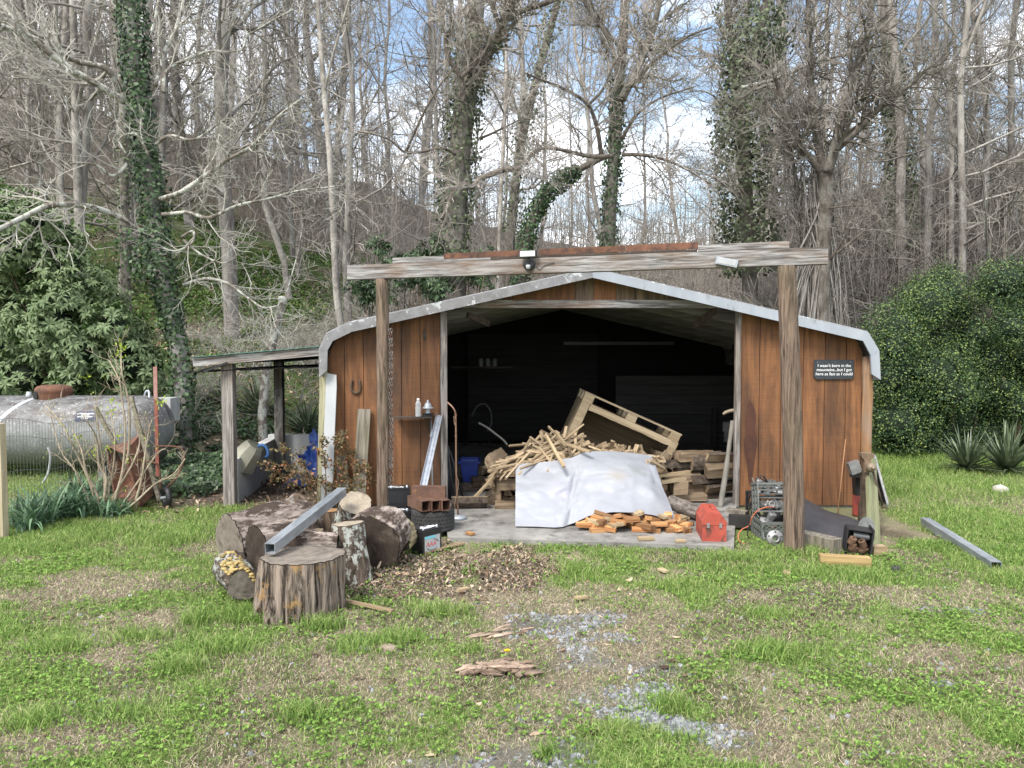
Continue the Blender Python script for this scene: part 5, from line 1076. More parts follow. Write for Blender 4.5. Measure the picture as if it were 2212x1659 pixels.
# things inside the open crate
ym = 6.34
pu = at(*KE(622, 600), ym); mb = MB(); mb.lathe([(0, .0), (.014, 0), (.016, .006), (.03, .004), (.034, -.004), (.033, -.016), (0, -.02)], 24, axis_frame(pu, (-.15, -1, .25))); solo('pulley', mb, M['alu'], 'small grey pulley wheel at the top of the open milk crate', 'pulley')
pl_ = thing('motor', 'grey motor cylinder sitting on a rusty round plate in the crate', 'engine part', at(*KE(580, 860), 6.27))
ax = nrm([.35, -.35, 1]); q = at(*KE(565, 850), 6.27)
mb = MB(); mb.lathe([(0, 0), (.075, 0), (.075, .006), (.05, .01), (0, .012)], 28, axis_frame(q, ax)); part('plate', mb, plain('half_rusted_plate', (.30, .31, .32), (.42, .42, .42), 9, .6, .3, spots=(.26, .09, .035), sp=(.5, .56), ssc=11), pl_)
mb = MB(); mb.lathe([(.036, .01), (.033, .03), (.036, .09), (.034, .098), (.02, .10), (.012, .094), (0, .094)], 22, axis_frame(q, ax)); part('cylinder', mb, M['alu'], pl_)
mb = MB(); g = np.random.default_rng(8)
for i in range(14):
    p = at(*KE(480 + 270 * g.random(), 570 + 230 * g.random()), 6.42); d = nrm(g.normal(size=3)); mb.tube([p - d * .025, p + d * .03], .012 + .018 * g.random(), 10)
for i in range(6): mb.box(at(*KE(480 + 270 * g.random(), 560 + 200 * g.random()), 6.43), .03 + .04 * g.random(3), np.array(Matrix.Rotation(g.random() * 3, 3, 'Y')))
solo('alternator', mb, M['alu'], 'jumble of cast metal alternator parts filling the open milk crate', 'engine part')
hb = thing('wheel_hub', 'grey steel wheel hub propped on edge at the foot of the post', 'wheel hub', gr(1675, 1189)); q = gr(1674, 1187); q = np.array([at(1674, 1175, 5.98)[0], 5.98, .062]); Mh = axis_frame(q, (-.12, -1, .18))
mb = MB(); mb.lathe([(.022, -.03), (.022, .022), (.034, .024), (.036, .012), (.048, .010), (.066, .006), (.068, -.004), (.066, -.02), (.05, -.03)], 30, Mh); part('flange', mb, M['steel'], hb)
for k in range(5):
    a = k * 1.2566 + .3; mb = MB(); mb.lathe([(.0075, .004), (.0075, .012), (.004, .013), (0, .013)], 8, Mh @ np.array(Matrix.Translation((math.cos(a) * .053, math.sin(a) * .053, 0)))); part('bolt', mb, M['iron'], hb)
# black box beam with snow-white paint flecks, grey plank behind
a, b = at(*KE(20, 1000), 6.62), at(*KE(365, 1010), 6.55); sq = .10; a[2] = b[2] = .065
sqtube('box_beam', a, b, .10, .006, plain('black_flaked_beam', (.018, .017, .017), (.035, .033, .032), 8, .6, .2, spots=(.55, .56, .58), sp=(.66, .70), ssc=9), 'black steel box beam with white flecks behind the red toolbox', 'steel beam')
stick('plank', at(*KE(0, 830), 6.9) * [1, 1, 0] + [0, 0, .10], at(*KE(270, 900), 6.8) * [1, 1, 0] + [0, 0, .09], .10, .03, M['oldplank'], 'grey split plank lying behind the black box beam', 'plank')
M['orange'] = plain('orange_cord', (.42, .11, .05), (.5, .16, .08), 10, .55, bmp=0)
mb = MB(); mb.tube(smooth([at(*KE(*q), y) for q, y in (((650, 640), 6.25), ((540, 640), 6.2), ((420, 690), 6.2), ((340, 790), 6.22), ((310, 890), 6.25), ((200, 950), 6.2), ((155, 1030), 6.15), ((175, 1110), 6.1), ((260, 1150), 6.08))]), .0048, 6); solo('cord', mb, M['orange'], 'orange cord looping out of the milk crate to the ground', 'cord')
mb = MB(); mb.tube(smooth([at(*KE(*q), 6.18) for q in ((310, 880), (290, 960), (285, 1030), (310, 1090), (290, 1150))]), .005, 6); solo('cord', mb, M['black'], 'black cord hanging beside the orange cord', 'cord')
# rubber mat, block, machine, saw blade, timbers
M['rubber'] = plain('black_rubber_mat', (.022, .021, .024), (.040, .038, .042), 5, .6, bmp=.06, spots=(.10, .09, .085), sp=(.72, .8), ssc=7)
back = [((1690, 1072), 6.75), ((1735, 1078), 6.75), ((1786, 1103), 6.65), ((1836, 1120), 6.5), ((1872, 1134), 6.35), ((1886, 1144), 6.2)]
front = [((1700, 1152), 6.25), ((1736, 1158), 6.12), ((1763, 1163), 6.05), ((1802, 1177), 5.92), ((1822, 1182), 5.88), ((1848, 1156), 5.98)]
G = []
for t in np.linspace(0, 5, 26):
    i = min(int(t), 4); f = t - i; f = f * f * (3 - 2 * f) if False else f
    B = at(*back[i][0], back[i][1]) * (1 - f) + at(*back[i + 1][0], back[i + 1][1]) * f; A_ = at(*front[i][0], front[i][1]) * (1 - f) + at(*front[i + 1][0], front[i + 1][1]) * f
    G.append([A_ * (1 - s) + B * s + np.array([0, 0, .07 * math.sin(s * math.pi) * (1 - .5 * t / 5) + .006 * math.sin(t * 3 + s * 5)]) for s in np.linspace(0, 1, 16)])
mb = MB(); mb.slab(np.array(G), .007); solo('rubber_mat', mb, M['rubber'], 'black rubber mat draped over scrap between post and green board', 'rubber mat')
a, b = gr(1752, 1196), gr(1812, 1200); a = np.array([a[0], 6.05, .055]); b = np.array([at(1812, 1190, 5.72)[0], 5.74, .055])
stick('timber', a, b, .12, .12, M['oldplank'], 'thick grey timber half hidden beneath the black rubber mat', 'timber')
mc = thing('machine', 'black open machine housing with a grey roller and rusty springs', 'machine', gr(1853, 1205)); yc = 5.72
Mm = frame(at(1852, 1212, yc) * [1, 1, 0] + [0, 0, .0], (1, -.30, 0), (.25, .9, 0)); Mm = Mm @ np.array(Matrix.Rotation(.10, 4, 'Y')) @ np.diag([.86, .86, .86, 1])
def mp_(nm, mb, mt): mb.V = [xf(Mm, v) for v in mb.V]; return part(nm, mb, mt, mc)
mb = MB(); mb.box((-.105, .09, .11), (.01, .2, .22)); mp_('side_plate', mb, M['black_metal']); mb = MB(); mb.box((.105, .08, .125), (.012, .24, .25)); mp_('side_plate', mb, M['black_metal'])
mb = MB(); mb.box((0, .16, .11), (.2, .01, .2)); mb.box((0, .09, .222), (.2, .2, .01)); mp_('housing', mb, M['black_metal'])
mb = MB(); mb.lathe([(0, -.07), (.032, -.07), (.034, -.06), (.032, -.05), (.032, .05), (.034, .06), (.032, .07), (0, .07)], 24, axis_frame((.02, .05, .165), (1, 0, 0))); mp_('roller', mb, plain('dark_grey_roller', (.10, .105, .11), (.16, .165, .17), 8, .4, .3))
g = np.random.default_rng(4)
for i, (x, z, az) in enumerate(((-.062, .10, .3), (.03, .085, -.5), (-.05, .045, .1), (.045, .03, .6), (-.03, .015, .2))):
    pf = []
    for k in range(6): pf += [(.026, -.03 + k * .011), (.034, -.027 + k * .011), (.034, -.023 + k * .011), (.026, -.020 + k * .011)]
    mb = MB(); mb.lathe([(.012, -.03)] + pf + [(.012, .035)], 18, axis_frame((x, -.01 + .01 * i, z + .02), (math.sin(az), -.3, math.cos(az)))); mp_('spring', mb, plain('rusty_spring', (.085, .045, .028), (.2, .115, .07), 20, .8, .2, obj=.2) if i == 0 else bpy.data.materials['rusty_spring'])
sb = np.array([at(1868, 1167, 6.0)[0], 5.98, .135]); Ms = axis_frame(sb, (.45, -1, .1)); n = 40; pts = []
for k in range(n * 2): a = k * math.pi / n; r = .105 if k % 2 == 0 else .094; pts.append((math.cos(a + (.04 if k % 2 == 0 else 0)) * r, math.sin(a + (.04 if k % 2 == 0 else 0)) * r))
mb = MB(); v = np.array([(x, y, z) for z in (-.001, .001) for x, y in pts]); m_ = len(pts); mb.add(xf(Ms, v), [list(range(m_))[::-1], list(range(m_, 2 * m_))] + [[i, (i + 1) % m_, m_ + (i + 1) % m_, m_ + i] for i in range(m_)])
solo('saw_blade', mb, M['steel'], 'toothed circular saw blade standing behind the black machine', 'saw blade')
a, b = gr(1775, 1221), gr(1885, 1227); stick('timber', a + [0, .04, .035], b + [0, .04, .032], .075, .075, wood('yellow_timber', (.22, .14, .055), (.44, .31, .14), 0, .8, 0, 0, .4, stain=(.16, .15, .05), samt=.6), 'yellowish short timber lying in the grass before the machine', 'timber')
a = gr(1888, 1199); stick('timber', a + [0, .05, .03], a + [.11, .06, .03], .08, .065, M['newwood'], 'cut pine block at the foot of the green board', 'timber')
M4 = axis_frame(np.array([at(1886, 1180, 6.0)[0], 5.98, -.02]), at(1880, 985, 7.2) - np.array([at(1886, 1180, 6.0)[0], 5.98, -.02]), (0, 1, 0)); L = np.linalg.norm(at(1880, 985, 7.2) - M4[:3, 3]); mb = MB(); mb.box((0, 0, L / 2), (.125, .03, L))
place('green_board', mb.mesh('green_board', wood('green_treated_board', (.11, .115, .055), (.21, .215, .115), 2, .85, 0, 0, .3)), M4, 'greenish treated board leaning on the shed corner', 'board')
# leg vise
vz = thing('vise', 'old brown blacksmith vise standing against the shed corner post', 'vise', gr(1866, 1120)); yv = 6.85
mb = MB(); w2 = lambda *q: at(*K7(*q), yv)
mb.bar(w2(1002, 985), w2(1000, 1250), .06, .05, (0, 1, 0)); mb.bar(w2(978, 1180), w2(972, 1310), .028, .028, (0, 1, 0)); part('leg', mb, M['iron'], vz)
mb = MB(); pz = [w2(*q) for q in ((972, 882), (1050, 886), (1050, 905), (1030, 925), (1032, 1000), (990, 1000), (992, 930), (974, 905))]; v = np.array([p + [0, -.035, 0] for p in pz] + [p + [0, .035, 0] for p in pz]); m_ = len(pz)
mb.add(v, [list(range(m_)), list(range(2 * m_ - 1, m_ - 1, -1))] + [[(i + 1) % m_, i, m_ + i, m_ + (i + 1) % m_] for i in range(m_)]); part('jaw', mb, plain('worn_tan_iron', (.16, .11, .07), (.28, .2, .13), 14, .6, .3), vz)
mb = MB(); a = np.linspace(math.pi * .02, math.pi * .98, 12); q = w2(1020, 968); mb.lathe([(0, -.045)] + [(.043 * math.sin(t), -.045 * math.cos(t)) for t in a] + [(0, .045)], 18, axis_frame(q + [0, -.06, 0], (0, 1, 0))); mb.lathe([(0, 0), (.018, 0), (.016, .02), (0, .022)], 12, axis_frame(q + [0, -.10, 0], (0, -1, .3))); part('screw_ball', mb, plain('tan_iron_ball', (.17, .13, .09), (.27, .21, .15), 14, .55, .3), vz)
mb = MB(); mb.tube([w2(1032, 985) + [0, -.06, 0], w2(1090, 1200) + [0, -.07, 0]], .0105, 8); q = w2(1091, 1203) + [0, -.07, 0]; mb.lathe([(0, -.018), (.014, -.012), (.017, 0), (.014, .012), (0, .018)], 10, axis_frame(q, (0, 0, 1))); part('handle', mb, M['iron'], vz)
mb = MB(); mb.bar(w2(1000, 960) + [-.1, .03, .03], w2(972, 1010) + [-.02, .03, 0], .06, .10); part('back_plate', mb, M['steel'], vz)
mb = MB(); q0, q1 = at(*K7(912, 1015), 6.95), at(*K7(975, 1012), 6.9); mb.bar(q0, q1, .06, .05); mb.bar(at(*K7(950, 1030), 7.0), at(*K7(955, 1140), 7.0), .075, .05, (1, 0, 0)); solo('hitch', mb, M['black_metal'], 'dark steel hitch bracket hung beside the vise', 'hitch')
q = at(*K7(958, 1310), 7.12); q[2] = 0; Mt = np.eye(4); Mt[:3, 3] = q; mb = MB(); mb.lathe([(0, 0), (.048, 0), (.05, .004), (.05, .23), (.04, .26), (.015, .27), (.014, .29), (0, .29)], 20, Mt); solo('gas_bottle', mb, plain('faded_red_paint', (.30, .045, .035), (.40, .09, .07), 5, .5), 'faded red gas bottle standing behind the vise leg', 'gas bottle')
mb = MB(); mb.tube([at(*K7(838, 1255), 7.2), at(*K7(886, 803), 7.47)], .006, 6); solo('cane', mb, plain('thin_tan_cane', (.26, .13, .06), (.34, .18, .09), 10, .7), 'thin tan cane leaning on the wall under the sign', 'cane')
# framed panel leaning outside the corner
pn = thing('framed_panel', 'black panel in a grey frame leaning behind the green board', 'panel', gr(1905, 1090)); P4 = [at(1889, 985, 7.7), at(1917, 1082, 7.35), at(1917, 1082, 7.35) + [.10, .75, .0], at(1889, 985, 7.7) + [.02, .75, .05]]
P4[1][2] = .06; P4[2][2] = .06; G = np.array([[P4[0], P4[3]], [P4[1], P4[2]]]); mb = MB(); mb.slab(G, -.012, False); part('panel', mb, M['black'], pn)
mb = MB()
for i in range(4): mb.bar(P4[i], P4[(i + 1) % 4], .022, .022, ext=.02)
part('frame', mb, M['steel'], pn)
# tube in the grass, puck, rock, front scraps
a, b = gr(1998, 1136), gr(2152, 1228); sqtube('metal_tube', a + [0, 0, .04], b + [0, 0, .012], .075, .004, M['galv_tube'], 'long galvanised square tube lying in the open grass beyond the shed', 'metal tube')
q = gr(1934, 1232); Mt = np.eye(4); Mt[:3, 3] = q; mb = MB(); mb.lathe([(.012, .03), (.025, .032), (.03, .028), (.031, .004), (.03, 0)], 20, Mt); solo('rubber_puck', mb, M['rubber'], 'small round black rubber bung in the grass', 'bung')
mb = MB(); q = gr(2162, 1059); v = []
def boulder(q, sx, sy, sz, seed, mat, label, name='rock'):
    nu_, nv_ = 24, 14; G = []
    for i in range(nv_):
        th = math.pi * i / (nv_ - 1); G.append([[math.sin(th) * math.cos(p), math.sin(th) * math.sin(p), math.cos(th)] for p in np.linspace(0, 2 * math.pi, nu_)])
    G = np.array(G); G[:, -1] = G[:, 0]; k = 1 + .7 * (fbm(G * 1.6 + 7, seed, 4) - .5); G = G * k[..., None] * [sx, sy, sz] + q; mb = MB(); mb.grid(G); return solo(name, mb, mat, label, 'rock')
boulder(q, .085, .07, .06, 3, plain('pale_field_stone', (.34, .31, .27), (.48, .45, .40), 12, .9), 'pale round stone in the grass below the spiky plants')
boulder(gr(1690, 1192), .05, .04, .02, 6, M['concrete'], 'grey stone fragment beneath the wheel hub')
boulder(gr(788, 1405), .045, .035, .025, 8, M['concrete'], 'small dull stone on the bare soil ahead of the stump'); boulder(gr(838, 1404), .06, .035, .03, 9, plain('brown_stone', (.2, .15, .11), (.3, .24, .19), 12, .9), 'brown stone lying next to a small dull stone')
M['rot'] = wood('rotten_pink_wood', (.10, .065, .045), (.46, .345, .26), 0, .95, .25, 0, 1, .7, bd=.02)
mb = MB(); g = np.random.default_rng(9)
for i in range(26):
    px = 1003 + 145 * g.random(); py = 1470 - 26 * g.random() - 10 * math.sin((px - 1000) / 150 * 3.1); q = gr(px, py); L = .05 + .12 * g.random(); az = .15 + .35 * g.normal(); d = np.array([math.cos(az), math.sin(az) * .7, .10 * g.normal()])
    z = .015 + .03 * g.random() * math.sin((px - 1000) / 150 * 3.1); n_ = 6; t = np.linspace(-1, 1, n_)[:, None]; P_ = np.array([q[0], q[1], z]) + d * L * t * .5 + .004 * g.normal(size=(n_, 3)); mb.tube(P_, (.006 + .012 * g.random()) * (1 - .6 * np.abs(t[:, 0]) ** 3), 6, True, jag=.5, sm=False)
solo('rotten_wood', mb, M['rot'], 'crumbling pinkish chunk of rotten wood in the worn lawn', 'rotten wood')
mb = MB(); g = np.random.default_rng(10)
for i in range(9):
    q = gr(1015 + 130 * g.random(), 1358 + 22 * g.random()); az = .5 + .3 * g.normal(); d = np.array([math.cos(az), math.sin(az), .05]); P_ = q + [0, 0, .012] + d * (.03 + .06 * g.random()) * np.linspace(-1, 1, 5)[:, None]; mb.tube(P_, [.003, .008, .009, .007, .003], 5, jag=.5, sm=False)
solo('rotten_wood', mb, M['rot'], 'grey splinters of rotten wood at the top of the gravel patch', 'rotten wood')
fw = thing('dandelion', 'single yellow dandelion in front of the gravel', 'flower', gr(1096, 1425)); q = gr(1096, 1424); mb = MB(); mb.tube([q, q + [0, 0, .04]], .002, 5); part('stem', mb, M['grass'], fw)
mb = MB()
for k in range(26):
    a = k * 2.4; r = .018 * math.sqrt(k / 26 + .1); d = np.array([math.cos(a), math.sin(a), 0]); s_ = np.array([-d[1], d[0], 0]) * .0035; c0 = q + [0, 0, .045]; mb.add([c0 - s_ * .4, c0 + s_ * .4, c0 + d * r + s_ + [0, 0, .01 - r * .4], c0 + d * r - s_ + [0, 0, .01 - r * .4]], [[0, 1, 2, 3]])
part('petals', mb, plain('yellow_petal', (.70, .50, .01), (.8, .6, .02), 5, .6, bmp=0), fw)
for px, py, lb in ((1255, 1293, 'pale pine cube in the bark litter'), (1000, 1275, 'pale pine cube on the chips beside the log slices'), (1700, 1238, 'pine scrap lying in the grass below the slab'), (1432, 1234, 'small pine scrap in the grass right of the bark litter')):
    M4 = rz(g.random() * 3, gr(px, py) + [0, 0, .008]); M4[:3, :3] *= .5; place('wood_block', BL[3], M4, lb, 'wood block')
# ================================================================ gas tank and the left corner
M['tank'] = None
m, nt, b, _ = newmat('weathered_silver_tank'); v = coords(nt, off=False); f = noise(nt, v, 5, 7, .7); f2 = noise(nt, coords(nt, (1, 3, .5), False), 4, 6, .7)
zc_ = N(nt, 'ShaderNodeSeparateXYZ'); nt.links.new(v, zc_.inputs[0]); c = ramp(nt, f, [(.3, (.16, .168, .17)), (.7, (.27, .278, .28))])
top = mth(nt, 'MULTIPLY', ramp(nt, zc_.outputs[2], [(.62, g3(0)), (.78, g3(1))]), ramp(nt, f2, [(.38, g3(.2)), (.60, g3(1))])); c = mix(nt, top, c, (.065, .057, .056))
low = mth(nt, 'MULTIPLY', ramp(nt, zc_.outputs[2], [(.12, g3(1)), (.42, g3(0))]), ramp(nt, f, [(.40, g3(.25)), (.60, g3(1))])); c = mix(nt, low, c, (.08, .085, .055))
sp_ = ramp(nt, noise(nt, v, 28, 5, .75), [(.58, g3(0)), (.63, g3(1))]); c = mix(nt, mth(nt, 'MULTIPLY', sp_, .8), c, (.44, .44, .43)); sp2 = ramp(nt, noise(nt, v, 7, 5, .8), [(.63, g3(0)), (.68, g3(1))]); c = mix(nt, mth(nt, 'MULTIPLY', sp2, .8), c, (.05, .055, .035))
nt.links.new(c, b.inputs['Base Color']); b.inputs['Roughness'].default_value = .6; b.inputs['Metallic'].default_value = .15; bump(nt, b, f, .1, .004); M['tank'] = m
yT = 9.62; rT = .46; zT = .565; xe = at(369, 940, yT)[0]; xl = -7.6
tk = thing('gas_tank', 'long weathered silver propane tank lying in the grass behind wire fence', 'gas tank', (-5.8, yT, 0))
pf = [(0, 0)] + [(rT * math.sin(t), .30 * (1 - math.cos(t))) for t in np.linspace(.1, math.pi / 2, 10)] + [(rT, .4 + .3 * i) for i in range(8)] + [(rT, xe - xl - .3)] + [(rT * math.cos(t), xe - xl - .3 + .3 * math.sin(t)) for t in np.linspace(.1, math.pi / 2, 10)]
Mt = frame((xl, yT, zT), (0, 1, 0), (0, 0, 1)); Mt = axis_frame((xl, yT, zT), (1, 0, 0)); mb = MB(); mb.lathe(pf, 64, Mt); part('body', mb, M['tank'], tk)
for x in (xl + .5, xe - .75):
    mb = MB(); mb.box((x, yT, .06), (.1, .6, .14)); part('foot', mb, M['concrete'], tk)
q = at(117, 862, yT); dm = np.eye(4); dm[:3, 3] = [q[0], yT, zT + rT - .06]
mb = MB(); mb.lathe([(.205, 0), (.215, .10), (.222, .115), (.218, .15), (.19, .185), (.12, .20), (0, .205)], 32, dm); d_ = part('dome_lid', mb, M['rust'], tk)
mb = MB(); mb.box(np.array([q[0] - .12, yT - .185, zT + rT + .015]), (.05, .03, .09)); mb2 = part('lid_slot', mb, M['black'], d_)
def band(x0, x1, a0, a1, mat, nm, off=.003):
    G = []
    for t in np.linspace(a0, a1, 20): G.append([[x + (t - a0) * .0, yT - (rT + off) * math.cos(t), zT + (rT + off) * math.sin(t)] for x in np.linspace(x0, x1, 4)])
    mb = MB(); mb.grid(np.array(G)); return part(nm, mb, mat, tk)
x0 = at(22, 900, yT)[0]; G = []
for i, t in enumerate(np.linspace(.0, 1.45, 24)): G.append([[x0 + .02 * i + e, yT - (rT + .003) * math.cos(t), zT + (rT + .003) * math.sin(t)] for e in (0, .035, .07)])
mb = MB(); mb.grid(np.array(G)); part('pale_stripe', mb, plain('pale_band', (.30, .32, .34), (.38, .40, .42), 8, .6), tk)
lx0, lx1 = at(158, 900, yT - rT)[0], at(203, 900, yT - rT)[0]; band(lx0, lx1, .34, .66, plain('navy_label', (.015, .02, .05), (.03, .035, .07), 8, .6), 'label_plate', .004)
tcx = .50; pc = np.array([(lx0 + lx1) / 2 - .01, yT - (rT + .006) * math.cos(tcx), zT + (rT + .006) * math.sin(tcx)])
text_mesh('lettering', 'JEFFERSON-COCKE\nCOUNTY\nUTILITY DISTRICT\n623-3069', .024, M['paint'], frame(pc, (1, 0, 0), (0, math.sin(tcx), math.cos(tcx))), tk, .9, .15, depth=.004, bold=.0006)
mb = MB(); mb.tube(smooth([np.array([at(452, 880, yT)[0] if False else at(331, 880, yT)[0], yT - .1, zT + .40]), np.array([at(322, 866, yT)[0], yT, zT + rT + .05]), np.array([at(316, 866, yT)[0], yT, zT + rT + .05]), np.array([at(312, 872, yT)[0], yT, zT + rT - .02])]), .014, 8); part('pipe', mb, M['galv'], tk)
for px in (63,):
    mb = MB(); Mq = np.eye(4); Mq[:3, 3] = [at(px, 860, yT)[0], yT, zT + rT - .01]; mb.lathe([(.04, 0), (.04, .03), (.03, .035), (.03, .06), (0, .06)], 14, Mq); part('valve', mb, M['galv'], tk)
mb = MB(); mb.box(at(360, 884, 10.6), (.25, .3, .34)); solo('concrete_block', mb, M['concrete_wall'], 'pale block showing behind the end of the gas tank', 'block')
mb = MB(); mb.tube(smooth([at(*K4(*q), 8.9) for q in ((390, 860), (405, 920), (402, 1000), (385, 1080), (345, 1150))]), .013, 8); solo('hose', mb, M['white'], 'grey white hose end hanging down before the gas tank', 'hose')
# wire fence
fe = thing('wire_fence', 'thin wire mesh fence strung from a pale wooden post to a red steel post', 'fence', (-4.6, 7.9, 0))
b0 = gr(4, 1160); tp = at(6, 915, b0[1]); mb = MB(); mb.box((b0[0], b0[1], tp[2] / 2 - .03), (.075, .075, tp[2] + .06)); part('wooden_post', mb, wood('pale_round_post', (.30, .25, .16), (.44, .38, .26), 2, .85), fe)
yp = 9.0; xp = at(337.5, 900, yp)[0]; zp = at(337, 792, yp)[2]; mb = MB(); mb.box((xp, yp, zp / 2 - .2 - .03), (.045, .012, zp - .4 + .06)); mb.box((xp, yp + .016, zp / 2 - .2), (.010, .03, zp - .4)); part('steel_post', mb, plain('red_post_paint', (.20, .055, .04), (.28, .09, .06), 8, .7), fe)
mb = MB(); mb.box((xp, yp, zp - .2), (.046, .013, .4)); part('steel_post_tip', mb, plain('rusty_pinkish', (.26, .12, .10), (.36, .2, .17), 12, .7, spots=(.5, .48, .46), sp=(.6, .65), ssc=9), fe)
mb = MB(); A3 = np.array([b0[0], b0[1], 0]); B3 = np.array([xp, yp, 0]); n = 62
def fp(t, h): return A3 + (B3 - A3) * t + np.array([0, 0, h * (1 - .12 * math.sin(t * 3.1)) + .02 * math.sin(t * 17)])
hs_ = [.06, .22, .38, .54, .70, .86, 1.02]
W_ = []
for h in hs_: mb.tube([fp(t, h) for t in np.linspace(0, 1, 16)], .0022, 3, False)
for i in range(n + 1): mb.tube([fp(i / n, h) for h in hs_], .0018, 3, False)
part('wire_mesh', mb, plain('dull_wire', (.10, .10, .095), (.2, .2, .19), 20, .6, .4, bmp=0), fe)
# wheelbarrow standing on its nose
wb = thing('wheelbarrow', 'rusty wheelbarrow stood on its nose with its tray turned up', 'wheelbarrow', gr(335, 1085))
h1a, h1b = at(345, 1082, 7.62), at(283, 857, 7.85); h2a, h2b = at(300, 1052, 8.0), at(206, 880, 8.2)
mb = MB(); mb.bar(h1a, h1b, .038, .032, (0, 1, 0)); local_part('handle', mb, M['oldplank'], wb, frame(h1a, h1b - h1a, (0, 1, 0))); mb = MB(); mb.bar(h2a, h2b, .038, .032, (0, 1, 0)); local_part('handle', mb, M['oldplank'], wb, frame(h2a, h2b - h2a, (0, 1, 0)))
T = lambda x, y, Y: at(*K4(x, y), Y)
bot = [T(1235, 1255, 7.70), T(1170, 720, 7.95), T(1010, 830, 8.30), T(1075, 1120, 8.15)]
rim = [T(1150, 1330, 7.45), T(1000, 905, 7.55), T(868, 840, 8.1), T(930, 1250, 8.0)]
mb = MB()
def quad_slab(a, b, c_, d, th=.006, n=6):
    G = np.array([[(a * (1 - u) + b * u) * (1 - v_) + (d * (1 - u) + c_ * u) * v_ for u in np.linspace(0, 1, n)] for v_ in np.linspace(0, 1, n)]); mb.slab(G, th)
quad_slab(bot[0], bot[1], bot[2], bot[3])
for i in range(4): j = (i + 1) % 4; quad_slab(bot[i], bot[j], rim[j], rim[i])
part('tray', mb, M['rust'], wb); mb = MB(); mb.tube(np.array(rim + rim[:1]), .013, 8); part('rim', mb, M['rust'], wb)
wc = T(1350, 1265, 7.5); wc[2] = .098; Mw_ = axis_frame(wc, (-.75, -.66, .0))
mb = MB(); a = np.linspace(0, 2 * math.pi, 12, endpoint=False); R0, r0 = .082, .028
G = np.array([[((R0 + r0 * math.cos(t)) * math.cos(p), (R0 + r0 * math.cos(t)) * math.sin(p), r0 * 1.1 * math.sin(t)) for t in np.linspace(0, 2 * math.pi, 13)] for p in np.linspace(0, 2 * math.pi, 33)]); mb.grid(xf(Mw_, G.reshape(-1, 3)).reshape(G.shape)); wl = part('wheel', mb, M['black'], wb)
mb = MB()
for k in range(6): a = k * math.pi / 3; mb.bar(xf(Mw_, [[.015 * math.cos(a), .015 * math.sin(a), 0]])[0], xf(Mw_, [[.062 * math.cos(a), .062 * math.sin(a), 0]])[0], .016, .014, nrm(Mw_[:3, 2]))
mb.lathe([(.066, -.018), (.062, -.012), (.062, .012), (.066, .018)], 24, Mw_); part('rim', mb, M['grey_plastic'], wl); mb = MB(); mb.lathe([(0, -.05), (.012, -.05), (.014, .06), (0, .06)], 10, Mw_); part('hub', mb, M['white'], wl)
mb = MB(); mb.tube(smooth([T(1055, 965, 7.6), T(1160, 970, 7.55), T(1250, 985, 7.5), T(1290, 1030, 7.5), T(1300, 1200, 7.5)]), .011, 6); part('brace', mb, M['rust'], wb)
mb = MB(); mb.tube(smooth([T(1250, 850, 7.8), T(1380, 850, 7.75), T(1470, 868, 7.75), T(1492, 950, 7.7), T(1430, 1100, 7.6), T(1330, 1200, 7.55)]), .010, 6); part('leg', mb, M['rust'], wb)
# bare shrub in front
M['shrub'] = barkmat('pale_shrub_stem', (.22, .17, .12), (.44, .37, .28), (.30, .29, .20), .5, 14, .5, bmp=.2)
M['bud'] = leafmat('spring_buds', (.22, .32, .03), (.36, .46, .06), .6, .3)
def curve_path(pts, n=10):
    return smooth(pts, max(2, n // (len(pts) - 1)))
def twigs_from(paths, rad, nper, Lr, ang, seg=4, up=.2, wob=.25, g=None, tmin=.25):
    """children on a list of polylines: returns list of polylines and radii"""
    g = g or R; out = []
    for P_, r_ in zip(paths, rad):
        for _ in range(nper):
            t = tmin + (1 - tmin) * g.random(); f = t * (len(P_) - 1); i = int(min(f, len(P_) - 2)); p = P_[i] + (P_[i + 1] - P_[i]) * (f - i); d = nrm(P_[i + 1] - P_[i])
            s = nrm(np.cross(d, g.normal(size=3))); a = ang * (.6 + .8 * g.random()); x = nrm(d * math.cos(a) + s * math.sin(a)); L = Lr[0] + (Lr[1] - Lr[0]) * g.random(); L *= (1.15 - .5 * t); q = [p]
            for k in range(seg): x = nrm(x + g.normal(size=3) * wob + np.array([0, 0, up * .3])); q.append(q[-1] + x * L / seg)
            out.append((np.array(q), (r_[0] + (r_[1] - r_[0]) * t) * .62))
    return out
sg_ = np.random.default_rng(21)
sb_ = thing('bare_shrub', 'leggy bare shrub with pale stems and a few green buds in front of the wheelbarrow', 'shrub', gr(225, 1112))
stems = [[(740, 1390), (700, 1250), (610, 1050), (490, 880), (400, 560)], [(760, 1390), (740, 1180), (640, 950), (570, 800), (480, 640), (370, 520)], [(800, 1400), (790, 1250), (700, 1060), (660, 880), (580, 700)], [(850, 1400), (850, 1200), (830, 950), (800, 740), (770, 520)], [(870, 1400), (880, 1220), (920, 1000), (930, 780), (890, 560)], [(900, 1400), (960, 1180), (1000, 1000), (1015, 700), (990, 480), (960, 300), (880, 150)], [(905, 1390), (980, 1120), (1040, 900), (1050, 560), (1020, 380), (985, 240), (980, 20)], [(1100, 1290), (1140, 1150), (1170, 950), (1200, 760), (1230, 640)], [(950, 1410), (1100, 1300), (1250, 1160), (1400, 1080), (1500, 950)], [(820, 1400), (860, 1120), (800, 1000), (780, 780), (700, 640)], [(950, 1400), (1010, 1300), (1260, 930), (1340, 870)], [(890, 1400), (930, 1240), (1060, 1020), (1130, 830), (1110, 700)]]
paths = []; rads = []
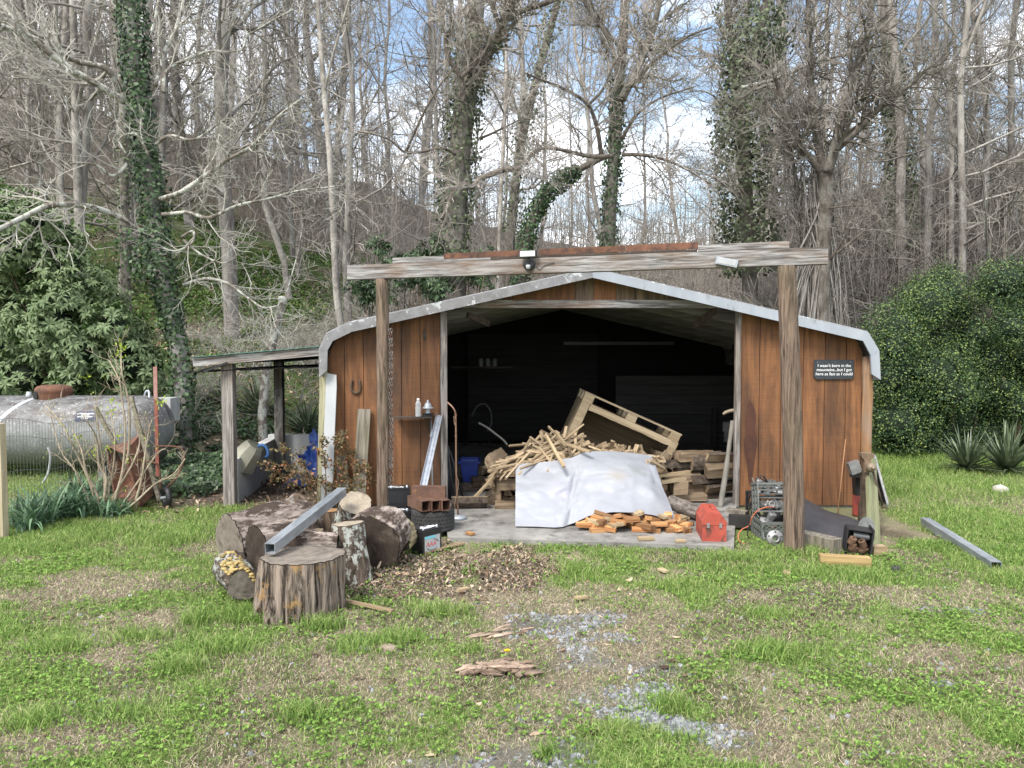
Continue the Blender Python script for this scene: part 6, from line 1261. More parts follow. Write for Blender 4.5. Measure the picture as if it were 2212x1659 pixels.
for i, s in enumerate(stems):
    Y = 7.25 + .25 * sg_.random(); P_ = smooth([T(x, y, Y + (.35 * (k / len(s)) * (sg_.random() - .3))) for k, (x, y) in enumerate(s)], 4); P_[0, 2] = -.02; paths.append(P_); rads.append((.014, .005))
mb = MB()
for P_, r_ in zip(paths, rads): mb.tube(P_, np.linspace(r_[0], r_[1], len(P_)), 6)
part('stem', mb, M['shrub'], sb_); mb = MB(); l1 = twigs_from(paths, rads, 9, (.12, .42), .6, 4, .5, .25, sg_); l2 = twigs_from([a for a, _ in l1], [(b, b * .6) for _, b in l1], 3, (.05, .18), .7, 3, .3, .3, sg_)
for P_, r_ in l1 + l2: mb.tube(P_, np.linspace(max(r_ * .6, .0022), .0014, len(P_)), 4, False)
part('twigs', mb, M['shrub'], sb_); mb = MB()
for P_, r_ in l1 + l2:
    if sg_.random() < .10:
        for k in range(4):
            q = P_[-1] + sg_.normal(size=3) * .012; a = nrm(sg_.normal(size=3)); s_ = nrm(np.cross(a, [0, 0, 1])) * .006; mb.add([q, q + a * .014 + s_, q + a * .03, q + a * .014 - s_], [[0, 1, 2, 3]])
for (x, y) in ((985, 30), (1000, 60), (970, 90), (925, 490), (890, 570), (880, 880), (750, 920), (960, 770), (700, 300), (1290, 500), (1330, 490), (645, 790), (600, 790), (780, 890)):
    for k in range(9):
        q = T(x, y, 7.4) + sg_.normal(size=3) * .022; a = nrm(sg_.normal(size=3) + [0, 0, .6]); s_ = nrm(np.cross(a, [0, 1, 0])) * .008; mb.add([q, q + a * .018 + s_, q + a * .04, q + a * .018 - s_], [[0, 1, 2, 3]])
part('bud_leaves', mb, M['bud'], sb_)
# strap-leaved clumps
M['strap'] = leafmat('blue_green_strap_leaf', (.06, .125, .065), (.145, .24, .13), .5, .25, isl=.3)
def strap_leaf(mb, base, az, L, el, w, droop, n=6, g=R, fold=.0):
    d = np.array([math.cos(az), math.sin(az), 0]); s_ = np.array([-d[1], d[0], 0]); P_ = []; e = el; p = np.array(base, float); G = []
    for k in range(n + 1):
        t = k / n; ww = w * (1 - t ** 2.2) * (1 if t > .0 else .7) + .0006; G.append([p - s_ * ww, p + s_ * ww]); p = p + (d * math.cos(e) + np.array([0, 0, math.sin(e)])) * L / n; e -= droop / n * (1 + t)
    mb.grid(np.array(G), False)
def clump(name, label, cat, spots, n, Lr, w, mat, part_, elr=(.9, 1.5), drr=(.6, 1.8), seed=1, z=0.0):
    g = np.random.default_rng(seed); t = thing(name, label, cat, (*spots[0][:2], 0)); mb = MB()
    for i in range(n):
        s = spots[g.integers(len(spots))]; r = s[2] * math.sqrt(g.random()); a = g.random() * 6.3; x, y = s[0] + math.cos(a) * r, s[1] + math.sin(a) * r
        strap_leaf(mb, (x, y, float(hill(x, y)) - .01 + z), g.random() * 6.3, Lr[0] + (Lr[1] - Lr[0]) * g.random(), elr[0] + (elr[1] - elr[0]) * g.random(), w * (.7 + .5 * g.random()), drr[0] + (drr[1] - drr[0]) * g.random() ** 1.3, g=g)
    part(part_, mb, mat, t); return t
gk = lambda x, y: gr(*K4(x, y))
sp = [(*gk(x, y)[:2], r) for x, y, r in ((200, 1490, .12), (280, 1460, .15), (370, 1430, .16), (450, 1420, .16), (540, 1400, .16), (640, 1400, .15), (240, 1520, .1), (330, 1480, .12), (690, 1330, .12), (640, 1250, .10))]
clump('daffodil_clump', 'broad clump of blue green daffodil leaves at the foot of the bare shrub', 'plant', sp, 400, (.28, .5), .0125, M['strap'], 'leaves', seed=3)
sp = [(*gk(x, y)[:2], r) for x, y, r in ((900, 1400, .1), (980, 1380, .1), (840, 1390, .08))]
clump('daffodil_clump', 'small clump of daffodil leaves between shrub stems and wheelbarrow', 'plant', sp, 120, (.15, .3), .010, M['strap'], 'leaves', seed=4)
M['yucca'] = leafmat('yucca_blade', (.05, .08, .045), (.15, .19, .11), .4, .08, isl=.3)
def yucca(px, py, L, n, seed, label, Y=None):
    q = gr(px, py) if Y is None else at(px, py, Y); c = (q[0], q[1], .05)
    clump('yucca', label, 'yucca', [c], n, (L * .75, L * 1.1), .018, M['yucca'], 'leaves', (.05, 1.5), (.0, .35), seed, .05)
yucca(2087, 1016, .58, 120, 5, 'spiky yucca in front of the dark bush, nearer the shed'); yucca(2175, 1020, .66, 150, 6, 'larger spiky yucca at the edge of the picture by the dark bush' if False else 'larger spiky yucca farther from the shed before the dark bush')
yucca(665, 955, .75, 90, 7, 'dark spiky yucca seen under the lean-to roof by its back post'); yucca(560, 950, .8, 110, 8, 'dark spiky yucca growing behind the trough and tipped tub'); yucca(480, 945, .6, 80, 9, 'spiky yucca outside the lean-to behind its front post')
# rose bush
M['rose'] = leafmat('bronzed_rose_leaf', (.075, .065, .025), (.19, .15, .065), .5, .2, isl=.4, hue=(.26, .11, .06)); M['rstem'] = plain('thorny_rose_stem', (.08, .05, .03), (.15, .11, .06), 10, .7)
rb = thing('rose_bush', 'sprawling rose bush with bronze leaves before the left wall planks', 'rose bush', gr(700, 1110)); gq = np.random.default_rng(31); paths = []
T5 = lambda x, y, Y: at(*K5(x, y), Y)
for s in ([(1060, 1640), (1000, 1450), (880, 1330), (640, 1250)], [(1080, 1640), (1020, 1400), (900, 1230), (770, 1150)], [(1100, 1640), (1120, 1400), (1100, 1200), (1080, 1080)], [(1150, 1640), (1180, 1380), (1220, 1180), (1200, 1010)], [(1200, 1640), (1240, 1400), (1280, 1200), (1330, 1050)], [(1250, 1640), (1330, 1450), (1400, 1330), (1450, 1280)], [(1150, 1640), (1100, 1450), (980, 1400), (760, 1380)], [(1220, 1640), (1300, 1480), (1420, 1420), (1490, 1400)], [(1120, 1640), (1160, 1460), (1290, 1300), (1330, 1180)], [(1090, 1640), (960, 1500), (850, 1420), (700, 1330)]):
    Y = 7.05 + .2 * gq.random(); P_ = smooth([T5(x, y, Y) for x, y in s], 4); P_[0, 2] = -.02; paths.append(P_)
mb = MB(); 
for P_ in paths: mb.tube(P_, np.linspace(.006, .003, len(P_)), 5)
l1 = twigs_from(paths, [(.005, .003)] * len(paths), 7, (.08, .25), .8, 4, .2, .3, gq)
for P_, r_ in l1: mb.tube(P_, np.linspace(.0022, .0014, len(P_)), 4, False)
part('stems', mb, M['rstem'], rb); mb = MB()
for P_, r_ in l1 + [(p, 0) for p in paths]:
    for k in range(24):
        f = .2 + .8 * gq.random(); i = int(f * (len(P_) - 1)); q = P_[i] + gq.normal(size=3) * .016; a = nrm(gq.normal(size=3) + [0, -.3, .1]); s_ = nrm(np.cross(a, gq.normal(size=3))); L = .022 + .018 * gq.random(); mb.add([q, q + a * L * .5 + s_ * L * .32, q + a * L, q + a * L * .5 - s_ * L * .32], [[0, 1, 2, 3]])
part('leaves', mb, M['rose'], rb)
# ================================================================ evergreen bushes
def leaf_cards(C, Nn, L, W, g, jit=.6, fold=True):         # rhombic leaves at points C facing roughly Nn
    n = len(C); v = Nn + jit * g.normal(size=(n, 3)); v /= np.linalg.norm(v, axis=1)[:, None]
    a = np.cross(v, g.normal(size=(n, 3))); a /= np.linalg.norm(a, axis=1)[:, None] + 1e-9; b = np.cross(v, a)
    L = (L * np.ones(n))[:, None]; W = (W * np.ones(n))[:, None]
    return np.stack([C - a * L * .5, C + b * W * .5 - a * L * .05 , C + a * L * .5, C - b * W * .5 - a * L * .05], 1).reshape(-1, 3), np.arange(4 * n).reshape(n, 4)
def lobes_shell(lobes, n, g, inner=.25, bumpy=.18):
    w = lobes[:, 3] ** 2; k = g.choice(len(lobes), n, p=w / w.sum()); d = g.normal(size=(n, 3)); d /= np.linalg.norm(d, axis=1)[:, None]
    r = lobes[k, 3] * (1 - inner * g.random(n) ** 2) * (1 + bumpy * (fbm(d * 2.2 + k[:, None] * 3.1, 5, 3) - .5) * 2)
    C = lobes[k, :3] + d * r[:, None]
    return C, d, k
def drop_inside(C, lobes, f=.72):
    keep = np.ones(len(C), bool)
    for l in lobes: keep &= ((C - l[:3]) ** 2).sum(1) > (f * l[3]) ** 2
    return keep
M['holly'] = leafmat('dark_holly_leaf', (.020, .048, .021), (.060, .108, .042), .5, .15, isl=.45, hue=(.16, .21, .06), spec=.3, scale=1.1)
M['holly_in'] = plain('painted_shade_leaf_core', (.008, .018, .008), (.014, .028, .012), 6, .9, bmp=0)  # dark cores filling the bushes, inner shade put into the colour
g = np.random.default_rng(41); hb_ = thing('holly_bush', 'huge rounded dark evergreen bush beside the shed', 'bush', (7.9, 12.1, 0))
lob = []
env_px = [1882, 1905, 1946, 2000, 2068, 2115, 2160, 2212, 2320, 2500, 2700]; env_py = [770, 685, 630, 592, 545, 590, 553, 575, 550, 600, 760]
for i in range(190):
    px = 1915 + 640 * g.random(); top = np.interp(px, env_px, env_py); y_ = 10.9 + 2.2 * g.random(); py = top + 30 + (985 - top - 30) * g.random() ** .85; r = .15 + .36 * g.random() ** 1.3
    p = at(px, py, y_ + .9 * abs((py - 820) / 260)); p[2] = max(p[2], r * .8 - .15)
    e = at(px, top, y_)[2]; p[2] = min(p[2], e - r * .75); pl = px_of(p)[0]; 
    lob.append([*p, r])
lob.append([5.95, 11.3, .5, .55]); lob.append([5.85, 11.4, 1.25, .55]); lob.append([6.0, 11.5, 1.9, .5])
lob = np.array(lob)
C, d, k = lobes_shell(lob, 380000, g, .45, .5); keep = drop_inside(C, lob, .62) & (C[:, 2] > -.02) & (C[:, 1] < 13.6); C, d = C[keep], d[keep]
mb = MB(); mb.add(*leaf_cards(C + g.normal(size=C.shape) * .035, d + [0, -.1, .45], .028 + .016 * g.random(len(C)), .017 + .008 * g.random(len(C)), g, .75)); 
# feathery sprigs breaking the outline
tip = np.nonzero(g.random(len(C)) < .03)[0]; cs = []; ds = []
for i in tip:
    dirn = nrm(d[i] + [0, 0, .8] + .5 * g.normal(size=3)); L = .10 + .22 * g.random()
    for q in range(9): cs.append(C[i] + dirn * L * q / 8 + .012 * g.normal(size=3)); ds.append(dirn)
mb.add(*leaf_cards(np.array(cs), np.array(ds) * .2 + [0, -.2, .5], .034, .02, g, .9)); part('foliage', mb, M['holly'], hb_)
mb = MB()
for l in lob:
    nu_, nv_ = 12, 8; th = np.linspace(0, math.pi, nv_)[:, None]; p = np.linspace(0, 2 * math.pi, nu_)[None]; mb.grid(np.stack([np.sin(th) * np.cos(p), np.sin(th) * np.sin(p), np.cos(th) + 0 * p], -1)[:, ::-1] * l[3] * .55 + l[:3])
part('shade_core', mb, M['holly_in'], hb_)
mb = MB()
for i in range(9): p = np.array([5.9 + .5 * i, 11.6 + .3 * math.sin(i * 3), 0]); mb.tube([p + [0, 0, -.1], p + [.05, 0, .5], p + [.2 * math.sin(i), .1, 1.2]], [.05, .04, .03], 7)
part('stem', mb, M['bark_dark'], hb_)
# rhododendron
M['rhodo'] = leafmat('rhododendron_leaf', (.040, .092, .024), (.125, .215, .062), .45, .15, back=(.17, .23, .11), isl=.35, spec=.3, scale=.9)
g = np.random.default_rng(43); rh = thing('rhododendron', 'big rhododendron with drooping glossy leaves behind the gas tank', 'bush', (-7.2, 11.4, .3)); lob = []
ex = [-120, 0, 40, 110, 150, 200, 260, 285, 300, 330]; et = [380, 392, 392, 425, 500, 560, 625, 690, 740, 800]; eb = [870] * 10
for i in range(85):
    px = -110 + 400 * g.random(); top = np.interp(px, ex, et); py = top + 28 + (850 - top - 28) * g.random(); r = .26 + .24 * g.random(); p = at(px, py, 10.7 + 1.6 * g.random()); lob.append([*p, r])
for (px, py) in ((300, 745), (325, 790), (345, 830), (290, 700)): lob.append([*at(px, py, 11.2), .2])
lob = np.array(lob); C, d, k = lobes_shell(lob, 6200, g, .5, .35); keep = drop_inside(C, lob, .6) & (C[:, 2] > hill(C[:, 0], C[:, 1]) + .1); C, d = C[keep], d[keep]
def whorls(C, d, g, nl, L, W, droop=.5):
    V = []; F = []; b = 0
    for c, n_ in zip(C, d):
        ax = nrm(n_ * .7 + np.array([0, -.15, .75]) + .35 * g.normal(size=3)); u = nrm(np.cross(ax, g.normal(size=3))); w_ = np.cross(ax, u); k_ = nl + g.integers(-2, 2); ph = g.random() * 6.3
        for j in range(k_):
            a = ph + j * 6.283 / k_ + .25 * g.normal(); r = u * math.cos(a) + w_ * math.sin(a); L_ = L * (.75 + .45 * g.random()); e = .25 * g.normal() + .1; s_ = np.cross(ax, r) * W * (.8 + .35 * g.random())
            q0 = c; q1 = c + (r * math.cos(e) + ax * math.sin(e)) * L_ * .5; dn = r * math.cos(e - droop) + ax * math.sin(e - droop) + np.array([0, 0, -.25]); q2 = q1 + nrm(dn) * L_ * .5; lift = ax * W * .35
            V += [q0, q1 - s_ + lift, q1, q1 + s_ + lift, q2]; F += [[b, b + 2, b + 1], [b, b + 3, b + 2], [b + 2, b + 4, b + 1], [b + 2, b + 3, b + 4]]; b += 5
    return np.array(V), np.array(F)
mb = MB(); mb.add(*whorls(C, d, g, 9, .135, .022)); part('foliage', mb, M['rhodo'], rh)
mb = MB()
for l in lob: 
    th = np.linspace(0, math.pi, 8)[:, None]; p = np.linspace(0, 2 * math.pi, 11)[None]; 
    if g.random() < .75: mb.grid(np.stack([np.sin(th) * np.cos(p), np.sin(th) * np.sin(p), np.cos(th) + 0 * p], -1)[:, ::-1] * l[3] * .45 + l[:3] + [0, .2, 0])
part('shade_core', mb, M['holly_in'], rh); mb = MB()
for i in range(34):
    l = lob[g.integers(len(lob))]; b0 = np.array([-7.3 + .9 * g.normal(), 11.6 + .4 * g.random(), .2]); mid = (b0 + l[:3]) / 2 + [.1 * g.normal(), .1, .15]; mb.tube(smooth([b0, mid, l[:3]], 4), np.linspace(.035, .012, 9), 6)
part('branches', mb, M['bark_dark'], rh)
# ivy and low plants on the ground
M['ivy'] = leafmat('dark_ivy_leaf', (.018, .042, .017), (.055, .095, .038), .45, .1, isl=.4, spec=.4)
M['ivy_grey'] = leafmat('olive_grey_ivy', (.045, .062, .034), (.12, .145, .08), .55, .2, isl=.4, spec=.3)
M['bank'] = leafmat('bank_plants', (.04, .08, .02), (.12, .19, .05), .6, .25, isl=.35, spec=.2)
# second, smaller rhododendrons on the bank behind the shed
for i, (px, py, Y, s) in enumerate(((955, 545, 15, .55), (1000, 560, 15.5, .5), (900, 600, 14.5, .6), (860, 560, 15.5, .45), (1010, 590, 14.2, .5), (800, 640, 14.2, .45), (940, 610, 14, .45))):
    c = at(px, py, Y); t = thing('rhododendron', 'small dark rhododendron among the twigs on the bank behind the shed', 'bush', (c[0], c[1], float(hill(c[0], c[1]))), 'small rhododendrons behind the shed'); lb = np.array([[c[0] + .5 * s * g.normal(), c[1] + .2 * g.normal(), c[2] + .35 * s * g.normal(), .25 * s + .1] for _ in range(7)]); C, d, k = lobes_shell(lb, 90, g, .5); mb = MB(); mb.add(*whorls(C, d, g, 8, .15, .022)); part('foliage', mb, M['ivy'], t)
    z0 = float(hill(c[0], c[1])); mb = MB()
    for j in range(4): mb.tube([np.array([c[0], c[1], z0 - .05]), lb[j, :3] * .5 + np.array([c[0], c[1], z0]) * .5, lb[j, :3]], [.02, .015, .01], 5)
    part('stem', mb, M['bark_dark'], t)
g = np.random.default_rng(47)
P = np.stack([-4.9 + 2.0 * g.random(9000), 8.0 + 3.4 * g.random(9000)], 1); k = (P[:, 0] < -3.35) & (fbm(P * 1.5, 8, 3) > .36) & (np.abs(P[:, 0] + 4.2) < .75 + .3 * (P[:, 1] - 8)); P = P[k]
P2 = np.stack([-6.2 + 4.8 * g.random(20000), 9.9 + 3.8 * g.random(20000)], 1); P2 = P2[fbm(P2 * 1.2, 19, 3) > .36]; P = np.concatenate([P, P2])
C = np.stack([P[:, 0], P[:, 1], hill(P[:, 0], P[:, 1]) + .02 + .16 * g.random(len(P)) * fbm(P * 2, 3, 2)], 1); mb = MB(); mb.add(*leaf_cards(C, np.array([[0, -.4, .9]]) + 0 * C, .05 + .03 * g.random(len(C)), .05, g, .5)); stuff('ground_ivy', mb, M['ivy'], 'dark ivy creeping over the ground beside the lean-to', 'ivy')
P = np.stack([-17 + 18 * g.random(120000), 11.5 + 20 * g.random(120000)], 1); n_ = fbm(P * .35, 13, 4); b_ = sstep(12, 14, P[:, 1]) * (1 - sstep(25, 30, P[:, 1])); k = (g.random(len(P)) < b_ * sstep(.34, .5, n_)) & (P[:, 0] > -.62 * P[:, 1]); P = P[k]
C = np.stack([P[:, 0], P[:, 1], hill(P[:, 0], P[:, 1]) + .02 + .06 * g.random(len(P))], 1); mb = MB(); mb.add(*leaf_cards(C, np.array([[0, -.4, .9]]) + 0 * C, (.05 + .05 * g.random(len(C))) * C[:, 1] / 15, .04 * C[:, 1] / 15, g, .6)); stuff('bank_plants', mb, M['bank'], 'low green plants carpeting the bank behind the lean-to', 'ground cover')
# ================================================================ bare woods
g = np.random.default_rng(51)
def tubes_batch(P, Rr, k):
    B, n, _ = P.shape; T = np.gradient(P, axis=1); T /= np.linalg.norm(T, axis=2)[..., None] + 1e-12
    ref = np.where(np.abs(T[:, :1, 2:3]) > .9, np.array([[[1., 0, 0]]]), np.array([[[0, 0, 1.]]])); ref = np.broadcast_to(ref, P.shape)
    u = np.cross(T, ref); u /= np.linalg.norm(u, axis=2)[..., None] + 1e-9; w_ = np.cross(T, u); a = np.arange(k) * 2 * math.pi / k
    V = P[:, :, None] + Rr[:, :, None, None] * (np.cos(a)[None, None, :, None] * u[:, :, None] + np.sin(a)[None, None, :, None] * w_[:, :, None])
    b = np.arange(B)[:, None, None] * n * k; i = np.arange(n - 1)[None, :, None] * k; j = np.arange(k)[None, None]; j2 = (j + 1) % k
    return V.reshape(-1, 3), np.stack([b + i + j, b + i + j2, b + i + k + j2, b + i + k + j], -1).reshape(-1, 4)
def kids(P, Rr, nper, L, ang, seg, up, wob, tmin=.2, tmax=1., rr=.6, rmin=.002, taper=.35, decay=.6, g=g):
    B, n, _ = P.shape; t = tmin + (tmax - tmin) * (np.arange(nper)[None] + g.random((B, nper))) / nper; f = t * (n - 1); i = np.minimum(f.astype(int), n - 2); f = f - i; bi = np.arange(B)[:, None]
    p = P[bi, i] * (1 - f)[..., None] + P[bi, i + 1] * f[..., None]; d = P[bi, i + 1] - P[bi, i]; d /= np.linalg.norm(d, axis=-1)[..., None] + 1e-9; r = (Rr[bi, i] * (1 - f) + Rr[bi, i + 1] * f) * rr
    s = np.cross(d, g.normal(size=d.shape)); s /= np.linalg.norm(s, axis=-1)[..., None] + 1e-9; a = ang * (.6 + .8 * g.random(t.shape))[..., None]; x = d * np.cos(a) + s * np.sin(a)
    ln = (L[0] + (L[1] - L[0]) * g.random(t.shape)) * (1 - decay * t); q = [p]
    for _ in range(seg):
        x = x + wob * g.normal(size=x.shape) + np.array([0, 0, up]); x /= np.linalg.norm(x, axis=-1)[..., None]; q.append(q[-1] + x * (ln / seg)[..., None])
    Q = np.stack(q, 2).reshape(B * nper, seg + 1, 3); R2 = np.maximum(r.reshape(-1, 1) * np.linspace(1, taper, seg + 1)[None], rmin); return Q, R2
M['trunk'] = barkmat('grey_brown_bark', (.125, .112, .10), (.285, .265, .243), (.36, .35, .33), .7, 7, .2, obj=.25, bmp=.5)
M['trunk_pale'] = barkmat('pale_grey_bark', (.22, .20, .18), (.46, .43, .39), (.13, .115, .10), .7, 6, .6, obj=.15, bmp=.3)
M['trunk_dark'] = barkmat('dark_grey_bark', (.065, .055, .046), (.185, .163, .142), (.26, .255, .225), .6, 9, .3, obj=.15, bmp=.6)
M['limb'] = barkmat('lichen_spotted_bark', (.10, .085, .07), (.24, .21, .18), (.46, .47, .42), .9, 16, .8, obj=.1, th=(.48, .54))
M['limb_dark'] = barkmat('dark_limb_bark', (.065, .053, .045), (.19, .165, .14), None, .6, 12, .5, obj=.1)
M['twig'] = plain('grey_tan_twig', (.20, .178, .155), (.36, .33, .295), 3, .85, bmp=0, obj=.25, spec=.2)
M['twig_pale'] = plain('pale_lichened_twig', (.26, .245, .21), (.46, .44, .40), 3, .85, bmp=0, obj=.1, spec=.2)
M['twig_brown'] = plain('brown_twig', (.165, .148, .132), (.31, .285, .255), 3, .85, bmp=0, obj=.2, spec=.2)
# ---- forest tree kinds, built once and copied
def forest_kind(i):
    gg = np.random.default_rng(100 + i); H = (17, 21, 24, 19, 15, 22, 13, 20, 18, 23)[i % 10]; r0 = (.11, .13, .16, .09, .07, .12, .055, .10, .14, .08)[i % 10]; n = 14
    z = np.linspace(-.3, H, n); wv = np.cumsum(gg.normal(size=(n, 2)) * .13, 0) * .8; wv[:2] *= .3; tr = np.c_[wv, z][None]; rr = (r0 * (1 - .85 * np.linspace(0, 1, n) ** 1.1))[None]; tr[0, 0, :2] = 0
    mbT = MB(); mbT.add(*tubes_batch(tr, rr, 9), True); P_, R_ = tr, rr
    if i % 3 == 1:                                          # a fork
        F1, FR = kids(tr, rr, 2, (H * .45, H * .6), .35, 8, .12, .06, .35, .5, .7, .02, .2, .0, gg); mbT.add(*tubes_batch(F1, FR, 6), True)
    A1, B1 = kids(tr, rr, 30, (1.8, 4.4), 1.1, 6, .09, .17, .12, 1., .42, .008, .3, .45, gg); mbT.add(*tubes_batch(A1, B1, 4), True)
    if i % 3 == 1:
        a2, b2 = kids(F1, FR, 10, (1.2, 2.8), .8, 6, .12, .13, .15, 1., .45, .008, .3, .4, gg); mbT.add(*tubes_batch(a2, b2, 4), True); A1 = np.concatenate([A1, a2]); B1 = np.concatenate([B1, b2])
    mbC = MB(); A2, B2 = kids(A1, B1, 7, (.6, 1.6), .75, 4, .07, .2, .15, 1., .6, .0055, .5, .4, gg); mbC.add(*tubes_batch(A2, B2, 3))
    A3, B3 = kids(A2, B2, 6, (.3, .85), .7, 3, .05, .22, .2, 1., .7, .0042, .7, .3, gg); mbC.add(*tubes_batch(A3, B3, 3))
    return mbT, mbC
KIND = []
for i in range(10):
    a, b = forest_kind(i); pale = i in (3, 5, 8); KIND.append((a.mesh('trunk', M['trunk_pale'] if pale else M['trunk']), b.mesh('crown', M['twig'] if i % 2 else M['twig_brown'])))
def tree_copy(k, x, y, s, rot, label, group, tilt=0):
    o = thing('bare_tree', label, 'tree', (x, y, float(hill(x, y)) - .1), group); o.rotation_euler = (tilt * math.cos(rot * 3), tilt * math.sin(rot * 3), rot); o.scale = (s, s, s)
    for nm, me in zip(('trunk', 'crown'), KIND[k]):
        c = bpy.data.objects.new(nm, me); COL.objects.link(c); c.parent = o
def dens_px(px): return np.interp(px, [-200, 0, 350, 700, 900, 1050, 1200, 1500, 1650, 1850, 2212, 2500], [1, 1, 1, .95, .8, .55, .34, .34, .5, .8, 1, 1])
placed = []; tries = 0
while len(placed) < 150 and tries < 20000:
    tries += 1; Y = 15 + 42 * g.random() ** .8; px = -150 + 2520 * g.random()
    if g.random() > dens_px(px): continue
    x = (px - CX) / F_ * Y
    if Y < 18 and -5.5 < x < 5.5: continue
    if min([9] + [math.hypot(x - a, Y - b) for a, b in placed]) < .9: continue
    placed.append((x, Y)); side = 'left' if px < 1000 else 'right'
    lb, gp = (('slender bare trunk in the woods on the leaf strewn slope beyond the lean-to', 'bare trees on the slope beyond the lean-to') if px < 760 else ('slender bare tree in the thin woods behind the shed roof', 'bare trees behind the shed') if px < 1700 else ('slender bare tree on the brown slope above the evergreen bush', 'bare trees on the slope above the bush'))
    tree_copy(int(g.integers(10)), x, Y, .75 + .45 * g.random(), g.random() * 6.3, lb, gp, .05 * g.normal())
# ---- twiggy bushes
M['twig_shade'] = plain('shade_toned_brown_twig', (.085, .072, .062), (.19, .165, .145), 3, .85, bmp=0, obj=.3, spec=.2)  # shade of the far slope is put into this darker twig colour
def bush_kind(i, dark=False):
    gg = np.random.default_rng(200 + i); n = 9; B = 13; base = np.c_[.25 * gg.normal(size=(B, 2)), np.full(B, -.1)]; d = np.c_[gg.normal(size=(B, 2)) * .5, np.ones(B)]; d /= np.linalg.norm(d, axis=1)[:, None]; L = 2.0 + 2.2 * gg.random((B, 1)); q = [base]
    for k in range(n - 1): d = d + gg.normal(size=d.shape) * .13 + np.c_[d[:, :2] * .16, np.full(B, -.10)]; d /= np.linalg.norm(d, axis=1)[:, None]; q.append(q[-1] + d * L / (n - 1))
    P_ = np.stack(q, 1); R_ = np.linspace(.016, .005, n)[None] * (.7 + .6 * gg.random((B, 1))); mbT = MB(); mbT.add(*tubes_batch(P_, R_, 4), True)
    A1, B1 = kids(P_, R_, 10, (.5, 1.5), .7, 5, .03, .2, .15, 1., .6, .0042, .5, .3, gg); A2, B2 = kids(A1, B1, 7, (.2, .7), .7, 3, .02, .25, .1, 1., .7, .0032, .7, .3, gg); mbC = MB(); mbC.add(*tubes_batch(A1, B1, 3)); mbC.add(*tubes_batch(A2, B2, 3))
    return mbT.mesh('stems', M['limb_dark'] if dark else M['limb'] if i % 2 else M['trunk']), mbC.mesh('twigs', M['twig_shade'] if dark else M['twig_pale'] if i % 2 else M['twig'])
BK = [bush_kind(i) for i in range(6)] + [bush_kind(i, True) for i in range(6, 9)]  # last kinds use the darkened colours for the shaded slope
def bush_copy(k, x, y, s, label, group):
    o = thing('bare_bush', label, 'bush', (x, y, float(hill(x, y))), group); o.rotation_euler = (0, 0, g.random() * 6.3); o.scale = (s, s, s * (.8 + .4 * g.random()))
    for nm, me in zip(('stems', 'twigs'), BK[k]): c = bpy.data.objects.new(nm, me); COL.objects.link(c); c.parent = o
for i in range(46):
    px = 830 + 1050 * (i + g.random()) / 46; Y = 16.9 + 5 * g.random(); bush_copy(int(g.integers(6)), (px - CX) / F_ * Y, Y, .75 + .4 * g.random(), 'grey twiggy bush in the tangle right behind the shed', 'bare bushes right behind the shed')
for i in range(58):
    px = 1720 + 560 * g.random(); Y = 16.5 + 18 * g.random(); bush_copy(6 + int(g.integers(3)), (px - CX) / F_ * Y, Y, .9 + .5 * g.random(), 'brown twiggy bush toned for shade on the slope above the evergreen bush', 'bare bushes above the evergreen bush')
for i in range(9):
    px = 380 + 450 * g.random(); Y = 12.8 + 6 * g.random(); bush_copy(int(g.integers(6)), (px - CX) / F_ * Y, Y, .35 + .3 * g.random(), 'low twiggy bush on the green bank behind the lean-to', 'bare bushes behind the lean-to')
# ---- thin saplings that nobody could count
n = 2900; Y = 15 + 27 * g.random(n); px = np.where(g.random(n) < .55, -120 + 1000 * g.random(n), 1650 + 680 * g.random(n)); px[:1100] = 800 + 900 * g.random(1100); Y[:1100] = 17 + 25 * g.random(1100); lf_ = (px < 800) & (Y < 27); Y[lf_] = 27 + 15 * g.random(lf_.sum()); x = (px - CX) / F_ * Y; H = 1.6 + 3.4 * g.random(n); m_ = 6
P_ = np.stack([x, Y, hill(x, Y) - .1], 1)[:, None] + np.cumsum(np.concatenate([np.zeros((n, 1, 3)), np.concatenate([g.normal(size=(n, m_, 2)) * .09, np.ones((n, m_, 1))], -1) * (H / m_)[:, None, None] * np.array([1, 1, 1])], 1), 1)
R_ = np.linspace(1, .35, m_ + 1)[None] * (.008 + .014 * g.random((n, 1)) ** 2) * (Y / 22)[:, None] ** .5; A1, B1 = kids(P_, R_, 10, (.4, 1.6), .95, 3, .04, .25, .1, 1, .55, .005, .6, .3); mb = MB(); mb.add(*tubes_batch(P_, R_, 4)); mb.add(*tubes_batch(A1, B1, 3)); stuff('undergrowth', mb, M['twig_brown'], 'thin bare saplings and brush filling the wooded slopes', 'undergrowth')
# ---- the trees one can tell apart
def path(pts, Y0, Y1=None, n=5): 
    Y1 = Y0 if Y1 is None else Y1; k = len(pts) - 1; return smooth([at(px, py, Y0 + (Y1 - Y0) * i / k) for i, (px, py) in enumerate(pts)], n)
def ivy_on(P_, rad, n, size, g, spread=.35, tr=(0., 1.)):
    f = (tr[0] + (tr[1] - tr[0]) * g.random(n)) * (len(P_) - 1); i = np.minimum(f.astype(int), len(P_) - 2); f = f - i; p = P_[i] * (1 - f)[:, None] + P_[i + 1] * f[:, None]; d = P_[i + 1] - P_[i]; d /= np.linalg.norm(d, axis=1)[:, None]
    s = np.cross(d, g.normal(size=(n, 3))); s /= np.linalg.norm(s, axis=1)[:, None]; lump = .6 + .9 * fbm(p * np.array([1.2, 1.2, .9]) + 3.3, 7, 3); r = rad * lump * (1 + spread * np.abs(g.normal(size=n))); return p + s * r[:, None], s
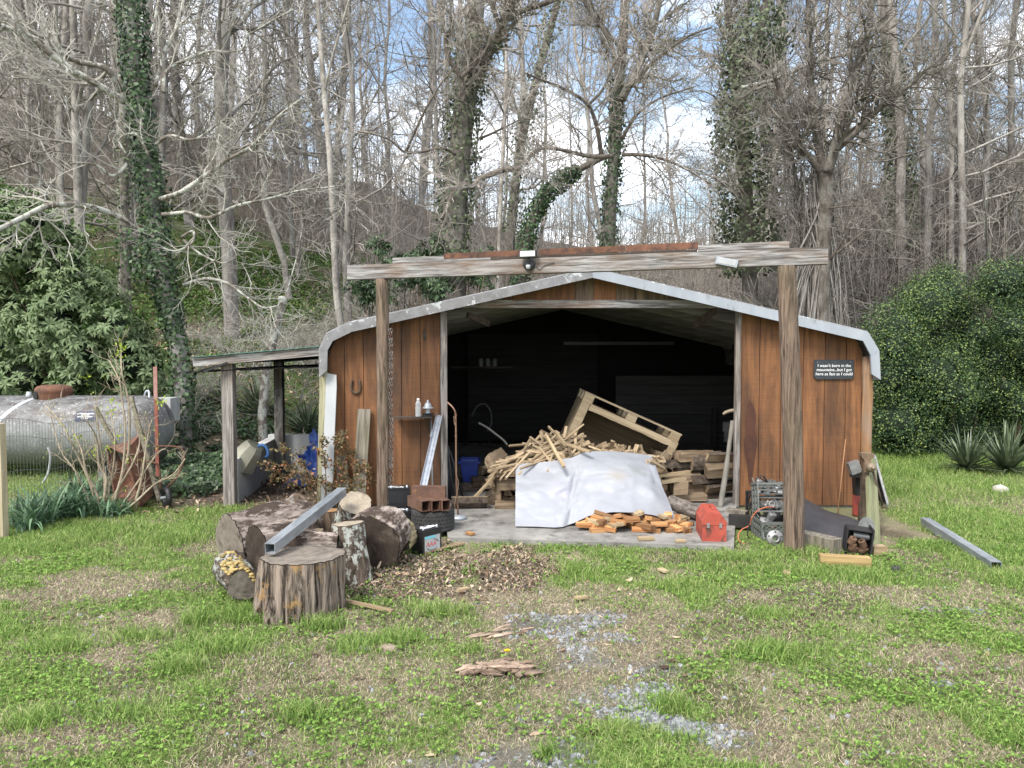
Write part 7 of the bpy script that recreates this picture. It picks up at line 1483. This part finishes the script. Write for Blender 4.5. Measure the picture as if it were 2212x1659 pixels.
def hero(label, trunk, limbs, ivy=(), bark='trunk', limb='limb', twig='twig', dens=(9, 7, 6), L=((.5, 1.5), (.3, .8), (.12, .4)), seed=1, cat='tree', up=.05, name='tree', k=14, ivymat='ivy', ivysize=.06, rmin=(.0045, .0032, .0026)):
    gg = np.random.default_rng(seed); tp, tr_ = trunk[0]; b0 = tp[0]; root = thing(name, label, cat, (b0[0], b0[1], float(hill(b0[0], b0[1])))); mb = MB(); gz = float(hill(b0[0], b0[1])) - .1
    if b0[2] > gz: trunk = [(np.concatenate([np.stack([np.full(4, b0[0]), np.full(4, b0[1]), gz + (b0[2] - gz) * np.arange(4) / 4], 1), tp]), tr_)] + list(trunk[1:])
    for P_, r_ in trunk: mb.tube(P_, np.linspace(r_[0], r_[1], len(P_)) * (1 + .12 * (vnoise(P_ * 1.7, 3) - .5)), k, jag=.08)
    part('trunk', mb, M[bark], root); lim = []; allk = []
    for P_, r_ in limbs:
        P_ = P_ + .025 * (np.stack([vnoise(P_ * 3, s_) for s_ in (1, 2, 3)], 1) - .5) * min(1, r_[0] / .03); mb = MB(); mb.tube(P_, np.linspace(r_[0], r_[1], len(P_)), 8, jag=.12); part('limb', mb, M[limb], root); lim.append((P_, r_))
    mb = MB()
    for P_, r_ in lim + list(trunk)[1:]:
        n_ = 12; t = np.linspace(0, len(P_) - 1, n_); Q = np.stack([np.interp(t, range(len(P_)), P_[:, c]) for c in range(3)], 1)[None]; rr = np.linspace(r_[0], r_[1], n_)[None]; ln = np.linalg.norm(np.diff(P_, axis=0), axis=1).sum(); k1 = max(3, int(dens[0] * ln / 2))
        A1, B1 = kids(Q, rr, k1, L[0], .8, 5, up, .2, .12, 1, .5, rmin[0], .4, .35, gg); A2, B2 = kids(A1, B1, dens[1], L[1], .75, 4, up, .24, .1, 1, .65, rmin[1], .6, .3, gg); A3, B3 = kids(A2, B2, dens[2], L[2], .75, 3, up * .5, .3, .15, 1, .8, rmin[2], .8, .3, gg)
        for a, b in ((A1, B1), (A2, B2), (A3, B3)): mb.add(*tubes_batch(a, b, 3))
    if mb.V: part('crown', mb, M[twig], root)
    mb = MB()
    for P_, rad, n_, tr2 in ivy:
        C, s = ivy_on(P_, rad, n_, ivysize, gg, tr=tr2); mb.add(*leaf_cards(C, s + [0, -.25, .25], ivysize * (.7 + .6 * gg.random(n_)), ivysize * .85, gg, .5))
    if mb.V: part('ivy', mb, M[ivymat], root)
    return root
Z = lambda pts: [(x / 3, y / 3) for x, y in pts]                 # first photograph crop
Z2 = lambda pts: [(737.3 + x / 3, y / 3) for x, y in pts]
Z3 = lambda pts: [(1474.6 + x / 3, y / 3) for x, y in pts]
Z4 = lambda pts: [(x / 3, 368.7 + y / 3) for x, y in pts]
t1 = path([(398, 985), (395, 860), (385, 760), (352, 600), (332, 450), (312, 330), (296, 200), (286, 60), (280, -60)], 11.0, 11.3)
hero('old leaning tree wrapped in dark ivy with spreading lichen covered limbs', [(t1, (.13, .06)), (path([(290, 90), (262, 20), (245, -60)], 11.2, 11.4), (.05, .03))],
  [(path(Z([(800, 660), (650, 560), (450, 440), (200, 250), (0, 165), (-120, 130)]), 11.1, 9.6), (.055, .03)), (path(Z([(780, 600), (690, 450), (480, 390), (270, 270), (90, 200), (-60, 190)]), 11.2, 10.2), (.05, .025)),
   (path(Z([(1040, 1290), (1200, 1235), (1400, 1080), (1640, 940), (1800, 760), (1950, 640)]), 11.0, 10.2), (.04, .012)), (path(Z([(1050, 1390), (1200, 1375), (1350, 1410), (1530, 1330), (1700, 1295), (1920, 1240), (2212, 1200)]), 11.0, 10.4), (.032, .008)),
   (path(Z([(850, 1440), (660, 1360), (500, 1330), (320, 1330), (150, 1410), (0, 1480), (-150, 1540)]), 11.0, 9.4), (.045, .03)), (path(Z([(830, 1060), (730, 1140), (620, 1065), (450, 1065)]), 11.0, 10.6), (.03, .012)), (path(Z([(1010, 930), (1100, 880), (1260, 905), (1420, 795)]), 11.0, 10.7), (.028, .01)),
   (path(Z([(960, 1000), (880, 870), (770, 900), (820, 1000)]), 10.9, 10.6), (.02, .008)), (path(Z([(1060, 600), (1080, 460), (1200, 390), (1350, 335), (1560, 320), (1620, 220), (1900, 60)]), 11.2, 12.0), (.03, .012)), (path(Z([(1010, 560), (1060, 350), (1130, 200), (1190, 0)]), 11.3, 12.0), (.03, .02)),
   (path(Z4([(1190, 740), (1330, 700), (1470, 730), (1600, 820), (1700, 890), (1800, 880)]), 11.1, 10.6), (.028, .012)), (path(Z4([(1190, 450), (1300, 540), (1440, 600), (1530, 560)]), 11.1, 10.8), (.02, .008)), (path(Z4([(1180, 430), (1250, 390), (1240, 470), (1130, 520), (1020, 480)]), 11.0, 10.7), (.022, .01)), (path(Z4([(1190, 720), (1300, 640), (1400, 580)]), 11.1, 10.9), (.018, .008))],
  [(t1, .13, 4200, (.28, .95)), (t1, .13, 1100, (.0, .35)), (path(Z4([(900, 400), (960, 560), (1020, 700)]), 10.8), .18, 450, (0, 1))], 'trunk', 'limb', 'twig_pale', (7, 6, 5), seed=1, ivysize=.065)
t = path([(274, 800), (272, 620), (268, 420), (268, 250), (258, 100), (240, -60)], 13.2)
hero('straight trunk thinly grown with ivy just behind the leaning ivy tree', [(t, (.10, .07))], [(path([(268, 300), (290, 200), (330, 60), (350, -40)], 13.2, 13.5), (.04, .02))], [(t, .11, 700, (.05, .6))], bark='trunk_dark', seed=2, ivymat='ivy_grey', ivysize=.06, dens=(6, 6, 5))
t = path([(976, 700), (980, 540), (986, 400), (998, 280), (1012, 180), (1024, 80), (1030, -60)], 15.0, 15.4)
f1 = path([(1008, 215), (1052, 120), (1090, 45), (1112, -40)], 15.2, 14.4); f2 = path([(1072, 75), (1110, 32), (1190, 2), (1230, -20)], 14.6, 13.8)
hero('stoutest tree behind the shed, ivy hung with a thick fork and a dark hooked limb', [(t, (.30, .17)), (f1, (.13, .07)), (f2, (.06, .04))],
  [(path(Z2([(790, 660), (770, 500), (700, 380), (680, 250), (720, 160), (690, 60)]), 14.6, 14.2), (.06, .03)), (path(Z2([(770, 500), (880, 400), (960, 280)]), 14.4, 14.6), (.05, .035)), (path(Z2([(420, 980), (500, 800), (620, 580), (760, 400)]), 15, 14.2), (.03, .012)), (path(Z2([(900, 900), (1050, 830), (1180, 760)]), 15, 14.5), (.03, .01)), (path(Z2([(740, 1000), (640, 960), (430, 990), (300, 900), (100, 850)]), 14.8, 14), (.035, .012))],
  [(t, .30, 3000, (.1, .85)), (f1, .12, 200, (0, .5))], 'trunk_dark', 'limb_dark', 'twig', (9, 7, 6), seed=3, ivysize=.07, ivymat='ivy_grey')
t = path([(1312, 640), (1314, 540), (1321, 400), (1330, 300), (1337, 180), (1346, 80), (1352, -60)], 14.4, 14.8)
hero('ivy green forked tree rising over the middle of the shed roof', [(t, (.15, .085)), (path([(1343, 215), (1385, 130), (1412, 60), (1432, -40)], 13.9, 14.3), (.085, .05)), (path([(1336, 190), (1318, 90), (1270, 20), (1250, -40)], 13.9, 13.4), (.05, .03))],
  [(path(Z2([(1690, 1000), (1660, 850), (1600, 680), (1450, 580), (1330, 530), (1180, 470)]), 13.7, 12.8), (.045, .014)), (path(Z2([(1600, 680), (1700, 570), (1760, 420), (1830, 330)]), 13.3, 13), (.03, .012)), (path(Z2([(1820, 1000), (2000, 1010), (2200, 1080), (2400, 1200)]), 13.7, 13.0), (.04, .014)), (path(Z2([(1760, 1010), (1600, 1010), (1380, 960), (1250, 980), (1200, 1060)]), 13.6, 12.8), (.045, .02)), (path(Z2([(1850, 580), (2000, 420), (2212, 260), (2400, 180)]), 13.8, 13.2), (.04, .016)), (path(Z2([(1830, 350), (1720, 200), (1640, 60), (1600, -60)]), 13.9, 13.5), (.03, .016)), (path(Z2([(1820, 900), (1900, 760), (2060, 640), (2300, 560)]), 13.8, 13.2), (.035, .012))],
  [(t, .13, 1900, (.05, .7))], 'trunk_dark', 'limb_dark', 'twig', (11, 8, 7), seed=4, ivysize=.06)
t = path([(1122, 640), (1133, 540), (1154, 465), (1182, 418), (1222, 384), (1262, 360), (1306, 338)], 13.9, 14.3)
hero('short crooked trunk smothered in dark ivy slanting toward the forked tree', [(t, (.11, .06))], [(path(Z2([(1160, 1110), (1060, 1100), (920, 1150), (850, 1210), (820, 1200), (740, 1205), (690, 1330), (650, 1420)]), 13.0, 12.4), (.055, .03))], [(t, .13, 2600, (0, .78))], 'limb_dark', 'limb_dark', 'twig', (5, 6, 5), seed=5, ivysize=.06)
t = path([(1100, 560), (1110, 430), (1132, 280), (1165, 150), (1203, 10), (1215, -50)], 19)
hero('slanting tree with ragged ivy lumps between the stout tree and the forked tree', [(t, (.14, .08))], [(path([(1132, 280), (1100, 180), (1080, 60)], 19, 18), (.04, .02))], [(t, .20, 1300, (.1, .95))], bark='trunk_dark', seed=6, ivymat='ivy_grey', ivysize=.08, dens=(6, 6, 6))
t = path([(1620, 660), (1618, 533), (1608, 367), (1608, 233), (1640, 67), (1678, -60)], 16.5)
hero('bushy dark tree cloaked in ivy from crown to foot beyond the beam', [(t, (.2, .09)), (path([(1606, 260), (1585, 130), (1570, -40)], 16.5, 17), (.09, .05))], [(path(Z3([(380, 570), (600, 510), (870, 400), (1080, 350), (1180, 320)]), 15.5, 14.6), (.04, .014)), (path(Z3([(430, 1100), (600, 960), (760, 980)]), 16, 15), (.03, .01)), (path(Z3([(400, 900), (200, 620), (0, 600)]), 16, 15), (.03, .01)), (path(Z3([(420, 1350), (200, 1150), (-100, 1050)]), 16, 15), (.03, .01)), (path(Z3([(430, 1400), (650, 1250), (800, 1300)]), 16, 15), (.03, .01))], [(t, .44, 6000, (.12, .8)), (t, .3, 1300, (.7, 1)), (path([(1606, 260), (1585, 130), (1570, -40)], 16.5, 17), .2, 600, (0, 1))], bark='trunk_dark', seed=7, ivymat='ivy_grey', ivysize=.085, dens=(10, 8, 7))
t = path([(1772, 760), (1778, 547), (1784, 420), (1784, 360)], 14.5)
rt = hero('many forked tree with reddish bark and stringy vines around its foot', [(t, (.17, .14)), (path([(1782, 370), (1768, 320), (1758, 233), (1751, 150), (1745, -40)], 14.5, 15), (.09, .05)), (path([(1786, 372), (1802, 325), (1825, 217), (1851, 150), (1878, 60), (1885, -40)], 14.4, 14), (.10, .05)), (path([(1800, 330), (1858, 277), (1908, 227), (1965, 185), (2010, 140)], 14.3, 13.5), (.06, .03)), (path([(1780, 380), (1740, 330), (1712, 280), (1690, 220), (1670, 150)], 14.5, 14), (.06, .03)), (path([(1762, 640), (1740, 520), (1718, 380), (1700, 260)], 14.6, 15), (.06, .03))],
  [(path([(1795, 560), (1830, 500), (1860, 430)], 14.4, 14), (.03, .012)), (path(Z3([(980, 980), (1060, 920), (1160, 935), (1300, 990), (1450, 915)]), 14.2, 13.5), (.03, .012)), (path(Z3([(950, 1350), (1100, 1330), (1250, 1330)]), 14.3, 13.6), (.025, .01)), (path(Z3([(1000, 1640), (1150, 1520), (1280, 1420)]), 13.6, 13.2), (.025, .01))], [], 'trunk_dark', 'limb_dark', 'twig_brown', (10, 8, 7), seed=8)
gv_ = np.random.default_rng(61); mb = MB()
for i in range(110):
    bx = 1772 + 45 * gv_.normal(); tx = 1783 + 24 * gv_.normal(); y0 = 14.3 + .5 * gv_.random(); mb.tube(path([(bx, 770), (bx * .6 + tx * .4 + 5 * gv_.normal(), 600), (tx, 430 + 60 * gv_.random()), (tx + 12 * gv_.normal(), 330 + 80 * gv_.random())], y0, y0 + .2, 3), .006 + .012 * gv_.random() ** 2, 4, False)
part('hanging_vine', mb, M['trunk'], rt)
t = path([(1950, 600), (1948, 433), (1941, 267), (1916, 133), (1911, -50)], 21)
hero('tall dark ivy trunk above the evergreen bush', [(t, (.19, .12))], [(path(Z3([(1400, 620), (1300, 480), (1180, 460)]), 21, 20), (.05, .02))], [(t, .30, 2600, (.1, .8))], bark='trunk_dark', seed=9, ivymat='ivy_grey', ivysize=.1, dens=(8, 7, 6))
for i, (pts, Y, r, lb) in enumerate((([(742, 730), (728, 640), (720, 480), (712, 330), (700, 200), (690, 60), (684, -40)], 15.0, (.085, .04), 'pale barked tree standing right beside the shed roof corner'), ([(172, 560), (168, 400), (163, 250), (160, 100), (156, -40)], 16.5, (.105, .07), 'pale straight trunk rising just behind the rhododendron'), ([(130, 470), (125, 330), (122, 180), (118, -40)], 20, (.085, .06), 'second pale straight trunk, thinner, behind the rhododendron'), ([(487, 520), (484, 380), (480, 200), (478, -40)], 20, (.08, .05), 'pale straight trunk on the slope above the lean-to'), ([(2055, 560), (2055, 333), (2050, 200), (2038, -40)], 18, (.07, .04), 'thin pale trunk straight above the evergreen bush'), ([(2000, 440), (1990, 280), (1978, 150), (1990, 0), (1996, -40)], 22, (.08, .05), 'greyish leaning trunk between ivy trunk and pale trunk'), ([(1075, 620), (1083, 400), (1090, 250), (1094, 100), (1085, -40)], 18, (.055, .035), 'thin pale twin of the slanting ivy tree'))):
    P_ = path(pts, Y); fk = path([pts[-3], (pts[-3][0] + 22, pts[-3][1] - 90), (pts[-3][0] + 60, pts[-3][1] - 220)], Y, Y - .5); hero(lb, [(P_, r), (fk, (r[1] * .7, .02))], [(path([pts[2], (pts[2][0] - 30, pts[2][1] - 60), (pts[2][0] - 80, pts[2][1] - 80)], Y, Y - 1), (.025, .01))], [], 'trunk_pale', 'trunk_pale', 'twig', (7, 6, 5), seed=20 + i, name='pale_tree', k=10)
mb_ = path([(2078, 420), (2076, 300), (2074, 216)], 23); hero('broken off grey trunk with a flat top on the slope', [(mb_, (.13, .12))], [], [], 'trunk', seed=31, name='tree_snag', k=12)
P_ = path([(567, 890), (575, 800), (592, 730), (608, 660), (612, 648), (603, 648)], 12.2); hero('snapped grey trunk leaning behind the lean-to roof', [(P_, (.075, .06))], [(path([(612, 655), (640, 560), (655, 480)], 12.2, 12.6), (.012, .006))], [], 'limb', seed=32, name='tree_snag', k=12, dens=(4, 5, 4))
